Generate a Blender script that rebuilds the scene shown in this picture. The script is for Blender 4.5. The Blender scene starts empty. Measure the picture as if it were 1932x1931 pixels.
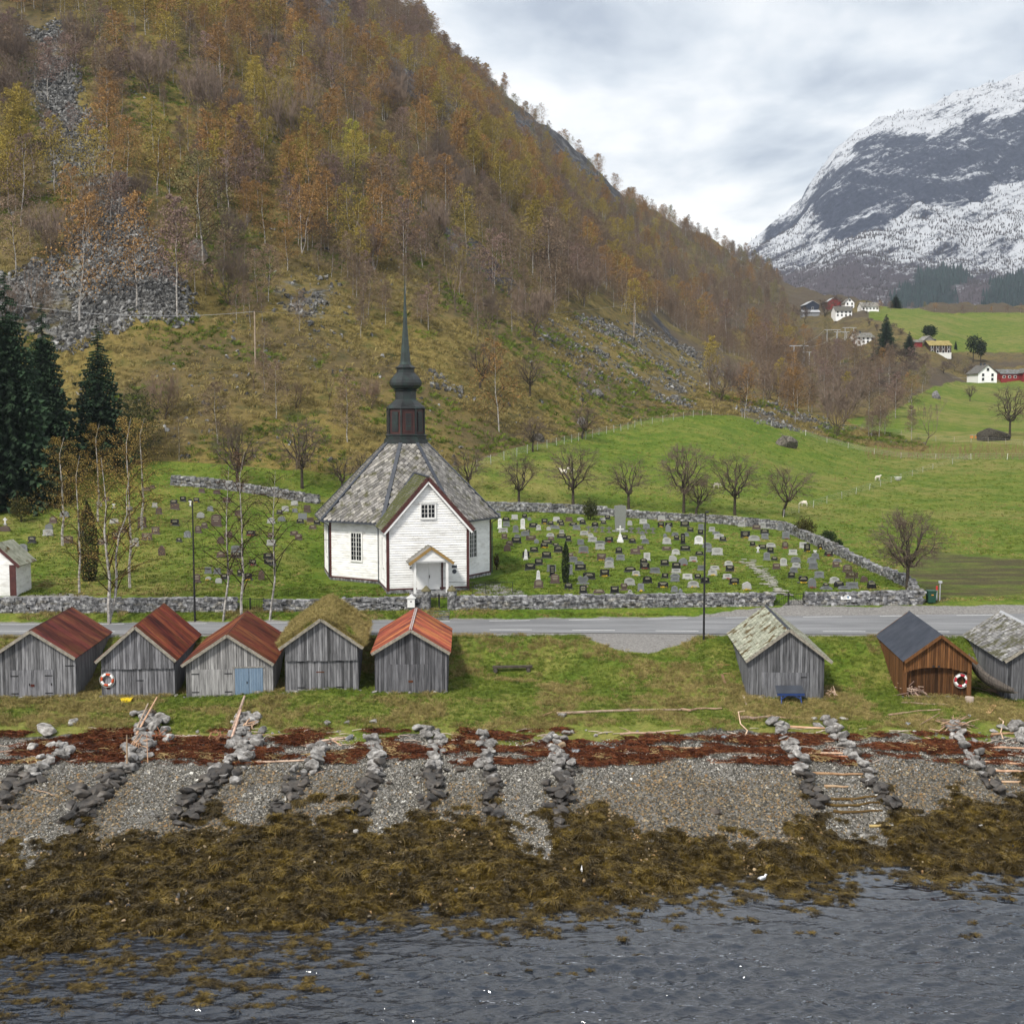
import bpy, bmesh, math, random
import numpy as np
from mathutils import Vector, Matrix
R = random.Random(7); NR = np.random.RandomState(7)
scene = bpy.context.scene; COL = scene.collection
PI = math.pi; F = 2254.0; CZ = 23.0; TH = math.atan(181.0/F)
# ------------------------------------------------------------------ camera
cd = bpy.data.cameras.new("camera"); cam = bpy.data.objects.new("camera", cd); COL.objects.link(cam)
cam.location = (0, 0, CZ); cam.rotation_euler = (PI/2-TH, 0, 0)
cd.sensor_width = 36; cd.lens = 36*F/1932.0; cd.clip_start = .5; cd.clip_end = 20000
scene.camera = cam
scene.view_settings.view_transform = 'Standard'; scene.view_settings.look = 'None'
scene.view_settings.gamma = 1; scene.view_settings.use_curve_mapping = False
scene.view_settings.exposure = 1.58
scene.cycles.max_bounces = 8; scene.cycles.transparent_max_bounces = 12; scene.cycles.diffuse_bounces = 3
scene.cycles.volume_bounces = 0; scene.cycles.use_denoising = True
# ------------------------------------------------------------------ node helpers
def N(nt, t, ins=None, **pr):
    n = nt.nodes.new(t)
    for k, v in pr.items(): setattr(n, k, v)
    for k, v in (ins or {}).items():
        s = n.inputs[k]
        if isinstance(v, bpy.types.NodeSocket): nt.links.new(v, s)
        else:
            if isinstance(v, tuple) and len(v) == 3 and s.type == 'RGBA': v = v+(1,)
            s.default_value = v
    return n
def ramp(nt, fac, st, interp='LINEAR'):
    n = N(nt, 'ShaderNodeValToRGB', {0: fac}); cr = n.color_ramp; cr.interpolation = interp
    while len(cr.elements) < len(st): cr.elements.new(.5)
    for e, (p, c) in zip(cr.elements, st):
        e.position = p; e.color = (c, c, c, 1) if isinstance(c, (int, float)) else tuple(c)+(1,)
    return n.outputs[0]
def mix(nt, f, a, b, mode='MIX'):
    n = N(nt, 'ShaderNodeMix', {0: f, 6: a, 7: b}, data_type='RGBA', blend_type=mode); return n.outputs[2]
def mth(nt, op, a, b=0.0, clamp=False):
    n = N(nt, 'ShaderNodeMath', {0: a, 1: b}, operation=op, use_clamp=clamp); return n.outputs[0]
def noi(nt, vec, sc, det=4, ro=.55, dist=0.):
    return N(nt, 'ShaderNodeTexNoise', {'Vector': vec, 'Scale': sc, 'Detail': det, 'Roughness': ro, 'Distortion': dist}).outputs[0]
def vmap(nt, vec, scale=(1, 1, 1), rot=(0, 0, 0)):
    return N(nt, 'ShaderNodeMapping', {'Vector': vec, 'Scale': scale, 'Rotation': rot}).outputs[0]
# ------------------------------------------------------------------ world and sun
SUN_EL, SUN_AZ = math.radians(48), math.radians(215)     # the pale light comes from high behind the camera, left
w = bpy.data.worlds.new("World"); scene.world = w; w.use_nodes = True
nt = w.node_tree; nt.nodes.clear()
sky = N(nt, 'ShaderNodeTexSky', sky_type='NISHITA', sun_disc=False, sun_elevation=SUN_EL, sun_rotation=SUN_AZ)
b1 = N(nt, 'ShaderNodeBackground', {0: sky.outputs[0], 1: .09})
gen = N(nt, 'ShaderNodeTexCoord').outputs['Generated']
sep = N(nt, 'ShaderNodeSeparateXYZ', {0: gen})
zz = mth(nt, 'ADD', mth(nt, 'ABSOLUTE', sep.outputs[2]), .16)
pl = N(nt, 'ShaderNodeCombineXYZ', {0: mth(nt, 'DIVIDE', sep.outputs[0], zz), 1: mth(nt, 'DIVIDE', sep.outputs[1], zz), 2: 2.3}).outputs[0]
n1 = noi(nt, vmap(nt, pl, (1.0, .75, 1)), .95, 7, .55, .25)
n2 = noi(nt, vmap(nt, pl, (1.2, 1.0, 1)), 3.1, 6, .6, .3)
elv = ramp(nt, sep.outputs[2], [(0, 0.26), (.14, .31), (.22, .545), (.33, .58), (.48, .43), (1, .42)])
cf = mth(nt, 'ADD', mth(nt, 'MULTIPLY', mth(nt, 'SUBTRACT', n1, .5), 1.6), mth(nt, 'MULTIPLY', mth(nt, 'SUBTRACT', n2, .5), .35))
cf = mth(nt, 'ADD', cf, elv)
gap = N(nt, 'ShaderNodeVectorMath', {0: gen, 1: (.27, .955, .13)}, operation='DOT_PRODUCT').outputs['Value']   # the cloud is thin over the valley mouth
cf = mth(nt, 'SUBTRACT', cf, mth(nt, 'MULTIPLY', ramp(nt, gap, [(.93, 0), (.99, 1)]), .09))
cc = ramp(nt, cf, [(.20, (.47, .46, .44)), (.37, (.38, .378, .372)), (.47, (.265, .28, .295)), (.58, (.155, .172, .20)), (.80, (.105, .12, .148))])
b2 = N(nt, 'ShaderNodeBackground', {0: cc, 1: 1.0})
mx = N(nt, 'ShaderNodeMixShader', {0: .93, 1: b1.outputs[0], 2: b2.outputs[0]})
N(nt, 'ShaderNodeOutputWorld', {0: mx.outputs[0]})
sd = bpy.data.lights.new("sun", 'SUN'); sd.energy = 1.5; sd.angle = math.radians(10); sd.color = (1, .945, .85)
sun = bpy.data.objects.new("sun", sd); COL.objects.link(sun)
_d = Vector((math.sin(SUN_AZ)*math.cos(SUN_EL), math.cos(SUN_AZ)*math.cos(SUN_EL), math.sin(SUN_EL)))
sun.rotation_euler = _d.to_track_quat('Z', 'Y').to_euler()
# ------------------------------------------------------------------ numeric helpers
def vn(x, y, seed=0):                                    # value noise in [0,1], vectorised
    xi = np.floor(x).astype(np.int64); yi = np.floor(y).astype(np.int64)
    fx = x-xi; fy = y-yi; fx = fx*fx*(3-2*fx); fy = fy*fy*(3-2*fy)
    def h(a, b):
        n = (a*374761393+b*668265263+seed*1442695041) & 0xffffffff
        n = ((n ^ (n >> 13))*1274126177) & 0xffffffff
        return ((n ^ (n >> 16)) & 0xffff)/65535.0
    return (h(xi, yi)*(1-fx)+h(xi+1, yi)*fx)*(1-fy)+(h(xi, yi+1)*(1-fx)+h(xi+1, yi+1)*fx)*fy
def fbm(x, y, o=4, seed=0):
    s = 0; a = .5; t = 0
    for i in range(o):
        s = s+a*vn(x, y, seed+i*17); t += a; a *= .5; x = x*2.03+11.3; y = y*2.03+5.7
    return s/t
def sst(e0, e1, x):
    t = np.clip((x-e0)/(e1-e0), 0, 1); return t*t*(3-2*t)
def P(u, v, D):                                          # a point at depth D seen at picture position (u, v), 1932-px frame
    a = (u-966)/F; b = -(v-966)/F
    yy = math.cos(TH)+b*math.sin(TH); zz = -math.sin(TH)+b*math.cos(TH)
    return Vector((a*D/yy, D, CZ+zz*D/yy))
def vz(v, D): return P(966, v, D).z
def uv(x, y, z):
    x = np.asarray(x, float); dz = np.asarray(z, float)-CZ
    d = y*math.cos(TH)-dz*math.sin(TH); up = y*math.sin(TH)+dz*math.cos(TH)
    return 966+F*x/d, 966-F*up/d
def inpoly(u, v, poly):
    c = np.zeros(np.shape(u), bool); n = len(poly); j = n-1
    for i in range(n):
        xi, yi = poly[i]; xj, yj = poly[j]
        if yi != yj:
            c ^= ((yi > v) != (yj > v)) & (u < (xj-xi)*(v-yi)/(yj-yi)+xi)
        j = i
    return c
# ------------------------------------------------------------------ the land: one height table
COLS = [
 (-900, [(112,1010),(128,940),(145,850),(175,650),(205,420),(245,150),(300,-100),(330,-150),(380,-300),(450,-400),(600,-300)]),
 (0, [(128,975),(140,930),(150,880),(178,690),(205,500),(245,260),(310,0),(330,-60),(390,-200),(470,-300),(640,-200)]),
 (300, [(135,950),(142,915),(150,880),(175,700),(198,520),(240,300),(320,20),(345,-40),(410,-150),(500,-250),(680,-150)]),
 (600, [(146,945),(150,905),(155,860),(180,700),(215,520),(260,330),(340,80),(370,30),(450,-80),(560,-150),(760,-60)]),
 (770, [(150,958),(154,905),(160,862),(190,690),(235,510),(290,340),(370,140),(405,120),(500,60),(640,18),(820,70)]),
 (900, [(150,966),(160,905),(172,850),(205,680),(265,520),(330,370),(420,225),(455,232),(560,195),(720,150),(920,200)]),
 (1050, [(150,970),(168,885),(195,825),(235,690),(300,570),(370,475),(450,395),(490,402),(620,325),(800,255),(1020,310)]),
 (1200, [(152,976),(185,870),(230,798),(265,700),(320,630),(400,580),(480,540),(520,548),(680,460),(880,380),(1100,440)]),
 (1300, [(153,980),(190,870),(238,782),(275,735),(330,695),(400,665),(470,640),(520,645),(700,545),(950,440),(1180,490)]),
 (1400, [(153,984),(195,880),(250,788),(290,748),(340,722),(400,700),(470,680),(530,672),(720,590),(1000,492),(1200,540)]),
 (1500, [(154,990),(200,900),(262,800),(300,778),(350,752),(420,725),(500,690),(560,680),(720,618),(900,550),(1200,580)]),
 (1600, [(154,1000),(205,905),(270,835),(310,805),(370,772),(440,722),(520,670),(580,640),(650,602),(760,572),(1200,590)]),
 (1700, [(154,1002),(210,905),(270,848),(320,792),(380,745),(440,700),(520,655),(580,620),(650,597),(720,582),(1200,602)]),
 (1850, [(154,1002),(210,905),(262,842),(330,802),(400,760),(480,722),(540,697),(590,662),(660,625),(760,585),(1200,602)]),
 (2000, [(154,1002),(210,905),(262,842),(330,802),(400,755),(480,718),(540,690),(590,655),(660,620),(780,588),(1200,602)]),
 (3600, [(154,1002),(210,905),(262,842),(330,802),(400,755),(480,718),(540,690),(590,655),(660,620),(780,588),(1200,602)])]
_cu = np.array([c[0] for c in COLS], float)
_cD = np.array([[k[0] for k in c[1]] for c in COLS], float)
_cZ = np.array([[vz(k[1], k[0]) for k in c[1]] for c in COLS], float)
def road_near(x): return np.interp(x, [-60, -30, 0, 8, 16, 60], [90.2, 90.2, 91, 90.7, 90.3, 90.0])
def road_far(x): return np.interp(x, [-60, -30, 0, 15, 30, 60], [94.5, 95.2, 96.8, 98, 99.0, 100.6])
def water_y(x): return np.interp(x, [-60, -30, -20, -12, -4, 2, 8, 14, 19, 24, 30, 60], [45, 47.2, 49.6, 52.4, 54.6, 55.8, 57, 58.2, 60.3, 59.3, 57.8, 56.4])
def shed_z(x): return np.interp(x, [-40, -32, -25.5, -19, -12.6, -6.8, 2, 8, 18.6, 29, 36, 60], [3.9, 3.92, 3.97, 4.05, 4.5, 4.2, 4.25, 4.3, 3.85, 3.95, 3.72, 3.7])
ROADZ = 6.36
NA, NY = 430, 900
TA = np.linspace(-.72, .78, NA); TY = np.geomspace(24, 1200, NY)
def near_z(x, y, zk, dk):
    yw = water_y(x)+(fbm(x*.42+9, y*0+1.5, 3, 5)-.5)*6.0; zb = shed_z(x); rn = road_near(x)-.35; rf = road_far(x)
    z = np.where(y < yw, -(yw-y)*.17, 0)
    t = np.clip((y-yw)/(72-yw), 0, 1); z = np.where(y >= yw, 2.75*t, z)
    z = np.where(y > 72, 2.75+(3.4-2.75)*(y-72)/3, z)
    z = np.where(y > 75, 3.4+(zb-3.4)*(y-75)/4.5, z)
    y0 = np.interp(x, [-5, -3.5, -2, 2.2, 5, 8, 15, 18, 25, 60], [81.5, 81.5, 84.3, 84.3, 79.5, 78, 78, 82, 82, 82])
    z = np.where(y > 79.5, zb+(ROADZ-zb)*sst(y0, rn, y), z)
    z = np.where(y > rn, ROADZ, z)
    z = np.where(y > rf+.3, ROADZ+.5*np.clip((y-rf-.3)/1.3, 0, 1), z)
    z = np.where(y > rf+1.6, 6.86+.14*np.clip((y-rf-1.6)/.9, 0, 1), z)
    yard = np.where(x < 35, .6, .05)
    z = np.where(y > rf+2.5, 7.0+yard*sst(0, .7, y-rf-2.5), z)
    z = np.where(y > rf+3.2, 7.0+yard+.35*np.clip((y-rf-3.2)/2.1, 0, 1), z)
    y1 = rf+5.3; z1 = 7.35+yard
    t = np.clip((y-y1)/(dk-y1), 0, 1)
    z = np.where(y > y1, z1+(zk-z1)*t**1.35, z)
    dc = np.hypot(x+10, y-113)
    z = z+(8.0-z)*(1-sst(9.5, 15, dc))*(y > 103)
    return z
_A, _Y = np.meshgrid(TA, TY, indexing='ij'); _X = _A*_Y
_U = 966+F*_A
DK = np.stack([np.interp(_U[:, 0], _cu, _cD[:, k]) for k in range(11)], 1)
ZK = np.stack([np.interp(_U[:, 0], _cu, _cZ[:, k]) for k in range(11)], 1)
TZ = np.stack([np.interp(TY, DK[i], ZK[i]) for i in range(NA)])
def blur(a, n, ax):
    k = np.hanning(2*n+3)[1:-1]; k /= k.sum(); p = np.take(a, np.clip(np.arange(-n, a.shape[ax]+n), 0, a.shape[ax]-1), axis=ax)
    o = 0
    for i in range(2*n+1): o = o+k[i]*np.take(p, np.arange(i, i+a.shape[ax]), axis=ax)
    return o
TZ = blur(blur(TZ, 9, 0), 7, 1)
_z0 = np.array([np.interp(DK[i, 0], TY, TZ[i]) for i in range(NA)])
NZ = near_z(_X, _Y, _z0[:, None], DK[:, 0][:, None])
far = _Y > DK[:, 0][:, None]
TU, TV = uv(_X, _Y, TZ)
FIELD = [[(-700,990),(300,868),(620,893),(760,900),(900,872),(965,846),(1100,822),(1200,797),(1330,781),(1400,785),(1480,803),(1600,838),(1745,852),(1745,835),(1640,815),(1590,790),(1700,770),(1760,730),(1800,720),(2900,705),(2900,1500),(-700,1500)],
         [(1640,577),(1720,578),(1760,590),(2900,590),(2900,668),(1760,665),(1700,620),(1640,600)]]
def fieldmask(u, v):
    n = (fbm(u/25, v/12, 3, 3)-.5)*16
    return np.logical_or(inpoly(u+n, v+n*.6, FIELD[0]), inpoly(u+n*.5, v+n*.3, FIELD[1])).astype(float)
FM = fieldmask(TU, TV)*far
rough = blur(blur((1-FM)*far, 3, 0), 3, 1)
d_in = np.clip((_Y-DK[:, 2][:, None])/25, 0, 1)
TZ = TZ+rough*d_in*((fbm(_X/38, _Y/38, 4, 21)-.5)*9*np.clip(_Y/400, .35, 2.2)+(fbm(_X/6, _Y/6, 3, 4)-.5)*1.6*np.clip(_Y/200, .6, 3))+far*(fbm(_X/20, _Y/20, 2, 8)-.5)*.8*np.clip((_Y-DK[:, 0][:, None])/30, 0, 1)
TZ = np.where(far, TZ, NZ)
bank = sst(80, 83, _Y)*(1-sst(86, 89.5, _Y))+.5*sst(75, 78, _Y)*(1-sst(80, 82, _Y))
TZ += bank*(fbm(_X/1.7, _Y/1.7, 3, 9)-.5)*.34
TZ += (_Y < 74)*(fbm(_X/1.3, _Y/1.0, 3, 12)-.5)*.22
_lt = np.log(TY[1]/TY[0])
def H(x, y):
    x = np.asarray(x, float); y = np.asarray(y, float)
    fa = np.clip((x/y-TA[0])/(TA[1]-TA[0]), 0, NA-1.001); fy = np.clip(np.log(y/TY[0])/_lt, 0, NY-1.001)
    i = fa.astype(int); j = fy.astype(int); fa = fa-i; fy = fy-j
    return (TZ[i, j]*(1-fa)+TZ[i+1, j]*fa)*(1-fy)+(TZ[i, j+1]*(1-fa)+TZ[i+1, j+1]*fa)*fy
def pick(u, v, dmin=24, dmax=1190):                      # where the sight line meets the land
    D = np.geomspace(dmin, dmax, 3000); p1 = P(u, v, 1.0)
    x = p1.x*D; z = CZ+(p1.z-CZ)*D; h = H(x, D); k = np.argmax(h >= z)
    if h[k] < z[k]: k = len(D)-1
    return Vector((float(x[k]), float(D[k]), float(h[k])))
# ------------------------------------------------------------------ objects
def tag(o, label, cat, group=None, kind=None):
    if label: o['label'] = label
    if cat: o['category'] = cat
    if group: o['group'] = group
    if kind: o['kind'] = kind
    return o
def empty(name, loc, label, cat, rz=0, group=None):
    o = bpy.data.objects.new(name, None); COL.objects.link(o); o.location = loc; o.rotation_euler = (0, 0, rz)
    o.empty_display_size = .3
    return tag(o, label, cat, group)
def link(name, me, parent=None, loc=None, rot=None, scl=None, color=None, col=None):
    o = bpy.data.objects.new(name, me); (col or COL).objects.link(o)
    if parent is not None: o.parent = parent
    if loc is not None: o.location = loc
    if rot is not None: o.rotation_euler = rot
    if scl is not None: o.scale = (scl,)*3 if isinstance(scl, (int, float)) else scl
    if color is not None: o.color = tuple(color)+(1,)
    return o
class MB:
    def __init__(s): s.v = []; s.f = []; s.m = []
    def add(s, vs, fs, mi=0):
        b = len(s.v); s.v += [tuple(p) for p in vs]; s.f += [tuple(b+i for i in f) for f in fs]; s.m += [mi]*len(fs); return s
    def hexa(s, p, mi=0):                                # 8 corners: bottom 4 ccw, top 4 ccw
        return s.add(p, [(3,2,1,0),(4,5,6,7),(0,1,5,4),(1,2,6,5),(2,3,7,6),(3,0,4,7)], mi)
    def box(s, x0, x1, y0, y1, z0, z1, mi=0):
        return s.hexa([(x0,y0,z0),(x1,y0,z0),(x1,y1,z0),(x0,y1,z0),(x0,y0,z1),(x1,y0,z1),(x1,y1,z1),(x0,y1,z1)], mi)
    def beam(s, a, b, w, h, mi=0, up=(0, 0, 1)):
        a = Vector(a); b = Vector(b); d = (b-a).normalized(); u = Vector(up)
        if abs(d.dot(u)) > .98: u = Vector((0, 1, 0))
        r = d.cross(u).normalized()*w/2; t = r.cross(d).normalized()*h/2
        return s.hexa([a-r-t, a+r-t, b+r-t, b-r-t, a-r+t, a+r+t, b+r+t, b-r+t], mi)
    def tube(s, pts, rad, n=6, mi=0, cap=True):
        b = len(s.v); pts = [Vector(p) for p in pts]; m = len(pts)
        for i, p in enumerate(pts):
            d = (pts[min(i+1, m-1)]-pts[max(i-1, 0)])
            d = d.normalized() if d.length > 1e-9 else Vector((0, 0, 1))
            ref = Vector((1, 0, 0)) if abs(d.x) < .8 else Vector((0, 1, 0))
            e1 = d.cross(ref).normalized(); e2 = d.cross(e1); r = rad[i] if isinstance(rad, (list, tuple)) else rad
            for k in range(n):
                a = 2*PI*k/n; q = p+e1*math.cos(a)*r+e2*math.sin(a)*r; s.v.append(q[:])
        for i in range(m-1):
            for k in range(n):
                s.f.append((b+i*n+k, b+i*n+(k+1) % n, b+(i+1)*n+(k+1) % n, b+(i+1)*n+k)); s.m.append(mi)
        if cap:
            s.f.append(tuple(b+k for k in range(n))[::-1]); s.m.append(mi)
            s.f.append(tuple(b+(m-1)*n+k for k in range(n))); s.m.append(mi)
        return s
    def lathe(s, prof, n=8, rot=0, cx=0, cy=0, mi=0):
        b = len(s.v)
        for r, z in prof:
            for k in range(n):
                a = rot+2*PI*k/n; s.v.append((cx+r*math.cos(a), cy+r*math.sin(a), z))
        for i in range(len(prof)-1):
            for k in range(n):
                s.f.append((b+i*n+k, b+i*n+(k+1) % n, b+(i+1)*n+(k+1) % n, b+(i+1)*n+k)); s.m.append(mi)
        s.f.append(tuple(b+k for k in range(n))[::-1]); s.m.append(mi)
        s.f.append(tuple(b+(len(prof)-1)*n+k for k in range(n))); s.m.append(mi)
        return s
    def prism(s, poly, y0, y1, mi=0):                    # outline in x-z pushed through y
        n = len(poly); b = len(s.v)
        s.v += [(x, y0, z) for x, z in poly]+[(x, y1, z) for x, z in poly]
        s.f.append(tuple(b+i for i in range(n))); s.m.append(mi)
        s.f.append(tuple(b+n+i for i in range(n))[::-1]); s.m.append(mi)
        for i in range(n):
            j = (i+1) % n; s.f.append((b+j, b+i, b+n+i, b+n+j)); s.m.append(mi)
        return s
    def ell(s, c, r, nu=8, nv=5, mi=0):
        b = len(s.v)
        for j in range(1, nv):
            for k in range(nu):
                t = PI*j/nv; a = 2*PI*k/nu
                s.v.append((c[0]+r[0]*math.sin(t)*math.cos(a), c[1]+r[1]*math.sin(t)*math.sin(a), c[2]+r[2]*math.cos(t)))
        T = len(s.v); s.v.append((c[0], c[1], c[2]+r[2])); s.v.append((c[0], c[1], c[2]-r[2]))
        for j in range(nv-2):
            for k in range(nu):
                q = (k+1) % nu; s.f.append((b+j*nu+k, b+(j+1)*nu+k, b+(j+1)*nu+q, b+j*nu+q)); s.m.append(mi)
        for k in range(nu):
            q = (k+1) % nu; s.f.append((T, b+k, b+q)); s.m.append(mi)
            s.f.append((T+1, b+(nv-2)*nu+q, b+(nv-2)*nu+k)); s.m.append(mi)
        return s
    def mesh(s, name, mats, smooth=False):
        me = bpy.data.meshes.new(name); me.from_pydata(s.v, [], s.f)
        for m in (mats if isinstance(mats, (list, tuple)) else [mats]): me.materials.append(m)
        if any(s.m): me.polygons.foreach_set('material_index', s.m)
        if smooth: me.polygons.foreach_set('use_smooth', [True]*len(s.f))
        me.update(); return me
    def build(s, name, mats, parent=None, smooth=False, **k):
        return link(name, s.mesh(name, mats, smooth), parent, **k)
def npmesh(name, V, Fq, mats, smooth=True, attrs=None, mi=None):
    me = bpy.data.meshes.new(name); k = Fq.shape[1]
    me.vertices.add(len(V)); me.vertices.foreach_set('co', np.asarray(V, np.float32).ravel())
    me.loops.add(Fq.size); me.loops.foreach_set('vertex_index', Fq.astype(np.int32).ravel())
    me.polygons.add(len(Fq)); me.polygons.foreach_set('loop_start', np.arange(0, Fq.size, k, dtype=np.int32))
    me.polygons.foreach_set('loop_total', np.full(len(Fq), k, np.int32))
    me.polygons.foreach_set('use_smooth', np.full(len(Fq), smooth))
    if mi is not None: me.polygons.foreach_set('material_index', mi)
    for m in mats: me.materials.append(m)
    me.update(calc_edges=True)
    for an, a in (attrs or {}).items():
        at = me.attributes.new(an, 'FLOAT', 'POINT'); at.data.foreach_set('value', np.asarray(a, np.float32).ravel())
    return me
def gridfaces(na, ny):
    i, j = np.meshgrid(np.arange(na-1), np.arange(ny-1), indexing='ij'); a = (i*ny+j).ravel()
    return np.stack([a, a+ny, a+ny+1, a+1], 1)
_gn = {}
def scatter(name, pts, rots, scls, srcs, label, cat, idx=None, par=None):  # one object of many alike small pieces
    pts = np.asarray(pts, np.float32); n = len(pts)
    me = bpy.data.meshes.new(name); me.vertices.add(n); me.vertices.foreach_set('co', pts.ravel())
    a = me.attributes.new('rot', 'FLOAT_VECTOR', 'POINT'); a.data.foreach_set('vector', np.asarray(rots, np.float32).ravel())
    s = np.asarray(scls, np.float32)
    if s.ndim == 1: s = np.repeat(s[:, None], 3, 1)
    a = me.attributes.new('scl', 'FLOAT_VECTOR', 'POINT'); a.data.foreach_set('vector', s.ravel())
    a = me.attributes.new('idx', 'INT', 'POINT')
    a.data.foreach_set('value', (NR.randint(0, len(srcs), n) if idx is None else np.asarray(idx)).astype(np.int32))
    key = tuple(x.name for x in srcs)
    if key not in _gn:
        c = bpy.data.collections.new("pieces")
        for k, m in enumerate(srcs):
            o = bpy.data.objects.new("p%02d" % k, m); c.objects.link(o)
        g = bpy.data.node_groups.new("scatter", 'GeometryNodeTree')
        g.interface.new_socket('Geometry', in_out='INPUT', socket_type='NodeSocketGeometry')
        g.interface.new_socket('Geometry', in_out='OUTPUT', socket_type='NodeSocketGeometry')
        gi = g.nodes.new('NodeGroupInput'); go = g.nodes.new('NodeGroupOutput')
        ci = N(g, 'GeometryNodeCollectionInfo', {0: c, 1: True, 2: True})
        ra = N(g, 'GeometryNodeInputNamedAttribute', {0: 'rot'}, data_type='FLOAT_VECTOR')
        sa = N(g, 'GeometryNodeInputNamedAttribute', {0: 'scl'}, data_type='FLOAT_VECTOR')
        ia = N(g, 'GeometryNodeInputNamedAttribute', {0: 'idx'}, data_type='INT')
        er = N(g, 'FunctionNodeEulerToRotation', {0: ra.outputs[0]})
        ip = N(g, 'GeometryNodeInstanceOnPoints', {'Points': gi.outputs[0], 'Instance': ci.outputs[0], 'Pick Instance': True,
               'Instance Index': ia.outputs[0], 'Rotation': er.outputs[0], 'Scale': sa.outputs[0]})
        g.links.new(ip.outputs[0], go.inputs[0]); _gn[key] = g
    o = link(name, me, par); md = o.modifiers.new('s', 'NODES'); md.node_group = _gn[key]
    tag(o, label, cat, kind='stuff'); return o
# ------------------------------------------------------------------ materials
def newmat(name):
    m = bpy.data.materials.new(name); m.use_nodes = True; nt = m.node_tree; nt.nodes.clear()
    out = N(nt, 'ShaderNodeOutputMaterial'); b = N(nt, 'ShaderNodeBsdfPrincipled'); nt.links.new(b.outputs[0], out.inputs[0])
    return m, nt, b
def M(name, cols, sc=1.0, rough=.85, bump=.3, bsc=8, spec=.3, st=(1, 1, 1), obj=False, vary=.0, tint=None, local=False, moss=None, metal=0, det=5):
    m, nt, b = newmat(name)
    pos = N(nt, 'ShaderNodeTexCoord').outputs['Object'] if local else N(nt, 'ShaderNodeNewGeometry').outputs['Position']
    p = vmap(nt, pos, st)
    n = noi(nt, p, sc, det, .62)
    k = len(cols)
    c = ramp(nt, n, [(.3+.4*i/max(1, k-1), cols[i]) for i in range(k)]) if k > 1 else cols[0]
    if k == 1: c = mix(nt, ramp(nt, n, [(.3, .75), (.7, 1.0)]), (0, 0, 0, 1), c+(1,))
    oi = N(nt, 'ShaderNodeObjectInfo')
    if obj: c = mix(nt, 1.0, c, oi.outputs['Color'], 'MULTIPLY')
    if vary:
        rn = mth(nt, 'FRACT', mth(nt, 'ADD', oi.outputs['Random'], N(nt, 'ShaderNodeNewGeometry').outputs['Random Per Island']))
        c = mix(nt, 1.0, c, ramp(nt, rn, [(0, 1-vary), (1, 1+vary*.7)]) if not tint else ramp(nt, rn, tint), 'MULTIPLY')
    if moss:
        mc, lo, hi = moss; nz = N(nt, 'ShaderNodeSeparateXYZ', {0: N(nt, 'ShaderNodeNewGeometry').outputs['Normal']}).outputs[2]
        f = mth(nt, 'ADD', mth(nt, 'MULTIPLY', nz, .45), noi(nt, pos, 1.3, 5, .6))
        c = mix(nt, ramp(nt, f, [(lo, 0), (hi, 1)]), c, mc+(1,))
    nt.links.new(c if isinstance(c, bpy.types.NodeSocket) else N(nt, 'ShaderNodeRGB').outputs[0], b.inputs['Base Color'])
    b.inputs['Roughness'].default_value = rough; b.inputs['Specular IOR Level'].default_value = spec; b.inputs['Metallic'].default_value = metal
    if bump:
        bn = noi(nt, p, bsc, 4, .65)
        nt.links.new(N(nt, 'ShaderNodeBump', {'Strength': bump, 'Distance': .05, 'Height': bn}).outputs[0], b.inputs['Normal'])
    return m
WHITE = M('white_paint', [(.68, .68, .67), (.80, .80, .79)], 1.2, .6, .12, 5, obj=True)
WHITEB = M('white_board_paint', [(.58, .57, .55), (.78, .78, .77), (.84, .84, .83)], .9, .6, .1, 9, vary=.05, st=(1, 1, 3))
MAROON = M('maroon_paint', [(.055, .018, .018), (.085, .028, .025)], 2, .6, .1)
GREYWD = M('weathered_wood', [(.085, .085, .09), (.20, .20, .205), (.30, .30, .305)], 1.6, .9, .45, 7, .15, st=(6, 6, .5), obj=True, vary=.16)
BROWNWD = M('brown_stained_wood', [(.10, .042, .016), (.19, .088, .034)], 1.6, .8, .4, 7, .2, st=(6, 6, .5), obj=True, vary=.2)
TIMBER = M('grey_timber', [(.13, .125, .115), (.30, .285, .26)], 2.0, .9, .4, 6, .15, st=(3, 3, 3), obj=True)
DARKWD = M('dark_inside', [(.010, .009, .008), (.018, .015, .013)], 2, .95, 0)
BLUEWD = M('blue_paint_wood', [(.11, .17, .25), (.20, .27, .36)], 1.5, .8, .4, 8, .2, st=(6, 6, .6), vary=.06)
RUST = M('rusty_sheet', [(.022, .012, .012), (.060, .018, .016), (.10, .027, .018), (.12, .048, .022), (.045, .016, .015)], .9, .8, .25, 9, .2, st=(.5, 1.5, .6), obj=True, vary=.3)
FELT = M('roof_felt', [(.030, .036, .050), (.055, .062, .080)], 1.0, .85, .3, 12, .2, vary=.08)
SLATE = M('slate', [(.12, .115, .11), (.20, .19, .18), (.27, .26, .24)], 1.7, .75, .35, 5, .3, vary=.5, obj=True, moss=((.075, .072, .035), .88, 1.05))
SLATEG = M('lichened_slate', [(.17, .175, .13), (.30, .31, .24), (.40, .40, .33)], 1.5, .85, .35, 5, .2, vary=.22, obj=True, moss=((.085, .055, .018), .90, 1.0))
LEAD = M('dark_lead', [(.028, .032, .042), (.05, .058, .075)], 1.5, .5, .15, 6, .5)
COPPER = M('tarred_copper', [(.008, .009, .010), (.018, .021, .022), (.018, .036, .032)], 1.4, .5, .15, 5, .35)
TARRED = M('tarred_red_wood', [(.028, .010, .010), (.055, .016, .013)], 1.5, .6, .2, 8, .4)
GLASS = M('window_glass', [(.008, .010, .013)], 1, .1, 0, 1, .25)
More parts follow.
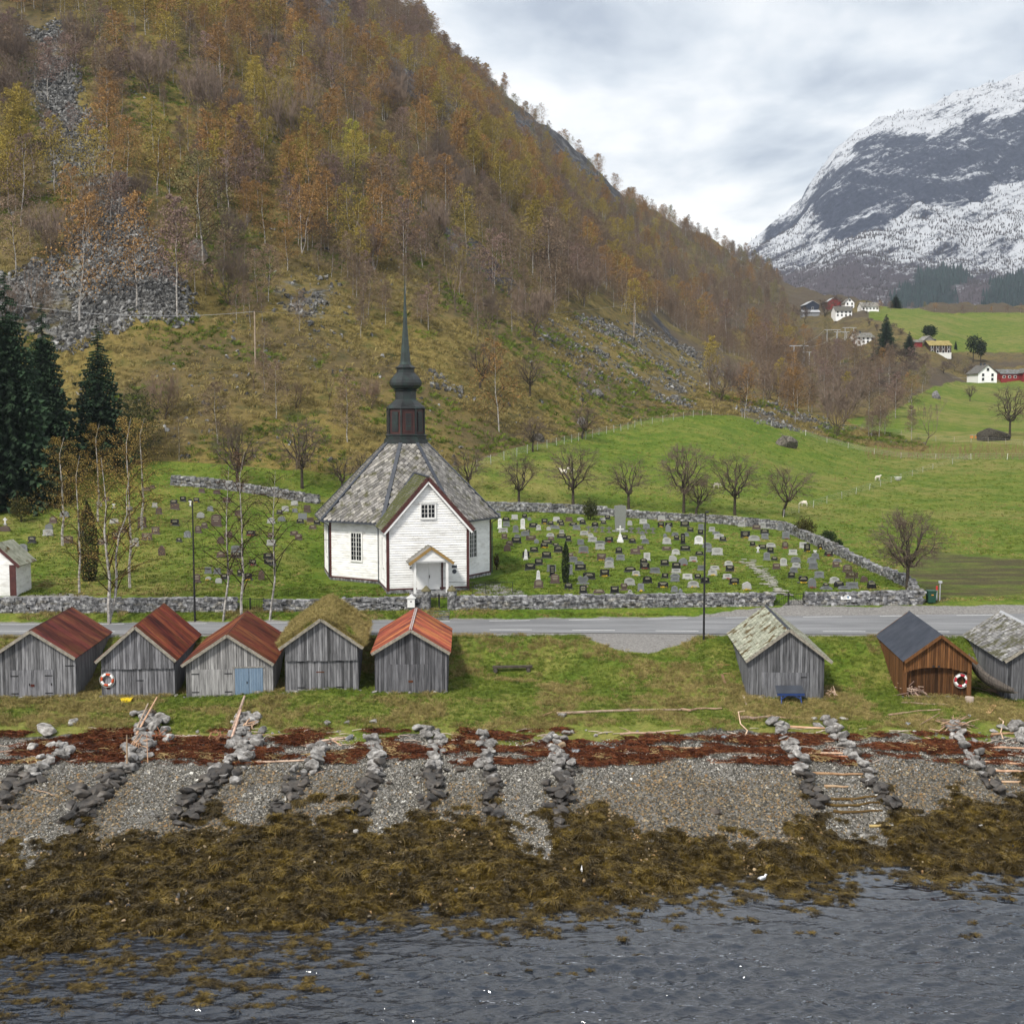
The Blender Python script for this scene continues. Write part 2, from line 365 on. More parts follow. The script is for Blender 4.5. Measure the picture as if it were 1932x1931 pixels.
STONE = M('wall_stone', [(.03, .031, .033), (.17, .17, .175), (.46, .46, .46)], 3.2, .9, .5, 9, .2, obj=True, vary=.38, moss=((.11, .085, .02), 1.0, 1.10))
ROCK = M('grey_rock', [(.065, .06, .055), (.20, .19, .178), (.42, .41, .39)], 3.2, .88, .5, 7, .2, obj=True, vary=.22)
WETROCK = M('wet_dark_rock', [(.014, .013, .013), (.045, .041, .038), (.090, .078, .066)], 1.6, .5, .5, 7, .45, obj=True, vary=.3)
PEBBLE = M('pebble', [(.19, .187, .18), (.36, .355, .34)], 5, .75, 0, 7, .3, vary=.4, tint=[(0, (.5, .5, .52)), (.3, (.95, .93, .9)), (.55, (1.35, 1.28, 1.15)), (.8, (.9, .86, .8)), (.95, (2.0, 1.98, 1.9))])
PEBTAN = M('tan_pebble', [(.08, .067, .044), (.24, .195, .13)], 5, .6, 0, 7, .35, vary=.4, tint=[(0, (.35, .36, .4)), (.3, (.8, .8, .8)), (.55, (1.15, 1.0, .75)), (.75, (1.35, .95, .55)), (.95, (1.8, 1.8, 1.75))])
KELP = M('bladder_wrack', [(.018, .012, .003), (.065, .043, .008), (.17, .115, .018)], 1.1, .6, 0, 7, .35, vary=.45, obj=True)
DRIFT = M('dry_red_wrack', [(.035, .012, .007), (.11, .032, .012), (.17, .068, .025)], 2, .85, 0, 7, .2, vary=.4)
STRAW = M('straw_litter', [(.28, .20, .09), (.42, .31, .15)], 2, .9, 0, 7, .2, vary=.3)
DRIFTWD = M('driftwood', [(.25, .19, .15), (.42, .34, .28), (.50, .44, .38)], 2, .85, .3, 9, .2, obj=True)
GRANITE = M('gravestone', [(.78, .78, .78), (1, 1, 1)], 9, .5, .1, 30, .5, obj=True, local=False)
POLISH = M('polished_stone', [(.75, .75, .75), (1, 1, 1)], 12, .22, 0, 30, .6, obj=True)
IRON = M('black_iron', [(.010, .010, .011), (.018, .018, .02)], 3, .5, 0)
GALV = M('galvanised', [(.30, .31, .33), (.42, .43, .45)], 3, .5, 0)
PLAIN = M('plain_paint', [(.85, .85, .85), (1, 1, 1)], 6, .55, .05, obj=True)
BARK = M('dark_bark', [(.030, .026, .020), (.085, .070, .055)], 5, .95, .4, 14, .1, obj=True)
TWIG = M('twigs', [(.075, .058, .046), (.15, .12, .098)], .8, .95, 0, obj=True, vary=.2)
BIRCH = M('birch_bark', [(.09, .08, .07), (.30, .28, .26), (.52, .49, .46)], 2.2, .85, .1, st=(1, 1, 2.2))
BUD = M('birch_buds', [(.75, .75, .75), (1.15, 1.15, 1.15)], .35, .9, 0, obj=True, vary=.3)
SPRUCE = M('spruce_needles', [(.008, .022, .010), (.022, .050, .018)], .8, .85, 0, obj=True, vary=.35)
BUSH = M('bush_leaves', [(.020, .030, .008), (.060, .066, .016)], 2, .8, 0, obj=True, vary=.4)
GRASS = M('grass_blades', [(.068, .108, .014), (.155, .195, .028)], .5, .85, 0, 7, .15, vary=.35, obj=True)
DRYGR = M('dry_grass', [(.17, .14, .045), (.34, .27, .11)], .7, .9, 0, 7, .15, vary=.3, obj=True)
TURF = M('turf', [(.10, .09, .02), (.25, .20, .06), (.17, .13, .05)], 1.2, .95, .5, 9, .1)
SCREE = M('scree_stone', [(.03, .029, .028), (.10, .098, .095), (.36, .36, .355)], 1.3, .9, 0, 7, .2, vary=.5, obj=True)
PATHST = M('path_flag', [(.22, .21, .18), (.36, .35, .31)], 2, .85, .2, vary=.2)
RED = M('red_paint', [(.22, .018, .014), (.30, .03, .02)], 2, .6, .1)
ORANGE = M('orange_paint', [(.55, .20, .03), (.65, .27, .04)], 2, .6, .1)
WOOL = M('wool', [(.52, .48, .40), (.68, .64, .56)], 9, .95, .3, 20, .1)
FLOWY = M('yellow_petals', [(.75, .50, .02)], 9, .7, 0, vary=.2); FLOWR = M('red_petals', [(.35, .06, .04)], 9, .7, 0, vary=.3)
FLOWW = M('white_petals', [(.75, .75, .7)], 9, .7, 0)
# asphalt with worn wheel tracks, gravel
def asph():
    m, nt, b = newmat('asphalt'); p = N(nt, 'ShaderNodeNewGeometry').outputs['Position']
    a = noi(nt, p, 22, 3, .7); c = noi(nt, vmap(nt, p, (.12, 1.2, 1)), 1, 4, .6)
    col = mix(nt, ramp(nt, c, [(.35, 0), (.65, 1)]), (.15, .153, .16, 1), (.25, .253, .262, 1))
    col = mix(nt, .5, col, ramp(nt, a, [(.3, .3), (.7, 1.0)]), 'MULTIPLY')
    nt.links.new(col, b.inputs[0]); b.inputs['Roughness'].default_value = .75
    return m
ASPH = asph()
GRAVEL = M('gravel', [(.17, .165, .16), (.28, .275, .265)], 14, .9, .4, 30)
MARK = M('road_paint', [(.45, .45, .44), (.75, .75, .74)], 5, .7, 0)
# the land: zones come from attributes on its mesh
def land():
    m, nt, b = newmat('land'); p = N(nt, 'ShaderNodeNewGeometry').outputs['Position']
    at = lambda n: N(nt, 'ShaderNodeAttribute', attribute_name=n).outputs['Fac']
    big = noi(nt, p, .035, 5, .6); mid = noi(nt, p, .28, 6, .65); fine = noi(nt, p, 2.2, 5, .7); ff = noi(nt, vmap(nt, p, (1, 1, 1)), 9, 3, .7)
    # rough hillside: straw, moss, litter
    hill = ramp(nt, mid, [(.30, (.030, .034, .010)), (.40, (.085, .070, .022)), (.50, (.185, .14, .045)), (.60, (.11, .10, .026)), (.70, (.05, .075, .014))])
    hill = mix(nt, ramp(nt, big, [(.42, 0), (.6, .6)]), hill, mix(nt, fine, (.045, .034, .024, 1), (.085, .062, .045, 1)))
    hill = mix(nt, mth(nt, 'MULTIPLY', at('bare'), .85), hill, mix(nt, fine, (.05, .04, .032, 1), (.10, .08, .062, 1)))
    # pasture
    fld = ramp(nt, mix(nt, .5, mid, fine), [(.34, (.038, .080, .008)), (.48, (.075, .128, .012)), (.58, (.13, .162, .022)), (.68, (.21, .185, .06))])
    dryp = mix(nt, fine, (.12, .12, .028, 1), (.27, .22, .085, 1))
    fld = mix(nt, mth(nt, 'MULTIPLY', at('dry'), ramp(nt, mid, [(.36, .25), (.6, 1)])), fld, dryp)
    mud = mix(nt, fine, (.045, .042, .018, 1), (.085, .07, .04, 1))
    fld = mix(nt, mth(nt, 'MULTIPLY', at('mud'), ramp(nt, noi(nt, vmap(nt, p, (.25, 1.2, 1)), .5, 5, .7), [(.35, .1), (.55, 1)])), fld, mud)
    col = mix(nt, ramp(nt, mth(nt, 'ADD', at('field'), mth(nt, 'MULTIPLY', mth(nt, 'SUBTRACT', fine, .5), .5)), [(.42, 0), (.58, 1)]), hill, fld)
    lichen = mix(nt, ramp(nt, N(nt, 'ShaderNodeTexVoronoi', {'Vector': p, 'Scale': 1.4}).outputs['Color'], [(.3, 0), (1, 1)]), (.035, .033, .030, 1), (.22, .22, .215, 1))
    col = mix(nt, ramp(nt, mth(nt, 'ADD', at('scree'), mth(nt, 'MULTIPLY', mth(nt, 'SUBTRACT', mid, .5), 1.2)), [(.5, 0), (.75, 1)]), col, lichen)
    rk = ramp(nt, noi(nt, vmap(nt, p, (1, 1, .35)), .22, 7, .72), [(.3, (.016, .017, .020)), (.5, (.055, .055, .060)), (.64, (.13, .13, .135)), (.72, (.05, .06, .02))])
    col = mix(nt, ramp(nt, mth(nt, 'ADD', at('cliff'), mth(nt, 'MULTIPLY', mth(nt, 'SUBTRACT', mid, .5), 1.0)), [(.5, 0), (.62, 1)]), col, rk)
    # shore
    peb = ramp(nt, N(nt, 'ShaderNodeTexVoronoi', {'Vector': p, 'Scale': 9}).outputs['Color'], [(.1, (.03, .028, .024)), (.5, (.09, .084, .072)), (.9, (.20, .19, .175))])
    j = mth(nt, 'MULTIPLY', mth(nt, 'SUBTRACT', noi(nt, p, 1.1, 5, .7), .5), 1.1)
    col = mix(nt, ramp(nt, mth(nt, 'ADD', at('pebble'), mth(nt, 'MULTIPLY', j, .5)), [(.42, 0), (.55, 1)]), col, peb)
    col = mix(nt, ramp(nt, mth(nt, 'ADD', at('drift'), j), [(.48, 0), (.6, 1)]), col, mix(nt, fine, (.045, .016, .009, 1), (.13, .045, .02, 1)))
    col = mix(nt, ramp(nt, mth(nt, 'ADD', at('kelp'), mth(nt, 'MULTIPLY', j, .5)), [(.42, 0), (.6, 1)]), col, mix(nt, fine, (.018, .013, .004, 1), (.06, .042, .012, 1)))
    col = mix(nt, ramp(nt, mth(nt, 'ADD', at('gravel'), mth(nt, 'MULTIPLY', j, .6)), [(.45, 0), (.6, 1)]), col, mix(nt, ff, (.13, .125, .12, 1), (.26, .25, .24, 1)))
    col = mix(nt, 1.0, col, ramp(nt, noi(nt, p, 5, 4, .75), [(.3, .62), (.5, 1.0), (.7, 1.3)]), 'MULTIPLY')
    nt.links.new(col, b.inputs[0]); b.inputs['Roughness'].default_value = .95; b.inputs['Specular IOR Level'].default_value = .1
    hh = mth(nt, 'ADD', mth(nt, 'MULTIPLY', fine, .7), mth(nt, 'MULTIPLY', ff, .3))
    bm = N(nt, 'ShaderNodeBump', {'Strength': .8, 'Distance': .14, 'Height': hh})
    nt.links.new(bm.outputs[0], b.inputs['Normal']); return m
LAND = land()
# ------------------------------------------------------------------ the ground mesh
_X = _A*_Y; TU, TV = uv(_X, _Y, TZ); jn = (fbm(_X/3, _Y/3, 3, 31)-.5)
field = np.where(far, fieldmask(TU, TV), 1.0)
FR = [(1440,820),(1620,828),(1932,840),(1932,815),(1700,815),(1560,800)]                    # fenced patch of straw
SCREE_P = [[(60,60),(115,50),(155,200),(215,320),(265,420),(350,560),(355,600),(280,585),(230,600),(150,650),(90,640),(0,610),(-200,600),(-200,520),(30,520),(130,480),(150,420),(110,320),(80,200)],
           [(500,520),(640,540),(690,600),(620,625),(520,585)],
           [(1050,600),(1130,610),(1220,620),(1390,700),(1410,730),(1330,720),(1290,765),(1180,735),(1120,720),(1080,760),(1060,690),(1010,640)],
           [(1380,765),(1470,770),(1560,800),(1540,815),(1420,795)], [(800,700),(850,715),(900,760),(860,770)]]
CLIFF_P = [[(540,0),(620,-10),(760,120),(870,215),(850,235),(760,170),(690,90),(560,40)],
           [(930,225),(1000,195),(1150,330),(1190,395),(1150,385),(1040,300)],
           [(830,420),(900,450),(1000,560),(960,560),(850,480)],
           [(1205,565),(1290,650),(1275,655)], [(560,560),(600,560),(600,590)]]
def soft(polys, w=10):
    m = np.zeros_like(TZ)
    for p_ in polys:
        m = np.maximum(m, inpoly(TU+jn*40, TV+jn*30, p_)*1.0)
    return blur(blur(m, 2, 0), 2, 1)
LAYBY = [(1085,1186),(1330,1186),(1300,1210),(1225,1234),(1165,1228),(1115,1208)]
scree = soft(SCREE_P)*far*np.where(TU > 480, .55, 1.0)*(.45+.8*fbm(_X/9, _Y/9, 3, 82)); cliff = soft(CLIFF_P)*far
yy_ = _Y
ky = 75*(vn(_X/2.3, _X*0+.5, 301)-.5)+np.interp(TU, [-200, 0, 150, 300, 450, 600, 900, 1200, 1450, 1560, 1700, 1932, 2200], [1625, 1610, 1585, 1575, 1550, 1545, 1545, 1560, 1600, 1540, 1535, 1505, 1500])
kelp = (TV > ky+jn*60)*(_Y < 73)*1.0
SLIPS = [[(722,1448),(800,1448),(795,1560),(690,1575)],[(937,1445),(1035,1445),(1045,1630),(960,1600)],[(470,1480),(560,1480),(520,1545),(430,1560)],[(150,1480),(250,1450),(150,1560),(50,1650),(10,1640),(40,1590)],[(255,1470),(395,1440),(340,1530),(225,1570)],[(1530,1440),(1640,1440),(1690,1560),(1560,1570)],[(1560,1560),(1670,1560),(1690,1600),(1600,1600)]]
for s_ in SLIPS: kelp = kelp*(1-.85*inpoly(TU+jn*30, TV+jn*20, s_))
kelp = np.maximum(kelp, (_Y < water_y(_X))*1.0)
drift = (sst(1378, 1398, TV)*(1-sst(1430, 1462, TV)))*(_Y < 78)*.52*(.10+1.25*fbm(TU/45, TV/8, 2, 77))
pebble = sst(1386, 1400, TV+jn*60)*(_Y < 78)
field = np.where(_Y < 80, np.where(pebble > .5, 0, 1.0), field)
dry = np.where(_Y < 88, .62*np.ones_like(TZ), .25)
dry = np.where((_Y < 90) & (_Y > 79), np.clip(.38+1.1*(fbm(_X/5, _Y/3, 3, 44)-.45), 0, 1), dry)
dry = np.where((_Y > 97) & (~far) & (_X < -20), np.clip(.30+1.3*(fbm(_X/9, _Y/9, 3, 45)-.42), 0, .9), dry)
dry = np.where((_Y > 97) & (~far) & (_X >= -20) & (_X < 35), .08, dry)
dry = np.where((_X > 35) & (~far) & (_Y > 97), .2, dry)
dry = np.where(far, .25+.5*sst(.45, .7, fbm(_X/22, _Y/14, 3, 46)), dry)
dry = np.where(inpoly(TU, TV, FR) & far, .9, dry); dry = np.where((TV < 870) & far & (TV > 700) & (TU < 1700), dry*.4, dry)
mud = inpoly(TU+jn*60, TV+jn*40, [(1700,1075),(1760,1040),(1932,1055),(2300,1060),(2300,1125),(1760,1130)])*1.0*(_Y > 99)
bare = sst(190, 290, _Y)*np.clip(sst(.4, .62, fbm(_X/60, _Y/60, 3, 61))+sst(250, 420, _Y)*.3, 0, 1)*far
gravel = ((_Y > road_near(_X)-.9) & (_Y < road_far(_X)+.5+1.3*sst(14, 22, _X)))*.8
gravel = np.maximum(gravel, inpoly(TU+jn*20, TV+jn*8, LAYBY)*1.0)
gravel = np.maximum(gravel, inpoly(TU+jn*14, TV+jn*8, [(1478,1135),(1530,1135),(1560,1165),(1470,1165)])*1.)
gravel = np.maximum(gravel, inpoly(TU+jn*10, TV+jn*6, [(20,1125),(120,1118),(200,1130),(190,1145),(20,1150)])*1.)
gravel = np.maximum(gravel, inpoly(TU+jn*30, TV+jn*14, [(893,1108),(940,1100),(985,1112),(980,1119),(880,1122)])*.75)
V = np.stack([_X, _Y, TZ], -1).reshape(-1, 3)
zb2 = [blur(blur(a.astype(float), 1, 0), 1, 1) for a in (field, kelp, pebble, gravel)]
me = npmesh('ground', V, gridfaces(NA, NY), [LAND], True, dict(field=zb2[0], scree=scree, cliff=cliff, kelp=zb2[1], drift=drift, pebble=zb2[2], dry=dry, mud=blur(mud, 2, 1), bare=bare, gravel=zb2[3]))
tag(link('ground', me), 'grass, hillside and stony foreshore around the church', None, kind='structure')
# seabed skirt so that the land has no open rim in front
# water
def water():
    m, nt, b = newmat('fjord_water'); nt.nodes.remove(b); out = [n for n in nt.nodes if n.type == 'OUTPUT_MATERIAL'][0]
    p = N(nt, 'ShaderNodeNewGeometry').outputs['Position']
    amp = N(nt, 'ShaderNodeMapRange', {0: N(nt, 'ShaderNodeSeparateXYZ', {0: p}).outputs[1], 1: 57.0, 2: 49.0, 3: .15, 4: 1.0}).outputs[0]
    w1 = noi(nt, vmap(nt, p, (.55, 1.5, 1), (0, 0, -.22)), .75, 4, .5, .6)
    w2 = noi(nt, vmap(nt, p, (.8, 2.2, 1), (0, 0, .1)), 2.4, 3, .5, .3)
    h = mth(nt, 'MULTIPLY', mth(nt, 'ADD', mth(nt, 'MULTIPLY', w1, 1.5), mth(nt, 'MULTIPLY', w2, .28)), amp)
    bm = N(nt, 'ShaderNodeBump', {'Strength': 1.0, 'Distance': .2, 'Height': h})
    gl = N(nt, 'ShaderNodeBsdfGlossy', {'Color': (1, 1, 1, 1), 'Roughness': .06, 'Normal': bm.outputs[0]})
    tr0 = N(nt, 'ShaderNodeBsdfTransparent', {'Color': (.42, .50, .54, 1)}); df = N(nt, 'ShaderNodeBsdfDiffuse', {'Color': (.022, .045, .095, 1)}); tr = N(nt, 'ShaderNodeMixShader', {0: .17, 1: tr0.outputs[0], 2: df.outputs[0]})
    fr = N(nt, 'ShaderNodeFresnel', {'IOR': 1.85, 'Normal': bm.outputs[0]})
    nt.links.new(N(nt, 'ShaderNodeMixShader', {0: fr.outputs[0], 1: tr.outputs[0], 2: gl.outputs[0]}).outputs[0], out.inputs[0]); return m
wx = np.concatenate([np.linspace(-90, -30, 40), np.arange(-29.9, 30, .11), np.linspace(30.1, 90, 40)]); wy = np.concatenate([np.linspace(-60, 34, 30), np.arange(34.2, 62, .085), [63, 66]])
gx, gy = np.meshgrid(wx, wy, indexing='ij'); ph = 3.2*fbm(gx/4.2, gy/2.4, 3, 201); q1 = gy*1.0+gx*.16
amp_ = (.15+.85*sst(1.0, 9, water_y(gx)-gy))*(.35+.9*fbm(gx/7, gy/4, 3, 207))*(.6+.4*sst(-14, 6, gx))
def crest(p): s_ = .5+.5*np.sin(p); return s_**2.2-.35
gz = 2.3*amp_*(.075*crest(q1*4.6+ph*2.4)+.034*crest((gy*.95-gx*.35)*9.3+ph*3.1)+.020*crest((gy+gx*.5)*15+ph*4)+.05*(fbm(gx/1.1, gy/.45, 3, 211)-.5))
me = npmesh('water', np.stack([gx, gy, gz], -1).reshape(-1, 3), gridfaces(len(wx), len(wy)), [water()], True)
tag(link('water', me), 'dark rippled fjord water at low tide', None, kind='structure')
SB = M('seabed', [(.012, .016, .016), (.03, .032, .026)], .6, .9, 0)
MB().box(-90, 90, -60, 70, -5.2, -4.6).build('seabed', SB)['kind'] = 'structure'
bpy.data.objects['seabed']['label'] = 'dark sea bed under the fjord water'
# road
xs = np.arange(-66, 70.1, 1.0); mb = MB()
for a, b_ in zip(xs[:-1], xs[1:]):
    mb.add([(a, road_near(a), 6.40), (b_, road_near(b_), 6.40), (b_, road_far(b_), 6.40), (a, road_far(a), 6.40)], [(0, 1, 2, 3)])
road = mb.build('road', ASPH); tag(road, 'grey asphalt road running along the churchyard wall', None, kind='structure')
mb = MB()
def dash(x0, x1, off, far_):
    f_ = (lambda x: float(road_far(x))-off) if far_ else (lambda x: float(road_near(x))+off)
    mb.add([(x0, f_(x0)-.07, 6.405), (x1, f_(x1)-.07, 6.405), (x1, f_(x1)+.07, 6.405), (x0, f_(x0)+.07, 6.405)], [(0, 1, 2, 3)])
for k in range(-10, 11):
    x = -1.85+6.5*k; dash(x, x+3.3, .55, True)
for k in range(-10, 11):
    x = 4.7+6.45*k; dash(x, x+3.3, 1.15, False)
tag(mb.build('road_markings', MARK), 'broken white edge lines painted on the road', None, kind='structure')
# ------------------------------------------------------------------ snow mountain across the valley
SKY_L = [(700,690),(1000,640),(1200,560),(1330,500),(1380,468),(1450,430),(1510,378),(1570,292),(1620,246),(1700,206),(1780,182),(1860,156),(1932,138),(2100,80),(2400,20),(3200,0)]
mu = np.linspace(900, 2900, 420); mt = np.linspace(0, 1, 260)
MU, MT = np.meshgrid(mu, mt, indexing='ij')
sk = np.interp(MU, *zip(*SKY_L)); base = 612.0
fD = np.interp(MT, [0, .15, .4, .6, .8, .92, 1], [1250, 2300, 2800, 3050, 3400, 3700, 4600])
fr = np.interp(MT, [0, .15, .4, .6, .8, .92, 1], [-.02, .10, .34, .56, .84, 1.0, .8])
vv = base+(sk-base)*fr
a_ = (MU-966)/F; b_ = -(vv-966)/F; yy = math.cos(TH)+b_*math.sin(TH); zq = -math.sin(TH)+b_*math.cos(TH)
MX = a_*fD/yy; MY = fD; MZ = CZ+zq*fD/yy
ed = np.clip(MT*6, 0, 1)*np.clip((1-MT)*12, 0, 1)*.75+.12*(MT > .3)
MZ = MZ+ed*((fbm(MX/260, MY/180, 5, 90)-.5)*170+(fbm((MX+MY*.4)/45, MY/60, 4, 91)-.5)*46)
_, MV = uv(MX, MY, MZ)
def jp(p): n = (fbm(MX/90, MZ/50, 4, 93)-.5)*44; return inpoly(MU+n, vv+n*.8, p)*1.0
rb = jp([(1425,440),(1480,415),(1520,372),(1575,318),(1640,262),(1740,250),(1850,225),(2300,180),(2900,150),(2900,330),(2300,320),(1932,335),(1800,382),(1690,405),(1620,436),(1540,425),(1470,448)])
con = np.maximum(jp([(1680,545),(1740,515),(1800,492),(1835,505),(1820,545),(1780,575),(1690,585)]), jp([(1840,585),(1880,550),(1950,522),(2900,480),(2900,600),(1850,600)]))
rb = blur(blur(rb, 2, 0), 2, 1); con = blur(blur(con, 1, 0), 1, 1)
low = sst(430, 560, vv)
def snowmat():
    m, nt, b = newmat('snowy_mountain'); p = N(nt, 'ShaderNodeNewGeometry').outputs['Position']
    at = lambda n: N(nt, 'ShaderNodeAttribute', attribute_name=n).outputs['Fac']
    nrm = N(nt, 'ShaderNodeSeparateXYZ', {0: N(nt, 'ShaderNodeNewGeometry').outputs['Normal']}).outputs[2]
    n1 = noi(nt, vmap(nt, vmap(nt, p, (1, 1, 1), (0, .42, 0)), (.35, .5, 1.5)), .02, 10, .78, .3); n2 = noi(nt, vmap(nt, p, (1, 1, 1)), .09, 5, .75)
    f = mth(nt, 'ADD', mth(nt, 'MULTIPLY', n1, .75), mth(nt, 'MULTIPLY', n2, .4))
    f = mth(nt, 'SUBTRACT', f, mth(nt, 'MULTIPLY', at('rockband'), .15))
    f = mth(nt, 'SUBTRACT', f, mth(nt, 'MULTIPLY', at('low'), .20))
    f = mth(nt, 'ADD', f, mth(nt, 'MULTIPLY', mth(nt, 'SUBTRACT', nrm, .75), .22))
    sn = ramp(nt, f, [(.46, 0), (.56, 1)])
    rock = mix(nt, ramp(nt, n2, [(.35, 0), (.65, 1)]), (.006, .011, .030, 1), (.036, .043, .075, 1))
    rock = mix(nt, at('low'), rock, mix(nt, n2, (.045, .036, .045, 1), (.10, .078, .085, 1)))
    c = mix(nt, sn, rock, (.52, .54, .58, 1)); c = mix(nt, at('conifer'), c, (.008, .02, .02, 1))
    nt.links.new(c, b.inputs[0]); b.inputs['Roughness'].default_value = .9; b.inputs['Specular IOR Level'].default_value = .1
    nt.links.new(N(nt, 'ShaderNodeBump', {'Strength': 1, 'Distance': 14, 'Height': f}).outputs[0], b.inputs['Normal']); return m
me = npmesh('snowy_mountain', np.stack([MX, MY, MZ], -1).reshape(-1, 3), gridfaces(420, 260), [snowmat()], True, dict(rockband=rb, low=low, conifer=con))
tag(link('snowy_mountain', me), 'steep mountain with snow and bare rock bands across the valley', None, kind='structure')
# ------------------------------------------------------------------ vegetation meshes
def rv(r, s=1): return Vector((r.gauss(0, s), r.gauss(0, s), r.gauss(0, s)))
def ribbon(mb, pts, w0, w1, mi=0):
    d = (pts[-1]-pts[0]); s = d.cross(Vector((0.3, -1, .2))); s = s.normalized() if s.length > 1e-6 else Vector((1, 0, 0)); b = len(mb.v); n = len(pts)
    for i, p in enumerate(pts):
        w = (w0+(w1-w0)*i/(n-1))/2; mb.v.append((p-s*w)[:]); mb.v.append((p+s*w)[:])
    for i in range(n-1): mb.f.append((b+2*i, b+2*i+1, b+2*i+3, b+2*i+2)); mb.m.append(mi)
def tri(mb, c, s, r, mi=0):
    a = rv(r).normalized()*s; b = rv(r).normalized()*s; k = len(mb.v)
    mb.v += [(c+a)[:], (c+b)[:], (c-(a+b)*.5)[:]]; mb.f.append((k, k+1, k+2)); mb.m.append(mi)
def birch(seed, Hh=14, nb=26, buds=14, spread=.37, low=.18, fork=False, bs=.135, tk=.7):
    r = random.Random(seed); tr = MB(); cr = MB()
    def stem(base, top, rad):
        pts = [base+(top-base)*(i/7)+Vector((r.gauss(0, .12), r.gauss(0, .12), 0))*(i > 0) for i in range(8)]
        tr.tube(pts, [rad*tk*(1-.9*i/7) for i in range(8)], 5); return pts
    stems = [stem(Vector((0, 0, -.3)), Vector((r.gauss(0, .5), r.gauss(0, .5), Hh)), .17)]
    if fork: stems.append(stem(Vector((0, 0, .3)), Vector((r.choice((-1, 1))*Hh*.2, r.gauss(0, 1), Hh*.9)), .14))
    for pts in stems:
        for i in range(nb):
            t = low+(.98-low)*((i+r.random())/nb); q = t*7; k = min(6, int(q)); p = pts[k].lerp(pts[k+1], q-k)
            az = i*2.4+r.random(); L = Hh*(spread*(1-t)**.75*(.75+.5*r.random())+.045)
            if t < .35: L *= .8
            up = .55+.9*r.random(); d = Vector((math.cos(az), math.sin(az), up)).normalized()
            p1 = p+d*L*.55; p2 = p1+Vector((d.x, d.y, d.z*.35))*L*.45; p3 = p2+Vector((d.x, d.y, -.55))*L*.22
            cr.tube([p, p1, p2], [.045*(1-t)+.02, .03, .014], 3, 0, False)
            nodes = [p1, p1.lerp(p2, .5), p2, p3, p.lerp(p1, .6)]
            for nd in nodes:
                for _ in range(2):
                    e = nd+Vector((d.x*.5+r.gauss(0, .55), d.y*.5+r.gauss(0, .55), r.gauss(.1, .45)))*L*.34+Vector((0, 0, -.1))
                    ribbon(cr, [nd, nd.lerp(e, .5)+Vector((0, 0, .08)), e], .035, .018, 0)
                    for _ in range(buds):
                        c = nd.lerp(e, .25+.85*r.random())+rv(r, .24*L/2.5+.05); tri(cr, c, bs*(.6+.8*r.random()), r, 1)
    return tr, cr
def bare(seed, Hh=8, lev=6, spread=1.0, trunk=.3, rad=.2, up=.29, twist=.35, stems=1, thin=.62, kids=(3, 4)):
    r = random.Random(seed); tr = MB(); br = MB()
    def go(p, d, L, rd, l):
        n = 3 if l < lev-1 else 2; pts = [p]; dd = d.copy()
        for i in range(n):
            dd = (dd+rv(r, twist*.5)+Vector((0, 0, up*.25))).normalized(); pts.append(pts[-1]+dd*L/n)
        if l <= 1: tr.tube(pts, [rd*(1-.45*i/n) for i in range(n+1)], 6, 0, l == 0)
        elif l < lev-1: br.tube(pts, [max(.012, rd*(1-.5*i/n)) for i in range(n+1)], 3, 0, False)
        else: ribbon(br, pts, max(rd*2, .034), .02)
        if l >= lev: return
        kk = r.randint(*kids)
        for k in range(kk):
            i = n if k < 2 else r.randint(1, n); az = r.random()*2*PI; s = spread*(.5+.6*r.random())
            side = Vector((math.cos(az), math.sin(az), 0)); nd = (dd+side*s+Vector((0, 0, up))).normalized()
            if l == 0: nd = (Vector((math.cos(k*2*PI/kk+seed), math.sin(k*2*PI/kk+seed), .55+.5*r.random()))).normalized()
            go(pts[i], nd, L*(.62+.25*r.random())*(1.25 if l == 0 else 1), rd*thin, l+1)
    for s in range(stems):
        d = Vector((r.gauss(0, .12), r.gauss(0, .12), 1)) if stems == 1 else Vector((math.cos(s*2.4)*.45, math.sin(s*2.4)*.45, 1))
        go(Vector((.12*s, 0, -.3)), d.normalized(), Hh*trunk, rad*(1 if stems == 1 else .7), 0)
    return tr, br
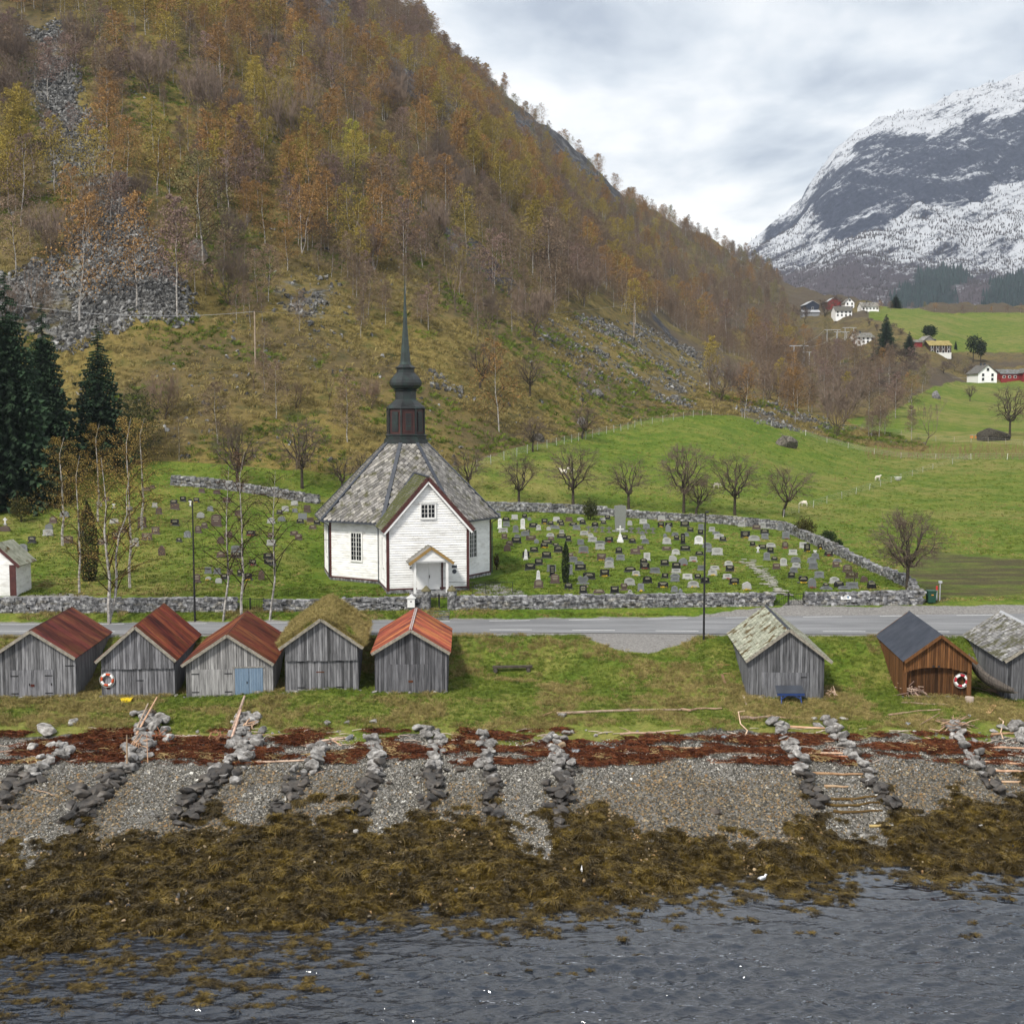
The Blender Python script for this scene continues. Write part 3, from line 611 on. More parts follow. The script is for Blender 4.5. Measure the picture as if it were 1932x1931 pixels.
def orchard(seed, Hh=8, W=.44, lean=0, n1=9, n2=6, n3=9):
    r = random.Random(seed); tr = MB(); br = MB(); th = Hh*.27; top = Vector((lean*Hh*.1, 0, th)); C = Vector((lean*Hh*.15, 0, Hh*.60))
    tr.tube([(0, 0, -.3), (lean*.1, 0, th*.5), top, top+Vector((0, 0, .35))], [.24, .19, .17, .12], 7)
    def curve(a, b, r0, r1, n, sag, mbx, sides):
        pts = []; 
        for i in range(n+1):
            t = i/n; q = a.lerp(b, t)+Vector((0, 0, sag*4*t*(1-t)))+(rv(r, (b-a).length*.045) if 0 < i < n else Vector()); pts.append(q)
        mbx.tube(pts, [r0+(r1-r0)*i/n for i in range(n+1)], sides, 0, False); return pts
    for i in range(n1):
        az = i*2.4+r.random()*.6; el = .1+1.25*((i+.5)/n1); d = Vector((math.cos(az)*math.cos(el), math.sin(az)*math.cos(el), math.sin(el)))
        e1 = C+Vector((d.x*W*Hh*.62, d.y*W*Hh*.62, (d.z-.35)*Hh*.36)); P1 = curve(top+Vector((0, 0, r.uniform(-.1, .3))), e1, .11, .05, 5, -.12*Hh*.3, tr, 5)
        for j in range(n2):
            s = P1[r.randint(2, 5)]; dd = (s-C+rv(r, Hh*.16)+d*Hh*.12); dd.z += .05*Hh; dd.normalize(); k = 1/math.sqrt((dd.x/(W*Hh))**2+(dd.y/(W*Hh))**2+(dd.z/(Hh*.39))**2)
            e2 = C+dd*k*r.uniform(.68, .98); P2 = curve(s, e2, .04, .018, 4, .15, br, 3)
            for q in range(n3):
                s2 = P2[r.randint(1, 4)]; e3 = s2+(s2-C).normalized()*r.uniform(.2, .7)+rv(r, .30); e3.z += .1; mid = s2.lerp(e3, .5)+rv(r, .07)
                ribbon(br, [s2, mid, e3], .035, .02)
                for _ in range(2): t2 = mid+rv(r, .28); ribbon(br, [mid, mid.lerp(t2, .5)+rv(r, .03), t2], .026, .018)
    return tr, br
def spruce(seed, Hh=16, R0=3.4, nl=50, per=12):
    r = random.Random(seed); tr = MB(); cr = MB(); tr.tube([(0, 0, -.4), (0, 0, Hh*.5), (0, 0, Hh)], [.28, .15, .02], 6)
    for i in range(nl):
        t = i/(nl-1); z = Hh*(.05+.94*t); L = R0*(1-t)**.85*(.8+.35*r.random())+.25
        for k in range(per if t < .8 else 5):
            az = k*2*PI/per+i*1.3+r.gauss(0, .15); l = L*(.65+.6*r.random()); d = Vector((math.cos(az), math.sin(az), 0)); s = Vector((-d.y, d.x, 0))
            p = Vector((0, 0, z)); q = p; w = .10+.055*l
            for j in range(5):
                f_ = (j+1)/5; nq = p+d*l*f_+Vector((0, 0, -.38*l*f_**1.2+(.12*l*(f_**3))+.15))
                b = len(cr.v); ww = w*(1.15-f_*.7)
                cr.v += [q[:], nq[:], (q.lerp(nq, .7)+s*ww*2.0+Vector((0, 0, -.34*w*3))+rv(r, .06))[:], (q.lerp(nq, .7)-s*ww*2.0+Vector((0, 0, -.34*w*3))+rv(r, .06))[:], (q.lerp(nq, .4)+rv(r, .05)-Vector((0, 0, w*2.0)))[:]]
                cr.f += [(b, b+1, b+2), (b, b+3, b+1), (b, b+1, b+4)]; cr.m += [0, 0, 0]; q = nq
    return tr, cr
def leafball(seed, r3=(1, 1, 1), n=1500, s=.07, cone=False, col=0):
    r = random.Random(seed); mb = MB()
    for _ in range(n):
        d = rv(r).normalized(); k = (r.random()**.35)*(.85+.25*math.sin(d.x*5+seed)*math.sin(d.z*4+d.y*5)); c = Vector((d.x*r3[0], d.y*r3[1], d.z*r3[2]))*k
        if cone:
            z = r.random(); c = Vector((d.x*r3[0]*(math.sin(PI*min(1, z*.9+.12))**.6), d.y*r3[1]*(math.sin(PI*min(1, z*.9+.12))**.6), (z*2-1)*r3[2]))
        c.z += r3[2]; tri(mb, c, s*(.6+.8*r.random()), r, 0)
    return mb
BIR = []; 
for i, kw in enumerate([dict(), dict(spread=.36, nb=24), dict(spread=.24, nb=28, low=.3), dict(fork=True, nb=16), dict(spread=.4, nb=22, low=.14, buds=10)]):
    t_, c_ = birch(100+i, **kw); BIR.append((t_.mesh('birch_trunk', BIRCH), c_.mesh('birch_crown', [TWIG, BUD])))
FIR = []
for i in range(3):
    t_, c_ = spruce(200+i); FIR.append((t_.mesh('spruce_trunk', BARK), c_.mesh('spruce_crown', SPRUCE)))
for i in range(2):
    t_, c_ = spruce(230+i, 26, 5.0, 78, 16); FIR.append((t_.mesh('spruce_trunk', BARK), c_.mesh('spruce_crown', SPRUCE)))
APP = []
for i, kw in enumerate([dict(spread=1.0), dict(spread=.9, up=.3), dict(spread=1.15, up=.1, trunk=.26), dict(spread=.85, up=.35, Hh=9), dict(spread=1.3, up=.05, twist=.7, trunk=.25), dict(spread=.7, up=.45, stems=3, rad=.2, Hh=9)]):
    t_, c_ = bare(300+i, lev=6, **kw); APP.append((t_.mesh('fruit_trunk', BARK), c_.mesh('fruit_branches', TWIG)))
ORC = []
for i, kw in enumerate([dict(), dict(Hh=9, n1=11), dict(W=.5, lean=.6), dict(Hh=10, n1=12, n2=7), dict(Hh=6, W=.6, lean=1), dict(W=.58, lean=-1), dict(Hh=9, W=.47, n1=13, n2=8)]):
    t_, c_ = orchard(350+i, **kw); ORC.append((t_.mesh('fruit_trunk', BARK), c_.mesh('fruit_branches', TWIG)))
SHR = []
for i, kw in enumerate([dict(stems=4, Hh=7, trunk=.3, lev=5, up=.5, spread=.6, rad=.12), dict(stems=3, Hh=6, trunk=.3, lev=5, up=.35, spread=.8, rad=.12), dict(stems=1, Hh=9, trunk=.3, lev=6, up=.6, spread=.6, rad=.14, kids=(2, 3))]):
    t_, c_ = bare(400+i, **kw); SHR.append((t_.mesh('scrub_trunk', BARK), c_.mesh('scrub_branches', TWIG)))
HTS = {}
def zmax(me):
    if me.name not in HTS:
        c = np.empty(len(me.vertices)*3, np.float32); me.vertices.foreach_get('co', c); HTS[me.name] = float(c.reshape(-1, 3)[:, 2].max())
    return HTS[me.name]
def tree(kindname, pair, p, h, label, cat, col=(1, 1, 1), group=None, crown='crown', rz=None, wide=1.0, tcol=(1, 1, 1), sink=.1):
    s = h/max(zmax(pair[0]), zmax(pair[1])); e = empty(kindname, (p[0], p[1], p[2]-sink), label, cat, R.random()*6.28 if rz is None else rz, group)
    e.scale = (s*wide, s*wide, s)
    link('trunk', pair[0], e, color=tcol); link(crown, pair[1], e, color=col); return e
# colour families for the hillside crowns
OR_ = (.31, .175, .062); YE = (.32, .245, .05); BRN = (.22, .155, .105); PUR = (.23, .155, .13); OLV = (.23, .20, .085); YG = (.40, .38, .06)
FAM = [(OR_, 'orange-budded birch'), (YE, 'yellow-budded birch'), (BRN, 'brown leafless birch'), (PUR, 'reddish-brown birch'), (OLV, 'olive-green birch')]
# hand-placed hillside trees: (u, v_base, height px, family, variant)
HT = [(383,500,213,4,0),(335,700-95,240,3,2),(258,580,220,0,1),(150,605,240,0,4),(283,235,60,1,1),(290,290,115,1,4),(40,430,180,3,4),(200,330,170,0,2),(240,350,130,0,0),(95,300,90,3,1),(500,465,120,0,0),(545,430,110,3,2),(30,520,150,2,0),
      (720,440,150,2,0),(620,310,140,0,2),(665,345,120,5,1),(560,300,150,2,3),(840,430,140,0,1),(880,480,130,1,4),(760,520,150,3,1),(1005,520,140,1,2),(1040,560,150,2,0),(480,230,120,1,2),(420,200,130,0,0),(860,590,120,2,2),(930,560,130,3,3),
      (1165,560,150-60,0,4),(1180,590,105,0,1),(1240,590,90,2,1),(1010,640,110,2,4),(1090,560,100,3,1),(1290,615,85,0,4),(1330,640,90,0,1),(1370,650,85,3,0),(1420,680,100,0,4),(1445,690,90,3,1),(1470,650,80,2,4),(1165,490,80,1,1),(1110,500,90,0,3),
      (1405,790,110,0,4),(1500,800,110,0,0),(1600,790,90,2,4),(1640,790,95,2,1),(1690,790,90,3,1),(1720,785,90,4,4),(1560,800,70,2,3),(990,455,80,1,0),(700,235,90,0,1),(790,290,95,0,4),(520,170,90,0,2),(330,120,95,4,1),(180,110,110,4,0),(90,190,120,3,2),(20,240,130,2,4)]
trees = []   # (x, y, z, h, family, variant, hand)
for (u, v, hp, fam, var) in HT:
    p = pick(u, v, 150); trees.append((p.x, p.y, p.z, hp*p.y/F, fam, var))
HP = np.array([(t[0], t[1]) for t in trees])
OPEN = [[(330,580),(500,640),(640,625),(760,620),(900,640),(1010,660),(1060,600),(1180,590),(1300,640),(1420,700),(1460,760),(1330,780),(1000,860),(300,880),(330,700)]]
N_ = 10500; xa = NR.uniform(-.5, .52, N_); yr = 152*np.exp(NR.uniform(0, 1, N_)**.50*math.log(1050/152)); xr = xa*yr
zr_ = H(xr, yr); uu, v_ = uv(xr, yr, zr_)
okk = (fieldmask(uu, v_) < .5) & (yr > np.interp(uu, _cu, _cD[:, 2])+3) & (v_ > -260)
okk &= ~(inpoly(uu, v_, [(1500,640),(1932,560),(2400,560),(2400,900),(1500,900)]) & (NR.rand(N_) > .25))
okk &= ~(inpoly(uu, v_, OPEN[0]) & (NR.rand(N_) > .10))
sc_ = np.zeros(N_, bool)
for q_ in SCREE_P[:1]: sc_ |= inpoly(uu, v_, q_)
okk &= ~(sc_ & (NR.rand(N_) > .22))
for q_ in SCREE_P[1:]: okk &= ~inpoly(uu, v_, q_)
for q_ in CLIFF_P: okk &= ~(inpoly(uu, v_, q_) & (NR.rand(N_) > .2))
okk &= ~((uu > 950) & (v_ > 600) & (uu < 1420) & (NR.rand(N_) > .4))
okk &= ~((uu < 330) & (v_ > 620)); okk &= ~inpoly(uu, v_, [(1470,530),(1620,560),(2400,545),(2400,800),(1770,800),(1760,720),(1640,690),(1500,640)])
for (q1, q2, rr) in [(hx, hy, 5) for hx, hy in HP]: okk &= np.hypot(xr-q1, yr-q2) > rr
fn = fbm(xr/45, yr/45, 3, 70); 
for k in np.nonzero(okk)[0]:
    v = fn[k]+NR.normal()*.09; y = yr[k]
    if inpoly(np.array([uu[k]]), np.array([v_[k]]), [(880,180),(1500,640),(1700,640),(1560,540),(1000,190)])[0] and y > 450: fam = 4 if v < .55 else 0
    else: fam = 1 if v > .63 else 0 if v > .54 else 3 if v > .46 else 2
    if v_[k] > 430 and NR.rand() < .6: fam = 2
    elif NR.rand() < .2: fam = 2
    hh = 5+8.5*NR.rand()+(3 if fam < 2 else 0)
    if y < 260 and fam == 2: hh *= .75
    trees.append((xr[k], y, zr_[k], min(hh, 15), fam, int(NR.randint(0, 5))))
trees_vis = []
for t in trees:
    u, v = uv(t[0], t[1], t[2]); vt = v-t[3]*F/t[1]
    trees_vis.append((t[3]/t[1]*(1 if (-20 < u < 1952 and v > 0) else .1), t))
trees_vis.sort(key=lambda a: -a[0])
def where(u, v, y):
    if u < 130: s = 'at the left edge of the slope'
    elif u < 400: s = 'beside the pale scree on the left'
    elif u < 700: s = 'on the slope above the left churchyard'
    elif u < 950: s = 'on the slope behind the church spire'
    elif u < 1200: s = 'on the slope right of the spire'
    elif u < 1420: s = 'on the lower spur of the hillside'
    else: s = 'by the power lines'
    hgt = 'high up ' if v < 200 else 'halfway up ' if v < 450 else 'low down '
    return hgt+s
cols6 = [OR_, YE, BRN, PUR, OLV, YG]; nm6 = [f[1] for f in FAM]+['bright yellow-green birch']
rest = []; HL = {}
for i, (_, t) in enumerate(trees_vis):
    fam = t[4]
    if i < 290:
        u, v = uv(t[0], t[1], t[2]); c = cols6[fam]; j = .8+.4*R.random()
        pair = SHR[t[5] % 3] if (fam == 2 and t[5] > 1) else BIR[t[5]]
        nm = 'birch_tree' if pair in BIR else 'bare_tree'
        lb = (nm6[fam] if pair in BIR else 'grey-brown leafless tree')+' '+where(u, v, t[1])
        e_ = tree(nm, pair, t[:3], t[3], lb, 'tree', tuple(x*j for x in c) if pair in BIR else (1.5, 1.4, 1.35), 'trees on the hillside', tcol=(1, 1, 1) if pair in BIR else (1.6, 1.5, 1.4)); HL.setdefault(lb, []).append((float(u), e_))
    else: rest.append(t)
ORD = ['', 'second ', 'third ', 'fourth ', 'fifth ', 'sixth ', 'seventh ', 'eighth ', 'ninth ', 'tenth ', 'eleventh ', 'twelfth ', '13th ', '14th ', '15th ', '16th ', '17th ', '18th ', '19th ', '20th ', '21st ', '22nd ', '23rd ', '24th ', '25th ', '26th ', '27th ', '28th ', '29th ', '30th ']+['%dth ' % k for k in range(31, 120)]
for lb, es in HL.items():
    es.sort(key=lambda q: q[0])
    for i, (_, e_) in enumerate(es): e_['label'] = (ORD[i].strip()+' from left, ' if i else 'leftmost ')+lb if len(es) > 1 else lb
# the remaining far wood: one object
def joined(pair, col, key):
    me = pair[1].copy(); me.name = key
    for mi_, m_ in enumerate(list(me.materials)):
        if m_ == BUD:
            nm_ = 'buds_'+key.split('_')[-1]; m2 = bpy.data.materials.get(nm_) or M(nm_, [tuple(x*.65 for x in col), tuple(x*1.1 for x in col)], .05, .9, 0, vary=.35); me.materials[mi_] = m2
    me.materials.append(BIRCH if pair in BIR else BARK); bm = bmesh.new(); bm.from_mesh(me); n0 = len(bm.faces); bm.from_mesh(pair[0]); bm.faces.ensure_lookup_table()
    for f_ in bm.faces[n0:]: f_.material_index = len(me.materials)-1
    bm.to_mesh(me); bm.free(); return me
FT = [joined(BIR[k], c, 'far%d_%s' % (k, n_)) for c, n_ in ((OR_, 'orange'), (YE, 'yellow'), (BRN, 'brown'), (PUR, 'red'), (OLV, 'olive')) for k in (0, 1, 2, 4)]
FH = [zmax(m_) for m_ in FT]
ix = [min(4, t[4] if t[4] < 5 else 1)*4+(t[5] % 4) for t in rest]
scatter('far_wood', [(t[0], t[1], t[2]-.2) for t in rest], [(0, 0, R.random()*6.28) for _ in rest], [t[3]/FH[k] for t, k in zip(rest, ix)], FT, 'far birch wood covering the mountain side', 'wood', idx=ix)
# wood on the snow mountain
st_ = MB()
for k in range(5):
    a = k*2*PI/5; st_.v += [(math.cos(a)*1.2, math.sin(a)*1.2, 1+.5*k), (math.cos(a+2.6)*1.2, math.sin(a+2.6)*1.2, 3), (0, 0, 8)]; st_.f.append((3*k, 3*k+1, 3*k+2)); st_.m.append(0)
SNT = M('mountain_birch', [(.040, .032, .034), (.075, .06, .062)], .01, .95, 0, vary=.3); CNT = M('far_conifer', [(.006, .018, .018), (.012, .03, .026)], .02, .95, 0, vary=.3)
cn_ = MB(); cn_.lathe([(3.4, 0), (1.9, 6), (.1, 15)], 5)
sm, cm = st_.mesh('mountain_birch', SNT), cn_.mesh('far_conifer', CNT)
n = 80000; i = NR.randint(0, 420, n); j = NR.randint(25, 240, n)
pr_ = NR.rand(n); ok1 = (rb[i, j] < .3) & (con[i, j] < .3) & (MU[i, j] < 2050) & (pr_ < np.clip(.25+sst(330, 440, vv[i, j])*.75, 0, 1))
jit = NR.uniform(-6, 6, (n, 2))
pts = np.stack([MX[i, j]+jit[:, 0], MY[i, j]+jit[:, 1], MZ[i, j]-1], 1)
scatter('mountain_birch_wood', pts[ok1], np.stack([np.zeros(ok1.sum()), np.zeros(ok1.sum()), NR.rand(ok1.sum())*6], 1), NR.uniform(.5, 1.25, ok1.sum()), [sm], 'leafless birch wood speckling the snowy mountain side', 'wood')
n = 26000; i = NR.randint(0, 420, n); j = NR.randint(2, 120, n); ok2 = (con[i, j] > .5) & (MU[i, j] < 2100)
pts = np.stack([MX[i, j]+NR.uniform(-12, 12, n), MY[i, j]+NR.uniform(-6, 6, n), MZ[i, j]-1], 1)
scatter('conifer_wood', pts[ok2], np.zeros((ok2.sum(), 3)), NR.uniform(.6, 1.5, ok2.sum()), [cm], 'dark conifer wood at the foot of the snowy mountain', 'wood')
# ------------------------------------------------------------------ rocks
def hull(seed, n=14, fl=(1, 1, 1), mat=ROCK, name='rock', bev=False):
    r = random.Random(seed); bm = bmesh.new()
    for _ in range(n):
        d = rv(r).normalized(); bm.verts.new((d.x*fl[0]*.5, d.y*fl[1]*.5, d.z*fl[2]*.5))
    g = bmesh.ops.convex_hull(bm, input=bm.verts); bmesh.ops.delete(bm, geom=[v for v in bm.verts if not v.link_faces], context='VERTS')
    if bev: bmesh.ops.bevel(bm, geom=list(bm.edges), offset=.028, segments=1, affect='EDGES')
    me = bpy.data.meshes.new(name); bm.to_mesh(me); bm.free(); me.materials.append(mat); return me
def boxstone(seed, mat=STONE, name='wall_stone'):
    r = random.Random(seed); bm = bmesh.new()
    for sx in (-1, 1):
        for sy in (-1, 1):
            for sz in (-1, 1):
                c = [sx*.5*(1-.12*r.random()), sy*.5*(1-.05*r.random()), sz*.5*(1-.14*r.random())]
                bm.verts.new(c); k = r.randint(0, 2); c2 = list(c); c2[k] *= .55+.3*r.random(); bm.verts.new([x*1.03 for x in c2])
    bmesh.ops.convex_hull(bm, input=bm.verts); bmesh.ops.delete(bm, geom=[v for v in bm.verts if not v.link_faces], context='VERTS')
    me = bpy.data.meshes.new(name); bm.to_mesh(me); bm.free(); me.materials.append(mat); return me
WST = [boxstone(500+i) for i in range(10)]
RK = [hull(520+i, 15, (1, .85, .72), ROCK, 'rock', True) for i in range(8)]
WRK = [hull(540+i, 15, (1.1, .8, .62), WETROCK, 'wet_rock', True) for i in range(8)]
PB = [hull(560+i, 9, (1, .8, .6), PEBBLE, 'pebble') for i in range(5)]
PT = [hull(570+i, 9, (1, .8, .6), PEBTAN, 'tan_pebble') for i in range(5)]
SCR = [hull(580+i, 10, (1.1, .9, .7), SCREE, 'scree') for i in range(6)]
# scree on the slope
n = 60000; ii = NR.randint(0, NA, n); jj = NR.randint(0, NY, n); w_ = scree[ii, jj]*1.0; den = (TY[jj]/150.)**2/9
mk = (w_ > .35) & (NR.rand(n) < .9) & (TY[jj] < 420)
def around(i, j, n):
    a = TA[i]+(NR.rand(n)-.5)*(TA[1]-TA[0]); y = TY[j]*(1+(NR.rand(n)-.5)*.0045); return a*y, y
k_ = np.argwhere((scree > .05) & (_Y < 430) & (_A > -.5)); ww_ = k_[:, 0], k_[:, 1]; wts = _Y[ww_]**2*np.where(TU[ww_] > 480, np.clip((fbm(_X[ww_]/7, _Y[ww_]/7, 3, 81)-.5)*8, .08, 1)*.35, np.clip((fbm(_X[ww_]/9, _Y[ww_]/9, 3, 82)-.36)*6, .12, 1)); wts /= wts.sum()
sel = k_[NR.choice(len(k_), 26000, p=wts)]
x, y = around(sel[:, 0], sel[:, 1], len(sel)); 
scatter('scree_stones', np.stack([x, y, H(x, y)+.05], 1), NR.rand(len(x), 3)*6, .28+1.3*NR.rand(len(x))**4, SCR, 'pale broken stones of the scree slopes', 'stones')
k_ = np.argwhere((FM < .5) & far & (scree < .3) & (_Y < 330) & (_A > -.5)); wts = (_Y[k_[:, 0], k_[:, 1]]**2); wts /= wts.sum()
sel = k_[NR.choice(len(k_), 5000, p=wts)]; x, y = around(sel[:, 0], sel[:, 1], len(sel))
m_ = fbm(x/14, y/14, 3, 80) > .52; x, y = x[m_], y[m_]
scatter('hillside_stones', np.stack([x, y, H(x, y)], 1), NR.rand(len(x), 3)*6, .3+.9*NR.rand(len(x))**3, SCR, 'scattered stones lying in the rough hillside grass', 'stones')
# tufts
def tuft(seed, mat, n=16, h=.3, spread=.22, w=.03, name='tuft'):
    r = random.Random(seed); mb = MB()
    for _ in range(n):
        a = r.random()*6.28; b = Vector((math.cos(a), math.sin(a), 0)); p0 = b*spread*r.random()*.6; q = h*(.6+.6*r.random())
        ribbon(mb, [p0, p0+b*q*.25+Vector((0, 0, q*.7)), p0+b*q*.7+Vector((0, 0, q*.85))], w, w*.3)
    return mb.mesh(name, mat)
GT = [tuft(600+i, GRASS, 14, .16, .3, .02) for i in range(3)]; DT = [tuft(610+i, DRYGR, 14, .24, .35, .025) for i in range(3)]; HT_ = [tuft(620+i, DRYGR, 14, .5, .8, .09) for i in range(2)]+[tuft(625, GRASS, 14, .4, .8, .09)]
n = 60000; x = NR.uniform(-40, 44, n); y = NR.uniform(72.8, 98.5, n); yn, yf = road_near(x), road_far(x)
uk, vk = uv(x, y, H(x, y)); ok = ((y < yn-.7) | (y > yf+.5)) & ~inpoly(uk, vk, LAYBY) & ~inpoly(uk, vk, [(1470,1135),(1535,1135),(1560,1170),(1460,1170)]) & (y > 73+fbm(x/2, y/2, 2, 2)*2.6); x, y = x[ok], y[ok]
dn = fbm(x/3.2, y/2.2, 3, 44)+.10*(y < 79)+NR.normal(0, .06, len(x)); idx = np.where(dn > .55, 3, 0)+NR.randint(0, 3, len(x))
scatter('lawn_grass', np.stack([x, y, H(x, y)-.02], 1), np.stack([x*0, x*0, NR.rand(len(x))*6.28], 1), .5+.8*NR.rand(len(x)), GT+DT, 'short green and straw coloured grass between the boathouses', 'grass', idx=idx)
k_ = np.argwhere((FM < .5) & far & (scree < .5) & (_Y < 300) & (_A > -.48) & (_A < .48)); wts = (_Y[k_[:, 0], k_[:, 1]]**2); wts /= wts.sum()
sel = k_[NR.choice(len(k_), 26000, p=wts)]; x, y = around(sel[:, 0], sel[:, 1], len(sel))
idx = np.where(fbm(x/9, y/9, 3, 51) > .56, 2, NR.randint(0, 2, len(x)))
scatter('hillside_grass', np.stack([x, y, H(x, y)-.05], 1), np.stack([x*0, x*0, NR.rand(len(x))*6.28], 1), .5+1.0*NR.rand(len(x)), HT_, 'tussocks of straw and green grass on the rough slope', 'grass', idx=idx)
def kb(x, uk): return 75*(vn(x/2.3, x*0+.5, 301)-.5)+np.interp(uk, [-200, 0, 150, 300, 450, 600, 900, 1200, 1450, 1560, 1700, 1932, 2200], [1625, 1610, 1585, 1575, 1550, 1545, 1545, 1560, 1600, 1540, 1535, 1505, 1500])
# kelp
def clump(seed):
    r = random.Random(seed); mb = MB()
    for _ in range(60):
        a = r.random()*6.28; b = Vector((math.cos(a), math.sin(a), 0)); L = .12+.22*r.random(); p0 = b*.10*r.random()+Vector((0, 0, .06+.12*r.random()))
        pts = [p0, p0+b*L*.35+Vector((r.gauss(0, .04), r.gauss(0, .03), .03)), p0+b*L*.75+Vector((r.gauss(0, .05), r.gauss(0, .05), -.03)), Vector((b.x*L*1.1+r.gauss(0, .05), b.y*L*1.1+r.gauss(0, .05), -.03))]
        ribbon(mb, pts, .028, .016)
    mb.ell((0, 0, .0), (.13, .13, .09), 6, 4); return mb.mesh('wrack', KELP)
KC = [clump(640+i) for i in range(5)]
n = 110000; x = NR.uniform(-34, 36, n); y = NR.uniform(43, 70, n); z = H(x, y); uk, vk = uv(x, y, z)
kyy = kb(x, uk)
cl = fbm(x/1.5, y/1.1, 3, 88); d_ = (vk-kyy)/60
cl = .5*cl+.5*fbm(x/.55, y/.5, 2, 87); ok = (cl+np.clip(d_, -1.0, .5)*.34 > .50) & (z > -1.5); 
inw = z < .0; ok &= ~(inw & (NR.rand(n) > np.where(x < -8, .9, .75)*np.clip(1+z/np.where(x < -8, 1.6, .75), .06, 1)**1.5))
sl = np.zeros(len(x), bool)
for s_ in SLIPS: sl |= inpoly(uk+(cl-.5)*90, vk+(cl-.5)*60, s_) & (NR.rand(n) < .93)
ok |= inw & (x < -6) & (z > -1.2) & (cl > .47) & (NR.rand(n) < .4); ok &= ~sl; ok &= NR.rand(n) < .52
x, y, z = x[ok], y[ok], z[ok]
zt_ = np.where(z < -.05, np.where(x < -6, -.30+NR.rand(len(x))*.34, -.08+NR.rand(len(x))*.12), z)-.02; zt_ = np.maximum(zt_, z-.02)
s_ = (.35+1.35*fbm(x/.9, y/.8, 2, 89)**1.3*NR.uniform(.6, 1.4, len(x))); sz = np.where(z < -.05, .35, 1.0)
scatter('bladder_wrack', np.stack([x, y, zt_], 1), np.stack([x*0, x*0, NR.rand(len(x))*6.28], 1), np.stack([s_, s_, s_*sz], 1), KC, 'olive brown bladder wrack covering the low foreshore', 'seaweed')
# broken twigs and bark in the drift band
STK = []
for i in range(3):
    mb = MB(); mb.tube([(-.5, 0, 0), (0, .04*i, .03), (.5, 0, 0)], [.03, .026, .012], 4); STK.append(mb.mesh('twig_piece', DRIFTWD))
n = 1500; x = NR.uniform(-36, 38, n); y = NR.uniform(69.8, 76, n); z = H(x, y); uk, vk = uv(x, y, z); ok = (vk > 1375) & (vk < 1455) & (fbm(x/1.8, y/.9, 2, 401) > .5); x, y, z = x[ok], y[ok], z[ok]
scatter('drift_twigs', np.stack([x, y, z+.07], 1), np.stack([NR.normal(0, .08, len(x)), NR.normal(0, .08, len(x)), NR.normal(0, .5, len(x))], 1), .25+1.0*NR.rand(len(x))**2, STK, 'small pale broken twigs strewn over the tide line', 'twigs')
n = 1500; x = NR.uniform(-36, 38, n); y = NR.uniform(69.5, 76.5, n); z = H(x, y); uk, vk = uv(x, y, z); ok = (vk > 1378) & (vk < 1462) & (fbm(x/2.2, y/1.2, 2, 411) > .44) & (NR.rand(n) < .5); x, y, z = x[ok], y[ok], z[ok]
scatter('shore_stones', np.stack([x, y, z+.03], 1), np.stack([NR.normal(0, .3, len(x)), NR.normal(0, .3, len(x)), NR.rand(len(x))*6], 1), .10+.30*NR.rand(len(x))**2.5, RK[:5], 'pale fist to head sized stones lying in the dry seaweed', 'stones')
# pebbles
n = 110000; x = NR.uniform(-34, 35, n); y = NR.uniform(58, 76.5, n); z = H(x, y); uk, vk = uv(x, y, z)
kyy = kb(x, uk)
ok = (vk > 1384+26*fbm(x, y, 2, 3)) & (vk < kyy+45); sl = np.zeros(n, bool)
for s_ in SLIPS: sl |= inpoly(uk, vk, s_)
ok |= sl; ok &= (NR.rand(n) < .8); x, y, z, vk, uk, sl = x[ok], y[ok], z[ok], vk[ok], uk[ok], sl[ok]
bay = vn(x/3.3, y*0+.5, 15); tan = (vk+NR.normal(0, 14, len(x)) > 1462+60*(vn(x/3.1, y*.12, 33)-.5)) & ~(sl & (NR.rand(len(x)) < .8)); rnd = NR.rand(len(x))
idx = np.where(tan, 5, 0)+NR.randint(0, 5, len(x)); s_ = .05+.13*rnd**2.6; s_ = np.where(tan, s_*1.4, s_*.95); s_ = np.where((vk > 1450) & (rnd > .985), .32, s_)
scatter('beach_pebbles', np.stack([x, y, z+.01], 1), NR.rand(len(x), 3)*.8+np.stack([x*0, x*0, NR.rand(len(x))*6], 1), s_, PB+PT, 'grey and tan pebbles of the upper beach', 'pebbles', idx=idx)
n = 9000; x = NR.uniform(-32, 34, n); y = NR.uniform(48, 68, n); z = H(x, y); uk, vk = uv(x, y, z); ok = (vk > kb(x, uk)-10) & (z > -.15) & (fbm(x/2, y/1.6, 2, 311) > .56) & (NR.rand(n) < .42); x, y, z = x[ok], y[ok], z[ok]
scatter('weed_stones', np.stack([x, y, z+.12], 1), NR.rand(len(x), 3)*3, .12+.22*NR.rand(len(x))**2, [PT[0], PT[1], WRK[0], PT[2]], 'small tan and dark stones showing through the weed', 'stones')
MG = [tuft(690+i, GRASS, 12, .14, .5, .05, 'meadow') for i in range(3)]+[tuft(695, DRYGR, 12, .12, .5, .05, 'meadow_dry')]
n = 60000; a_q = NR.uniform(-.46, .47, n); y = 100*np.exp(NR.rand(n)**1.25*math.log(2.6)); x = a_q*y; z = H(x, y); uk, vk = uv(x, y, z)
ok = (fieldmask(uk, vk) > .5) & (y > road_far(x)+3) & ~((np.hypot(x+10, y-113) < 9)) & ~inpoly(uk, vk, [(1700,1075),(1760,1040),(1932,1055),(1932,1125),(1760,1130)])
x, y, z = x[ok], y[ok], z[ok]; q_ = fbm(x/7, y/5, 3, 46)+NR.normal(0, .08, len(x)); idx = np.where(q_ > .60, 3, NR.randint(0, 3, len(x)))
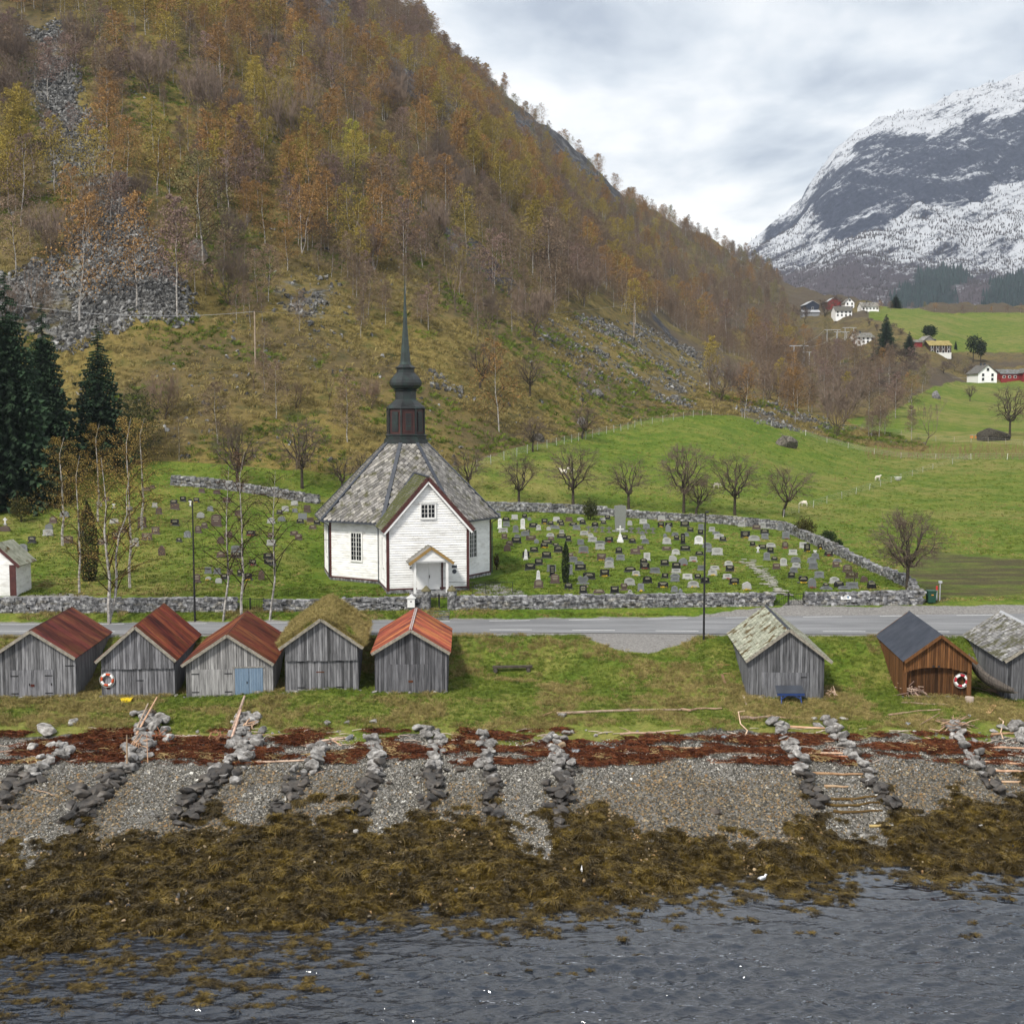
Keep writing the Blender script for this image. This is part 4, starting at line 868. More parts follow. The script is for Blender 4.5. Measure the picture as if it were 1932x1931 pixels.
scatter('meadow_grass', np.stack([x, y, z-.03], 1), np.stack([x*0, x*0, NR.rand(len(x))*6.28], 1), .4+.9*NR.rand(len(x)), MG, 'short grass of the churchyard and the green field', 'grass', idx=idx)
# red wrack band and straw
def litter(seed, mat, nm):
    r = random.Random(seed); mb = MB()
    for _ in range(34):
        c = Vector((r.gauss(0, .22), r.gauss(0, .16), .03+.06*r.random())); d = rv(r, .12); d.z *= .25
        ribbon(mb, [c-d, c+Vector((0, 0, .03)), c+d], .035, .02)
    return mb.mesh(nm, mat)
LT = [litter(660+i, DRIFT, 'litter') for i in range(4)]+[litter(670, STRAW, 'straw')]
n = 16000; x = NR.uniform(-36, 40, n); y = NR.uniform(69.5, 76.5, n); z = H(x, y); uk, vk = uv(x, y, z)
f_ = fbm(x/2.6, y/.5, 3, 71); ok = (vk > 1378) & (vk < 1462) & (f_ > .56+.14*sst(1425, 1465, vk)+.10*sst(1398, 1380, vk))
x, y, z = x[ok], y[ok], z[ok]; idx = np.where(NR.rand(len(x)) < .93, NR.randint(0, 4, len(x)), 4)
scatter('dry_wrack_litter', np.stack([x, y, z+.02], 1), np.stack([x*0, x*0, NR.rand(len(x))*6.28], 1), .7+.8*NR.rand(len(x)), LT, 'band of rust-red dry seaweed along the tide line', 'seaweed', idx=idx)
# ------------------------------------------------------------------ church
def jit(c, k=.12): 
    q = 1+R.uniform(-k, k); return (c[0]*q, c[1]*q, c[2]*q)
CH = empty('church', (-10.1, 113.9, 8.0), 'white octagonal wooden church with slate roof and dark spire', 'church', math.radians(13.5))
a22 = math.radians(22.5); RW = 8.15; RE = 9.0; ZW = 5.85
def ov(k, r): a = -PI/2+a22+k*PI/4; return Vector((r*math.cos(a), r*math.sin(a), 0))   # wall k runs from corner k-1 to corner k; wall 0 faces the road
def clapboards(parent, p0, p1, z0, z1, top=None, name='board', join=False, bh=.205):
    p0 = Vector(p0); p1 = Vector(p1); d = (p1-p0).normalized(); nrm = Vector((d.y, -d.x, 0)); L = (p1-p0).length; z = z0; mb = MB()
    while z < z1-.02:
        h = min(bh*R.uniform(.94, 1.06), z1-z); 
        if top: 
            l0, r0 = top(z, L); l1, r1 = top(z+h, L)
        else: l0 = l1 = 0; r0 = r1 = L
        if r0-l0 < .1: break
        if not join: mb = MB()
        A = p0+d*l0; B = p0+d*r0; A1 = p0+d*l1; B1 = p0+d*r1; u = Vector((0, 0, 1))
        mb.hexa([A+nrm*.06+u*(z+.012), B+nrm*.06+u*(z+.012), B-nrm*.02+u*(z+.012), A-nrm*.02+u*(z+.012), A1+nrm*.002+u*(z+h), B1+nrm*.002+u*(z+h), B1-nrm*.02+u*(z+h), A1-nrm*.02+u*(z+h)])
        if not join: mb.build(name, WHITEB, parent)
        z += h
    if join: mb.build('wall_boards', WHITEB, parent)
def fbox(mb, o, d, n, x0, x1, z0, z1, y0, y1, mi=0):     # box in a wall's own frame
    p = lambda x, y, z: Vector(o)+d*x+n*y+Vector((0, 0, z))
    mb.hexa([p(x0,y1,z0), p(x1,y1,z0), p(x1,y0,z0), p(x0,y0,z0), p(x0,y1,z1), p(x1,y1,z1), p(x1,y0,z1), p(x0,y0,z1)], mi)
def window(parent, o, d, n, w, h, nx, ny, trim=WHITE, tw=.14, panes=True, z0=0, proud=.13):
    mb = MB(); o = Vector(o)+Vector((0, 0, z0))
    fbox(mb, o, d, n, -w/2-tw, -w/2, -tw, h+tw, 0, proud); fbox(mb, o, d, n, w/2, w/2+tw, -tw, h+tw, 0, proud)
    fbox(mb, o, d, n, -w/2, w/2, -tw, 0, 0, proud+.03); fbox(mb, o, d, n, -w/2, w/2, h, h+tw, 0, proud)
    if tw > .1: fbox(mb, o, d, n, -w/2-tw-.06, w/2+tw+.06, h+tw, h+tw+.06, 0, proud+.06)
    fr = mb.build('window', trim, parent); mb = MB()
    for k in range(1, nx): q = .035 if k*2 == nx else .012; x = -w/2+w*k/nx; fbox(mb, o, d, n, x-q, x+q, 0, h, .07, proud-.01)
    for k in range(1, ny): z = h*k/ny; fbox(mb, o, d, n, -w/2, w/2, z-.011, z+.011, .072, proud-.016)
    if nx > 1 or ny > 1: mb.build('muntins', trim, fr)
    if panes:
        for i in range(nx):
            for j in range(ny):
                mb = MB(); fbox(mb, o, d, n, -w/2+w*i/nx+.012, -w/2+w*(i+1)/nx-.012, h*j/ny+.012, h*(j+1)/ny-.012, .0, .075+.004*R.random()); mb.build('pane', GLASS, fr)
    else:
        mb = MB(); fbox(mb, o, d, n, -w/2, w/2, 0, h, .0, .07); mb.build('pane', GLASS, fr)
    return fr
WX = 3.52; WY = -12.45; yo = -RW*math.cos(a22)
for k in range(8):
    p0, p1 = ov(k-1, RW), ov(k, RW)
    if k == 0:
        clapboards(CH, p0, (-WX, yo, 0), .25, ZW, join=True) if p0.x < -WX else None
    vis = k in (7, 1, 6)
    clapboards(CH, p0, p1, .28, ZW, join=not vis or k == 0)
    mb = MB(); d = (p1-p0).normalized(); n_ = Vector((d.y, -d.x, 0)); L = (p1-p0).length
    fbox(mb, p0, d, n_, 0, L, -1.0, .26, -.25, .06); mb.build('foundation', STONE, CH)
    mb = MB(); fbox(mb, p0, d, n_, 0, L, .24, .38, 0, .07); mb.build('base_board', MAROON, CH)
    if k != 0: window(CH, p0+d*L/2, d, n_, 1.15, 2.45, 4, 6, z0=2.0)
    mb = MB(); q = p0; 
    for dd, nn in ((d, n_),): fbox(mb, q, dd, nn, -.02, .17, .25, ZW, 0, .075)
    fbox(mb, p1, d, n_, -.17, .02, .25, ZW, 0, .078); mb.build('corner_board', MAROON, CH)
mb = MB(); mb.lathe([(RW-.12, -.5), (RW-.12, ZW)], 8, a22); mb.build('inner_wall', DARKWD, CH)
# entrance wing
HR = 9.75; HEV = 5.75
def gabtop(z, L):
    hw = L/2; t = 0 if z < HEV else (z-HEV)/(HR-HEV)*hw; return (t, L-t)
clapboards(CH, (-WX, WY, 0), (WX, WY, 0), .28, HR, top=gabtop)
clapboards(CH, (-WX, yo+.1, 0), (-WX, WY, 0), .28, HEV); clapboards(CH, (WX, WY, 0), (WX, yo+.1, 0), .28, HEV)
mb = MB(); mb.prism([(-WX+.03, -.6), (WX-.03, -.6), (WX-.03, HEV), (0, HR-.05), (-WX+.03, HEV)], WY+.03, yo+.2); mb.build('inner_wall', DARKWD, CH)
mb = MB(); mb.box(-WX-.05, WX+.05, WY-.06, WY+.3, -.8, .22); mb.box(-WX-.06, -WX+.2, WY+.3, yo, -.8, .22); mb.box(WX-.2, WX+.06, WY+.3, yo, -.8, .22); mb.build('foundation', STONE, CH)
for sx in (-1, 1):
    mb = MB(); x = sx*WX; mb.box(x-.17 if sx > 0 else x-.06, x+.06 if sx > 0 else x+.17, WY-.07, WY+.16, .1, HEV+.05); mb.build('corner_board', MAROON, CH)
mb = MB(); mb.box(-WX, WX, WY-.065, WY-.036, .2, .34); mb.box(-WX-.065, -WX-.036, WY, yo, .2, .34); mb.build('base_board', MAROON, CH)
XF, YF, XN, XD = Vector((1, 0, 0)), Vector((0, 1, 0)), Vector((0, -1, 0)), Vector((0, -1, 0))
window(CH, (0, WY, 0), XF, XN, 1.15, 1.1, 4, 3, z0=6.35)
window(CH, (-WX, (WY+yo)/2-.1, 0), XD, Vector((-1, 0, 0)), .5, 2.4, 1, 6, z0=2.0, trim=WHITE)
# main roof: a slab per face, slates on it, lead caps on the hips
ZE = 5.55; ZT = 12.55; RT = 1.95
def face_pt(k, s, t):                                   # s across 0..1, t up 0..1
    a, b = ov(k-1, RE+(RT-RE)*t), ov(k, RE+(RT-RE)*t); p = a.lerp(b, s); p.z = ZE+(ZT-ZE)*t; return p
mb = MB(); mb.lathe([(RE-.05, ZE-.14), (RE-.02, ZE-.03), (RT, ZT-.03)], 8, a22); roof = mb.build('roof', LEAD, CH)
SLM = []
mb = MB(); q = .5*.36
mb.add([(-.238, 0, .01), (0, -.275, .05), (.238, 0, .01), (0, .30, -.015), (-.238, 0, -.012), (0, -.275, .0), (.238, 0, -.012)], [(0, 1, 2, 3), (0, 4, 5, 1), (1, 5, 6, 2)])
slm = mb.mesh('slate', SLATE)
stuffmb = MB(); nsl = 0
def slates(k, order):
    global nsl
    a, b = face_pt(k, 0, 0), face_pt(k, 1, 0); ex = (b-a).normalized(); m0 = face_pt(k, .5, 0); m1 = face_pt(k, .5, 1); ey = (m1-m0).normalized(); ez = ex.cross(ey)
    Hs = (m1-m0).length; hw0 = (b-a).length/2; hw1 = (face_pt(k, 1, 1)-face_pt(k, 0, 1)).length/2; j = 0; y = .12; out = []
    while y < Hs-.1:
        hw = hw0+(hw1-hw0)*y/Hs-.12; x = -math.floor(hw/.5)*.5-(.25 if j % 2 else 0)
        while x < hw:
            if x > -hw: out.append((x, y))
            x += .5
        y += .285; j += 1
    for x, y in out:
        p = m0+ex*(x+R.gauss(0, .012))+ey*y+ez*.03; M4 = Matrix((ex, ey, ez)).transposed().to_4x4(); M4.translation = p; M4 = M4 @ Matrix.Rotation(R.gauss(0, .05), 4, 'Z') @ Matrix.Rotation(R.gauss(0, .02), 4, 'X')
        order.append((k, M4))
lst = []
for k in range(8): slates(k, lst)
vis_ = [m for m in lst if m[0] in (7, 0)]; R.shuffle(vis_); keep = set(id(m) for m in vis_[:290])
for m in lst:
    if id(m) in keep:
        o = link('slate', slm, roof); o.matrix_local = m[1]; c = R.uniform(.7, 1.35); o.color = (c, c*.99, c*.96, 1)
    else: stuffmb.add([m[1] @ Vector(v.co) for v in slm.vertices], [(0, 1, 2, 3), (0, 4, 5, 1), (1, 5, 6, 2)])
o = stuffmb.build('slates', SLATE, roof); o['kind'] = 'stuff'
for k in range(8):
    a = face_pt(k, 1, 0); b = face_pt(k, 1, 1.0); mb = MB(); mb.beam(a+Vector((0, 0, .07)), b+Vector((0, 0, .07)), .34, .07); mb.build('hip_cap', LEAD, CH)
    a = ov(k-1, RE+.06); b = ov(k, RE+.06); a.z = b.z = ZE-.08; mb = MB(); mb.beam(a, b, .16, .16); mb.build('gutter', LEAD, CH)
# wing roof
def slope(mb, x0, z0, x1, z1, y0, y1, th, mi=0):
    n = Vector((-(z1-z0), 0, (x1-x0))).normalized()
    if n.z < 0: n = -n
    A = Vector((x0, y0, z0)); B = Vector((x1, y0, z1)); C = Vector((x1, y1, z1)); D = Vector((x0, y1, z0)); q = n*th
    return mb.hexa([A, B, C, D, A+q, B+q, C+q, D+q], mi)
SM = (HR-HEV)/WX; xo = WX+.45; ze = HEV-.45*SM
wr = MB(); slope(wr, 0, HR+.02, -xo, ze+.02, WY-.35, yo+3.0, .08); slope(wr, 0, HR+.02, xo, ze+.02, WY-.35, yo+3.0, .08); wing = wr.build('wing_roof', LEAD, CH)
mossy = M('mossy_slate', [(.06, .06, .035), (.15, .145, .10), (.24, .23, .19)], 1.6, .9, .4, 6, vary=.3, obj=True, moss=((.07, .075, .015), .70, .85))
sl2 = MB(); L_ = math.hypot(xo, HR-ze)
for sx in (-1, 1):
    ex = Vector((0, -sx, 0)); ey = Vector((-sx*xo, 0, HR-ze)).normalized(); ez = ex.cross(ey)
    if ez.z < 0: ez = -ez
    for j in range(int(L_/.22)):
        y = WY-.3+(.15 if j % 2 else 0)
        while y < yo+1.4-.0*j:
            b0 = Vector((sx*xo, y, ze+.1))+ey*(j*.22+.12)
            sl2.hexa([b0-Vector((0, .14, 0))-ey*.14+ez*.03, b0+Vector((0, .14, 0))-ey*.14+ez*.03, b0+Vector((0, .14, 0))+ey*.14, b0-Vector((0, .14, 0))+ey*.14, b0-Vector((0, .14, 0))-ey*.14+ez*.05, b0+Vector((0, .14, 0))-ey*.14+ez*.05, b0+Vector((0, .14, 0))+ey*.14+ez*.015, b0-Vector((0, .14, 0))+ey*.14+ez*.015]); y += .3
o = sl2.build('slates', mossy, wing); o['kind'] = 'stuff'
for sx in (-1, 1):
    mb = MB(); mb.beam((0, WY-.38, HR-.02), (sx*xo, WY-.38, ze-.02), .06, .34); mb.build('barge_board', MAROON, CH)
    mb = MB(); mb.beam((0, WY-.36, HR-.32), (sx*(xo-.15), WY-.36, ze-.20), .05, .22); mb.build('barge_trim', WHITE, CH)
mb = MB(); mb.beam((0, WY-.4, HR+.13), (0, yo+2.3, HR+.13), .3, .07); mb.build('ridge_cap', LEAD, CH)
for p, q in ((ov(6, RW+.16), 0), (ov(1, RW+.16), 0), (Vector((-WX-.16, yo-.1, 0)), 0)):
    mb = MB(); mb.tube([(p.x*1.09, p.y*1.09, ZE-.1), (p.x, p.y, ZE-.55), (p.x, p.y, .2)], .055, 6); mb.build('downpipe', LEAD, CH)
# portico and door
PY = WY-1.45
for sx in (-1, 1):
    mb = MB(); mb.box(sx*1.38-.1, sx*1.38+.1, PY-.1, PY+.1, .05, 2.75); mb.build('porch_post', WHITE, CH)
    mb = MB(); mb.box(sx*1.2-.07, sx*1.2+.07, WY-.1, WY-.036, .1, 2.75); mb.build('door_trim', MAROON, CH)
pr = MB(); z0, zr2 = 2.62, 3.98; slope(pr, 0, zr2, -1.9, z0, PY-.3, WY-.04, .08); slope(pr, 0, zr2, 1.9, z0, PY-.3, WY-.04, .08); prf = pr.build('porch_roof', SLATE, CH)
OCH = M('ochre_paint', [(.24, .15, .045), (.30, .19, .07)], 2, .6, .1)
for sx in (-1, 1): mb = MB(); mb.beam((0, PY-.33, zr2-.06), (sx*1.92, PY-.33, z0-.06), .06, .24); mb.build('porch_barge', OCH, CH)
for i in range(6):
    z = 2.78+i*.17; hw = 1.5*(1-(i*.17)/1.05); mb = MB(); mb.prism([(-hw, z), (hw, z), (max(.05, hw-.22), z+.17), (-max(.05, hw-.22), z+.17)], PY-.2, PY-.16); mb.build('porch_board', WHITEB, CH)
mb = MB(); mb.box(-1.5, 1.5, PY-.14, PY+.1, 2.66, 2.78); mb.build('porch_beam', WHITE, CH)
for sx in (-1, 1):
    mb = MB(); x0, x1 = (-.98, -.01) if sx < 0 else (.01, .98); mb.box(x0, x1, WY-.09, WY-.036, .16, 2.5)
    dr = mb.build('door', WHITE, CH)
    for z0_, z1_ in ((.3, .95), (1.05, 1.7), (1.8, 2.38)):
        mb = MB(); mb.box(x0+.14, x1-.14, WY-.105, WY-.092, z0_, z1_); mb.build('door_panel', WHITE, dr)
mb = MB(); mb.box(.06, .12, WY-.15, WY-.1, 1.15, 1.4); mb.build('door_handle', IRON, CH)
mb = MB(); mb.box(-1.7, 1.7, PY-.35, WY-.05, -.3, .06); mb.build('doorstep', STONE, CH)
mb = MB(); mb.box(2.05, 2.5, WY-.07, WY-.04, 1.95, 2.2); mb.build('plaque', LEAD, CH)
mb = MB(); mb.lathe([(.2, 0), (.2, .03)], 10); o = mb.build('plaque', LEAD, CH); o.location = (2.28, WY-.04, 1.65); o.rotation_euler = (PI/2, 0, 0)
mb = MB(); mb.box(-1.62, -1.46, WY-.06, WY-.04, 2.0, 2.12); mb.build('door_lamp', IRON, CH)
# tower, onion, spire
def ring(name, prof, mat, n=8): mb = MB(); mb.lathe(prof, n, a22); return mb.build(name, mat, CH)
Z = lambda y: 12.55+(915-y)*.01842
ring('tower_skirt', [(2.15, Z(925)), (2.12, Z(900)), (1.98, Z(898)), (2.0, Z(884)), (2.08, Z(880)), (1.82, Z(874))], COPPER)
ring('tower_drum', [(1.78, Z(876)), (1.74, Z(744))], TARRED)
for k in range(8):
    a = a22+k*PI/4; mb = MB(); x, y = 1.79*math.cos(a), 1.79*math.sin(a); mb.box(-.07, .07, -.07, .07, Z(876), Z(745)); o = mb.build('drum_post', COPPER, CH, loc=(x, y, 0), rot=(0, 0, a))
    a += a22; r_ = 1.78*math.cos(a22); mb = MB(); mb.box(-.0, .05, -.36, .36, Z(862), Z(760)); fr_ = mb.build('louvre_panel', COPPER if k % 2 == 0 else TARRED, CH, loc=(r_*math.cos(a), r_*math.sin(a), 0), rot=(0, 0, a))
    for q in range(6): mb = MB(); mb.box(.05, .08, -.27, .27, Z(853)+q*.27, Z(853)+q*.27+.2); mb.build('louvre', COPPER, fr_)
ring('tower_shoulder', [(1.80, Z(748)), (1.92, Z(744)), (1.88, Z(736)), (1.55, Z(722)), (1.25, Z(708)), (1.12, Z(700))], COPPER)
ring('tower_neck', [(1.1, Z(702)), (1.02, Z(696)), (1.02, Z(658)), (1.16, Z(652)), (1.1, Z(648))], COPPER)
ring('onion_dome', [(1.02, Z(648)), (1.36, Z(638)), (1.55, Z(625)), (1.58, Z(612)), (1.48, Z(596)), (1.25, Z(580)), (1.02, Z(568)), (.9, Z(560))], COPPER)
ring('spire_collar', [(.84, Z(562)), (.84, Z(542)), (.98, Z(537)), (.98, Z(533)), (.74, Z(526)), (.62, Z(520))], COPPER)
SPG = M('spire_copper', [(.010, .014, .012), (.020, .032, .028), (.03, .055, .045)], 1.5, .45, .15, 6, .5)
ring('spire', [(.60, Z(524)), (.50, Z(505)), (.36, Z(420)), (.22, Z(320)), (.13, Z(220)), (.05, Z(110)), (.012, Z(66))], SPG)
# ------------------------------------------------------------------ dry stone walls
def stonewall(label, pts, h, th=.6, nmax=300, step=1.0, course=.17, top0=None, base=None):
    pts = [Vector((p[0], p[1], 0)) for p in pts]
    c = pts[0]; e = empty('stone_wall', (c.x, c.y, float(H(c.x, c.y))), label, 'wall', group='dry stone walls of the churchyard'); o0 = e.location.copy()
    seg = [(a, b, (b-a).length) for a, b in zip(pts[:-1], pts[1:])]; stones = []; core = MB()
    for a, b, L in seg:
        d = (b-a)/L; nr = Vector((d.y, -d.x, 0)); ang = math.atan2(d.y, d.x)
        m_ = max(1, int(L/2))
        for i in range(m_):
            p, q = a+d*L*i/m_, a+d*L*(i+1)/m_; hp, hq = [float(min(H(w_.x, w_.y), H(w_.x-nr.x*-.5, w_.y-nr.y*-.5))) for w_ in (p, q)]
            t_ = th*.36
            core.hexa([p+nr*t_+Vector((0,0,hp-.3))-o0, q+nr*t_+Vector((0,0,hq-.3))-o0, q-nr*t_+Vector((0,0,hq-.3))-o0, p-nr*t_+Vector((0,0,hp-.3))-o0,
                       p+nr*t_+Vector((0,0,hp+h*.85))-o0, q+nr*t_+Vector((0,0,hq+h*.85))-o0, q-nr*t_+Vector((0,0,hq+h*.85))-o0, p-nr*t_+Vector((0,0,hp+h*.85))-o0])
        z = 0
        while z < h-.05:
            ch = course*R.uniform(.75, 1.35); s = -R.random()*.3
            while s < L:
                ww = R.uniform(.18, .62)*step*(1.2 if z > h-.3 else 1); x = a+d*(s+ww/2); g = float(H(x.x, x.y-.35)) if th else 0
                k = R.uniform(.8, 1.25); off = nr*R.gauss(0, .035)
                stones.append((ww*ch, x+off, g+z+ch/2+R.gauss(0, .02), ang+R.gauss(0, .08), (ww*1.03, th*R.uniform(.92, 1.1), ch*k*1.05), R.gauss(0, .06))); s += ww*.97
            z += ch*.93
    core.build('wall_core', DARKWD, e)
    stones.sort(key=lambda q: -q[0]*R.uniform(.5, 1)); mb = MB()
    for i, (_, x, z, an, sc, tilt) in enumerate(stones):
        me = WST[R.randrange(10)]; c = R.uniform(.75, 1.3); g = R.random(); col = (c, c, c*1.02) if g < .8 else (c*.9, c*.86, c*.78)
        if i < nmax: link('stone', me, e, (x.x-o0.x, x.y-o0.y, z-o0.z), (tilt, 0, an+(PI if R.random() < .5 else 0)), sc, col)
        else:
            M4 = Matrix.Translation((x.x-o0.x, x.y-o0.y, z-o0.z)) @ Matrix.Rotation(an, 4, 'Z') @ Matrix.Diagonal(sc+(1,))
            mb.add([M4 @ v.co for v in me.vertices], [tuple(p.vertices) for p in me.polygons])
    if mb.f: mb.build('stones', STONE, e)['kind'] = 'stuff'
    return e
def rl(x, off=2.2): return (x, float(road_far(x))+off)
xu = lambda u, y: (u-966)/F*y
g0, g1 = -7.15, -5.0                                       # church gate pillars
stonewall('long dry stone wall right of the church gate below the graves', [rl(g1+.35), rl(3), rl(12), rl(22.0)], 1.05)
stonewall('short stone wall with a white notice right of the double farm gate', [rl(25.0), rl(30), rl(34.9)], 1.15)
stonewall('dry stone wall between the left iron gate and the church gate', [rl(-20.4), rl(-14), rl(g0-.35)], 1.0)
stonewall('dry stone wall behind the three rusty boathouses on the left', [rl(-46), rl(-35), rl(-28), rl(-22.9)], 1.15)
stonewall('stone wall on the right side of the churchyard running uphill', [(34.9, 101.6), (35.2, 112), (35.2, 124), (34.6, 135), (33.6, 147)], 1.05, nmax=250, step=1.15, course=.21)
stonewall('stone wall at the back of the churchyard in front of the orchard', [(33.6, 147), (24, 150), (12, 150.5), (-3.5, 149.5)], 1.0, nmax=250, step=1.3, course=.24)
pk = [pick(u, v, 120) for u, v in ((600, 951), (520, 937), (440, 925), (325, 915))]
stonewall('stone wall at the back of the left churchyard', [(p.x, p.y) for p in pk], 1.05, nmax=200, step=1.3, course=.24)
# gate pillars, iron gates, steps, railing
for nm, x in (('left', g0), ('right', g1)):
    y = float(road_far(x))+2.2; z = float(H(x, y-.4)); e = empty('gate_pillar', (x, y, z), 'pebbled stone gate pillar with pointed cap, '+nm+' of the church gate', 'pillar', group='church gate pillars')
    for q in range(11):
        for k in range(10):
            a = k*.628+q*.3; link('stone', WST[R.randrange(10)], e, (.29*math.cos(a), .29*math.sin(a), .1+q*.14), (0, 0, a+PI/2), (.2, .2, .15), (c_ := R.uniform(.6, 1.2), c_, c_)) if k % 1 == 0 else None
    MB().box(-.27, .27, -.27, .27, -.3, 1.55).build('pillar_core', STONE, e); mb = MB(); mb.lathe([(.42, 1.58), (.42, 1.66), (.30, 1.78), (.1, 2.0), (.02, 2.05)], 8); mb.build('cap', M('mossy_cap', [(.07, .065, .03), (.16, .14, .08)], 4, .9, .4), e)
def gate(label, x0, x1, y0, y1, z, h, n=14, arch=.0, brace=False, mat=IRON):
    e = empty('iron_gate', (x0, y0, z), label, 'gate'); d = Vector((x1-x0, y1-y0, 0)); L = d.length; e.rotation_euler = (0, 0, math.atan2(d.y, d.x)); half = L/2
    for s in (0, 1):
        o = half*s; mb = MB()
        mb.tube([(o+.03, 0, .05), (o+.03, 0, h)], .03, 5); mb.tube([(o+half-.03, 0, .05), (o+half-.03, 0, h)], .03, 5)
        for zz_ in (.12, h*.9): mb.tube([(o, 0, zz_), (o+half, 0, zz_)], .022, 4)
        if brace: mb.tube([(o+(half if s == 0 else 0), 0, h*.9), (o+(0 if s == 0 else half), 0, .12)], .02, 4)
        lf = mb.build('gate_leaf', mat, e)
        for k in range(n):
            x = o+half*(k+.7)/(n+.4); hh = h*.9+arch*math.sin(PI*((x-o*0)/L)); mb = MB(); mb.tube([(x, 0, .1), (x, 0, hh)], .011, 4); mb.build('bar', mat, lf)
gy = float(road_far(-6))+2.2
gate('arched black iron gate between the two church gate pillars', g0+.3, g1-.3, gy, gy, float(H(-6, gy-.4))+.1, 1.2, 7, .28)
gate('black iron double gate with diagonal braces at the gravel entrance', 22.2, 24.85, rl(22.2)[1], rl(24.85)[1], float(H(23.5, rl(23.5)[1]-.4)), 1.15, 8, 0, True)
gate('thin iron gate in the wall behind the left birches', -22.8, -20.5, rl(-22.8)[1], rl(-20.5)[1], float(H(-21.6, rl(-21.6)[1]-.4)), 1.15, 8)
e = empty('stone_steps', (-6.1, gy-.3, 6.5), 'worn stone steps from the road up to the church gate', 'steps')
for k in range(4): MB().box(-.95, .95, -1.6+k*.42, -1.16+k*.42, -.4, .0+k*.13).build('step', STONE, e)
px0 = P(893, 1112, 101.2)
e = empty('handrail', (-3.2, 101.3, float(H(-3.2, 101.3))), 'thin black steel handrail beside the ramp right of the church door', 'railing')
MB().tube([(-2.2, 0, 1.0), (3.3, .2, .95)], .022, 5).build('rail', IRON, e); MB().tube([(-2.2, 0, .55), (3.3, .2, .5)], .016, 5).build('rail', IRON, e)
for k in range(4): x = -.2+k*1.15; MB().tube([(x, .03*k, -.2), (x, .03*k, 1.0)], .022, 5).build('post', IRON, e)
p = pick(652, 1150, 95); bx = empty('collection_box', (-8.35, float(road_far(-8.35))+1.7, 6.9), 'small white house-shaped box left of the church gate', 'box')
bx.location.z = float(H(bx.location.x, bx.location.y))
MB().box(-.3, .3, -.2, .2, .35, 1.15).build('cabinet', WHITE, bx); MB().prism([(-.4, 1.1), (.4, 1.1), (0, 1.42)], -.27, .27).build('lid', WHITE, bx); MB().box(-.06, .06, -.22, -.205, .8, .9).build('slot', IRON, bx); MB().box(-.08, .08, -.08, .08, -.2, .35).build('leg', GREYWD, bx)
nx_ = xu(1609, 99.7); nb_ = MB(); nb_.box(-.42, .42, -.03, .03, 0, .38); o = nb_.build('notice_board', WHITE, None, loc=(28.4, float(road_far(28.4))+1.82, 7.45), rot=(-.35, 0, 0)); tag(o, 'small white notice plate with dark print on the right stone wall', 'sign')
for k in range(4): MB().box(-.3+.04*(k % 2), .05+.07*k, -.036, -.031, .06+.075*k, .09+.075*k).build('print_line', LEAD, o)
MB().box(.12, .3, -.037, -.031, .08, .3).build('print_block', BLUEWD, o)
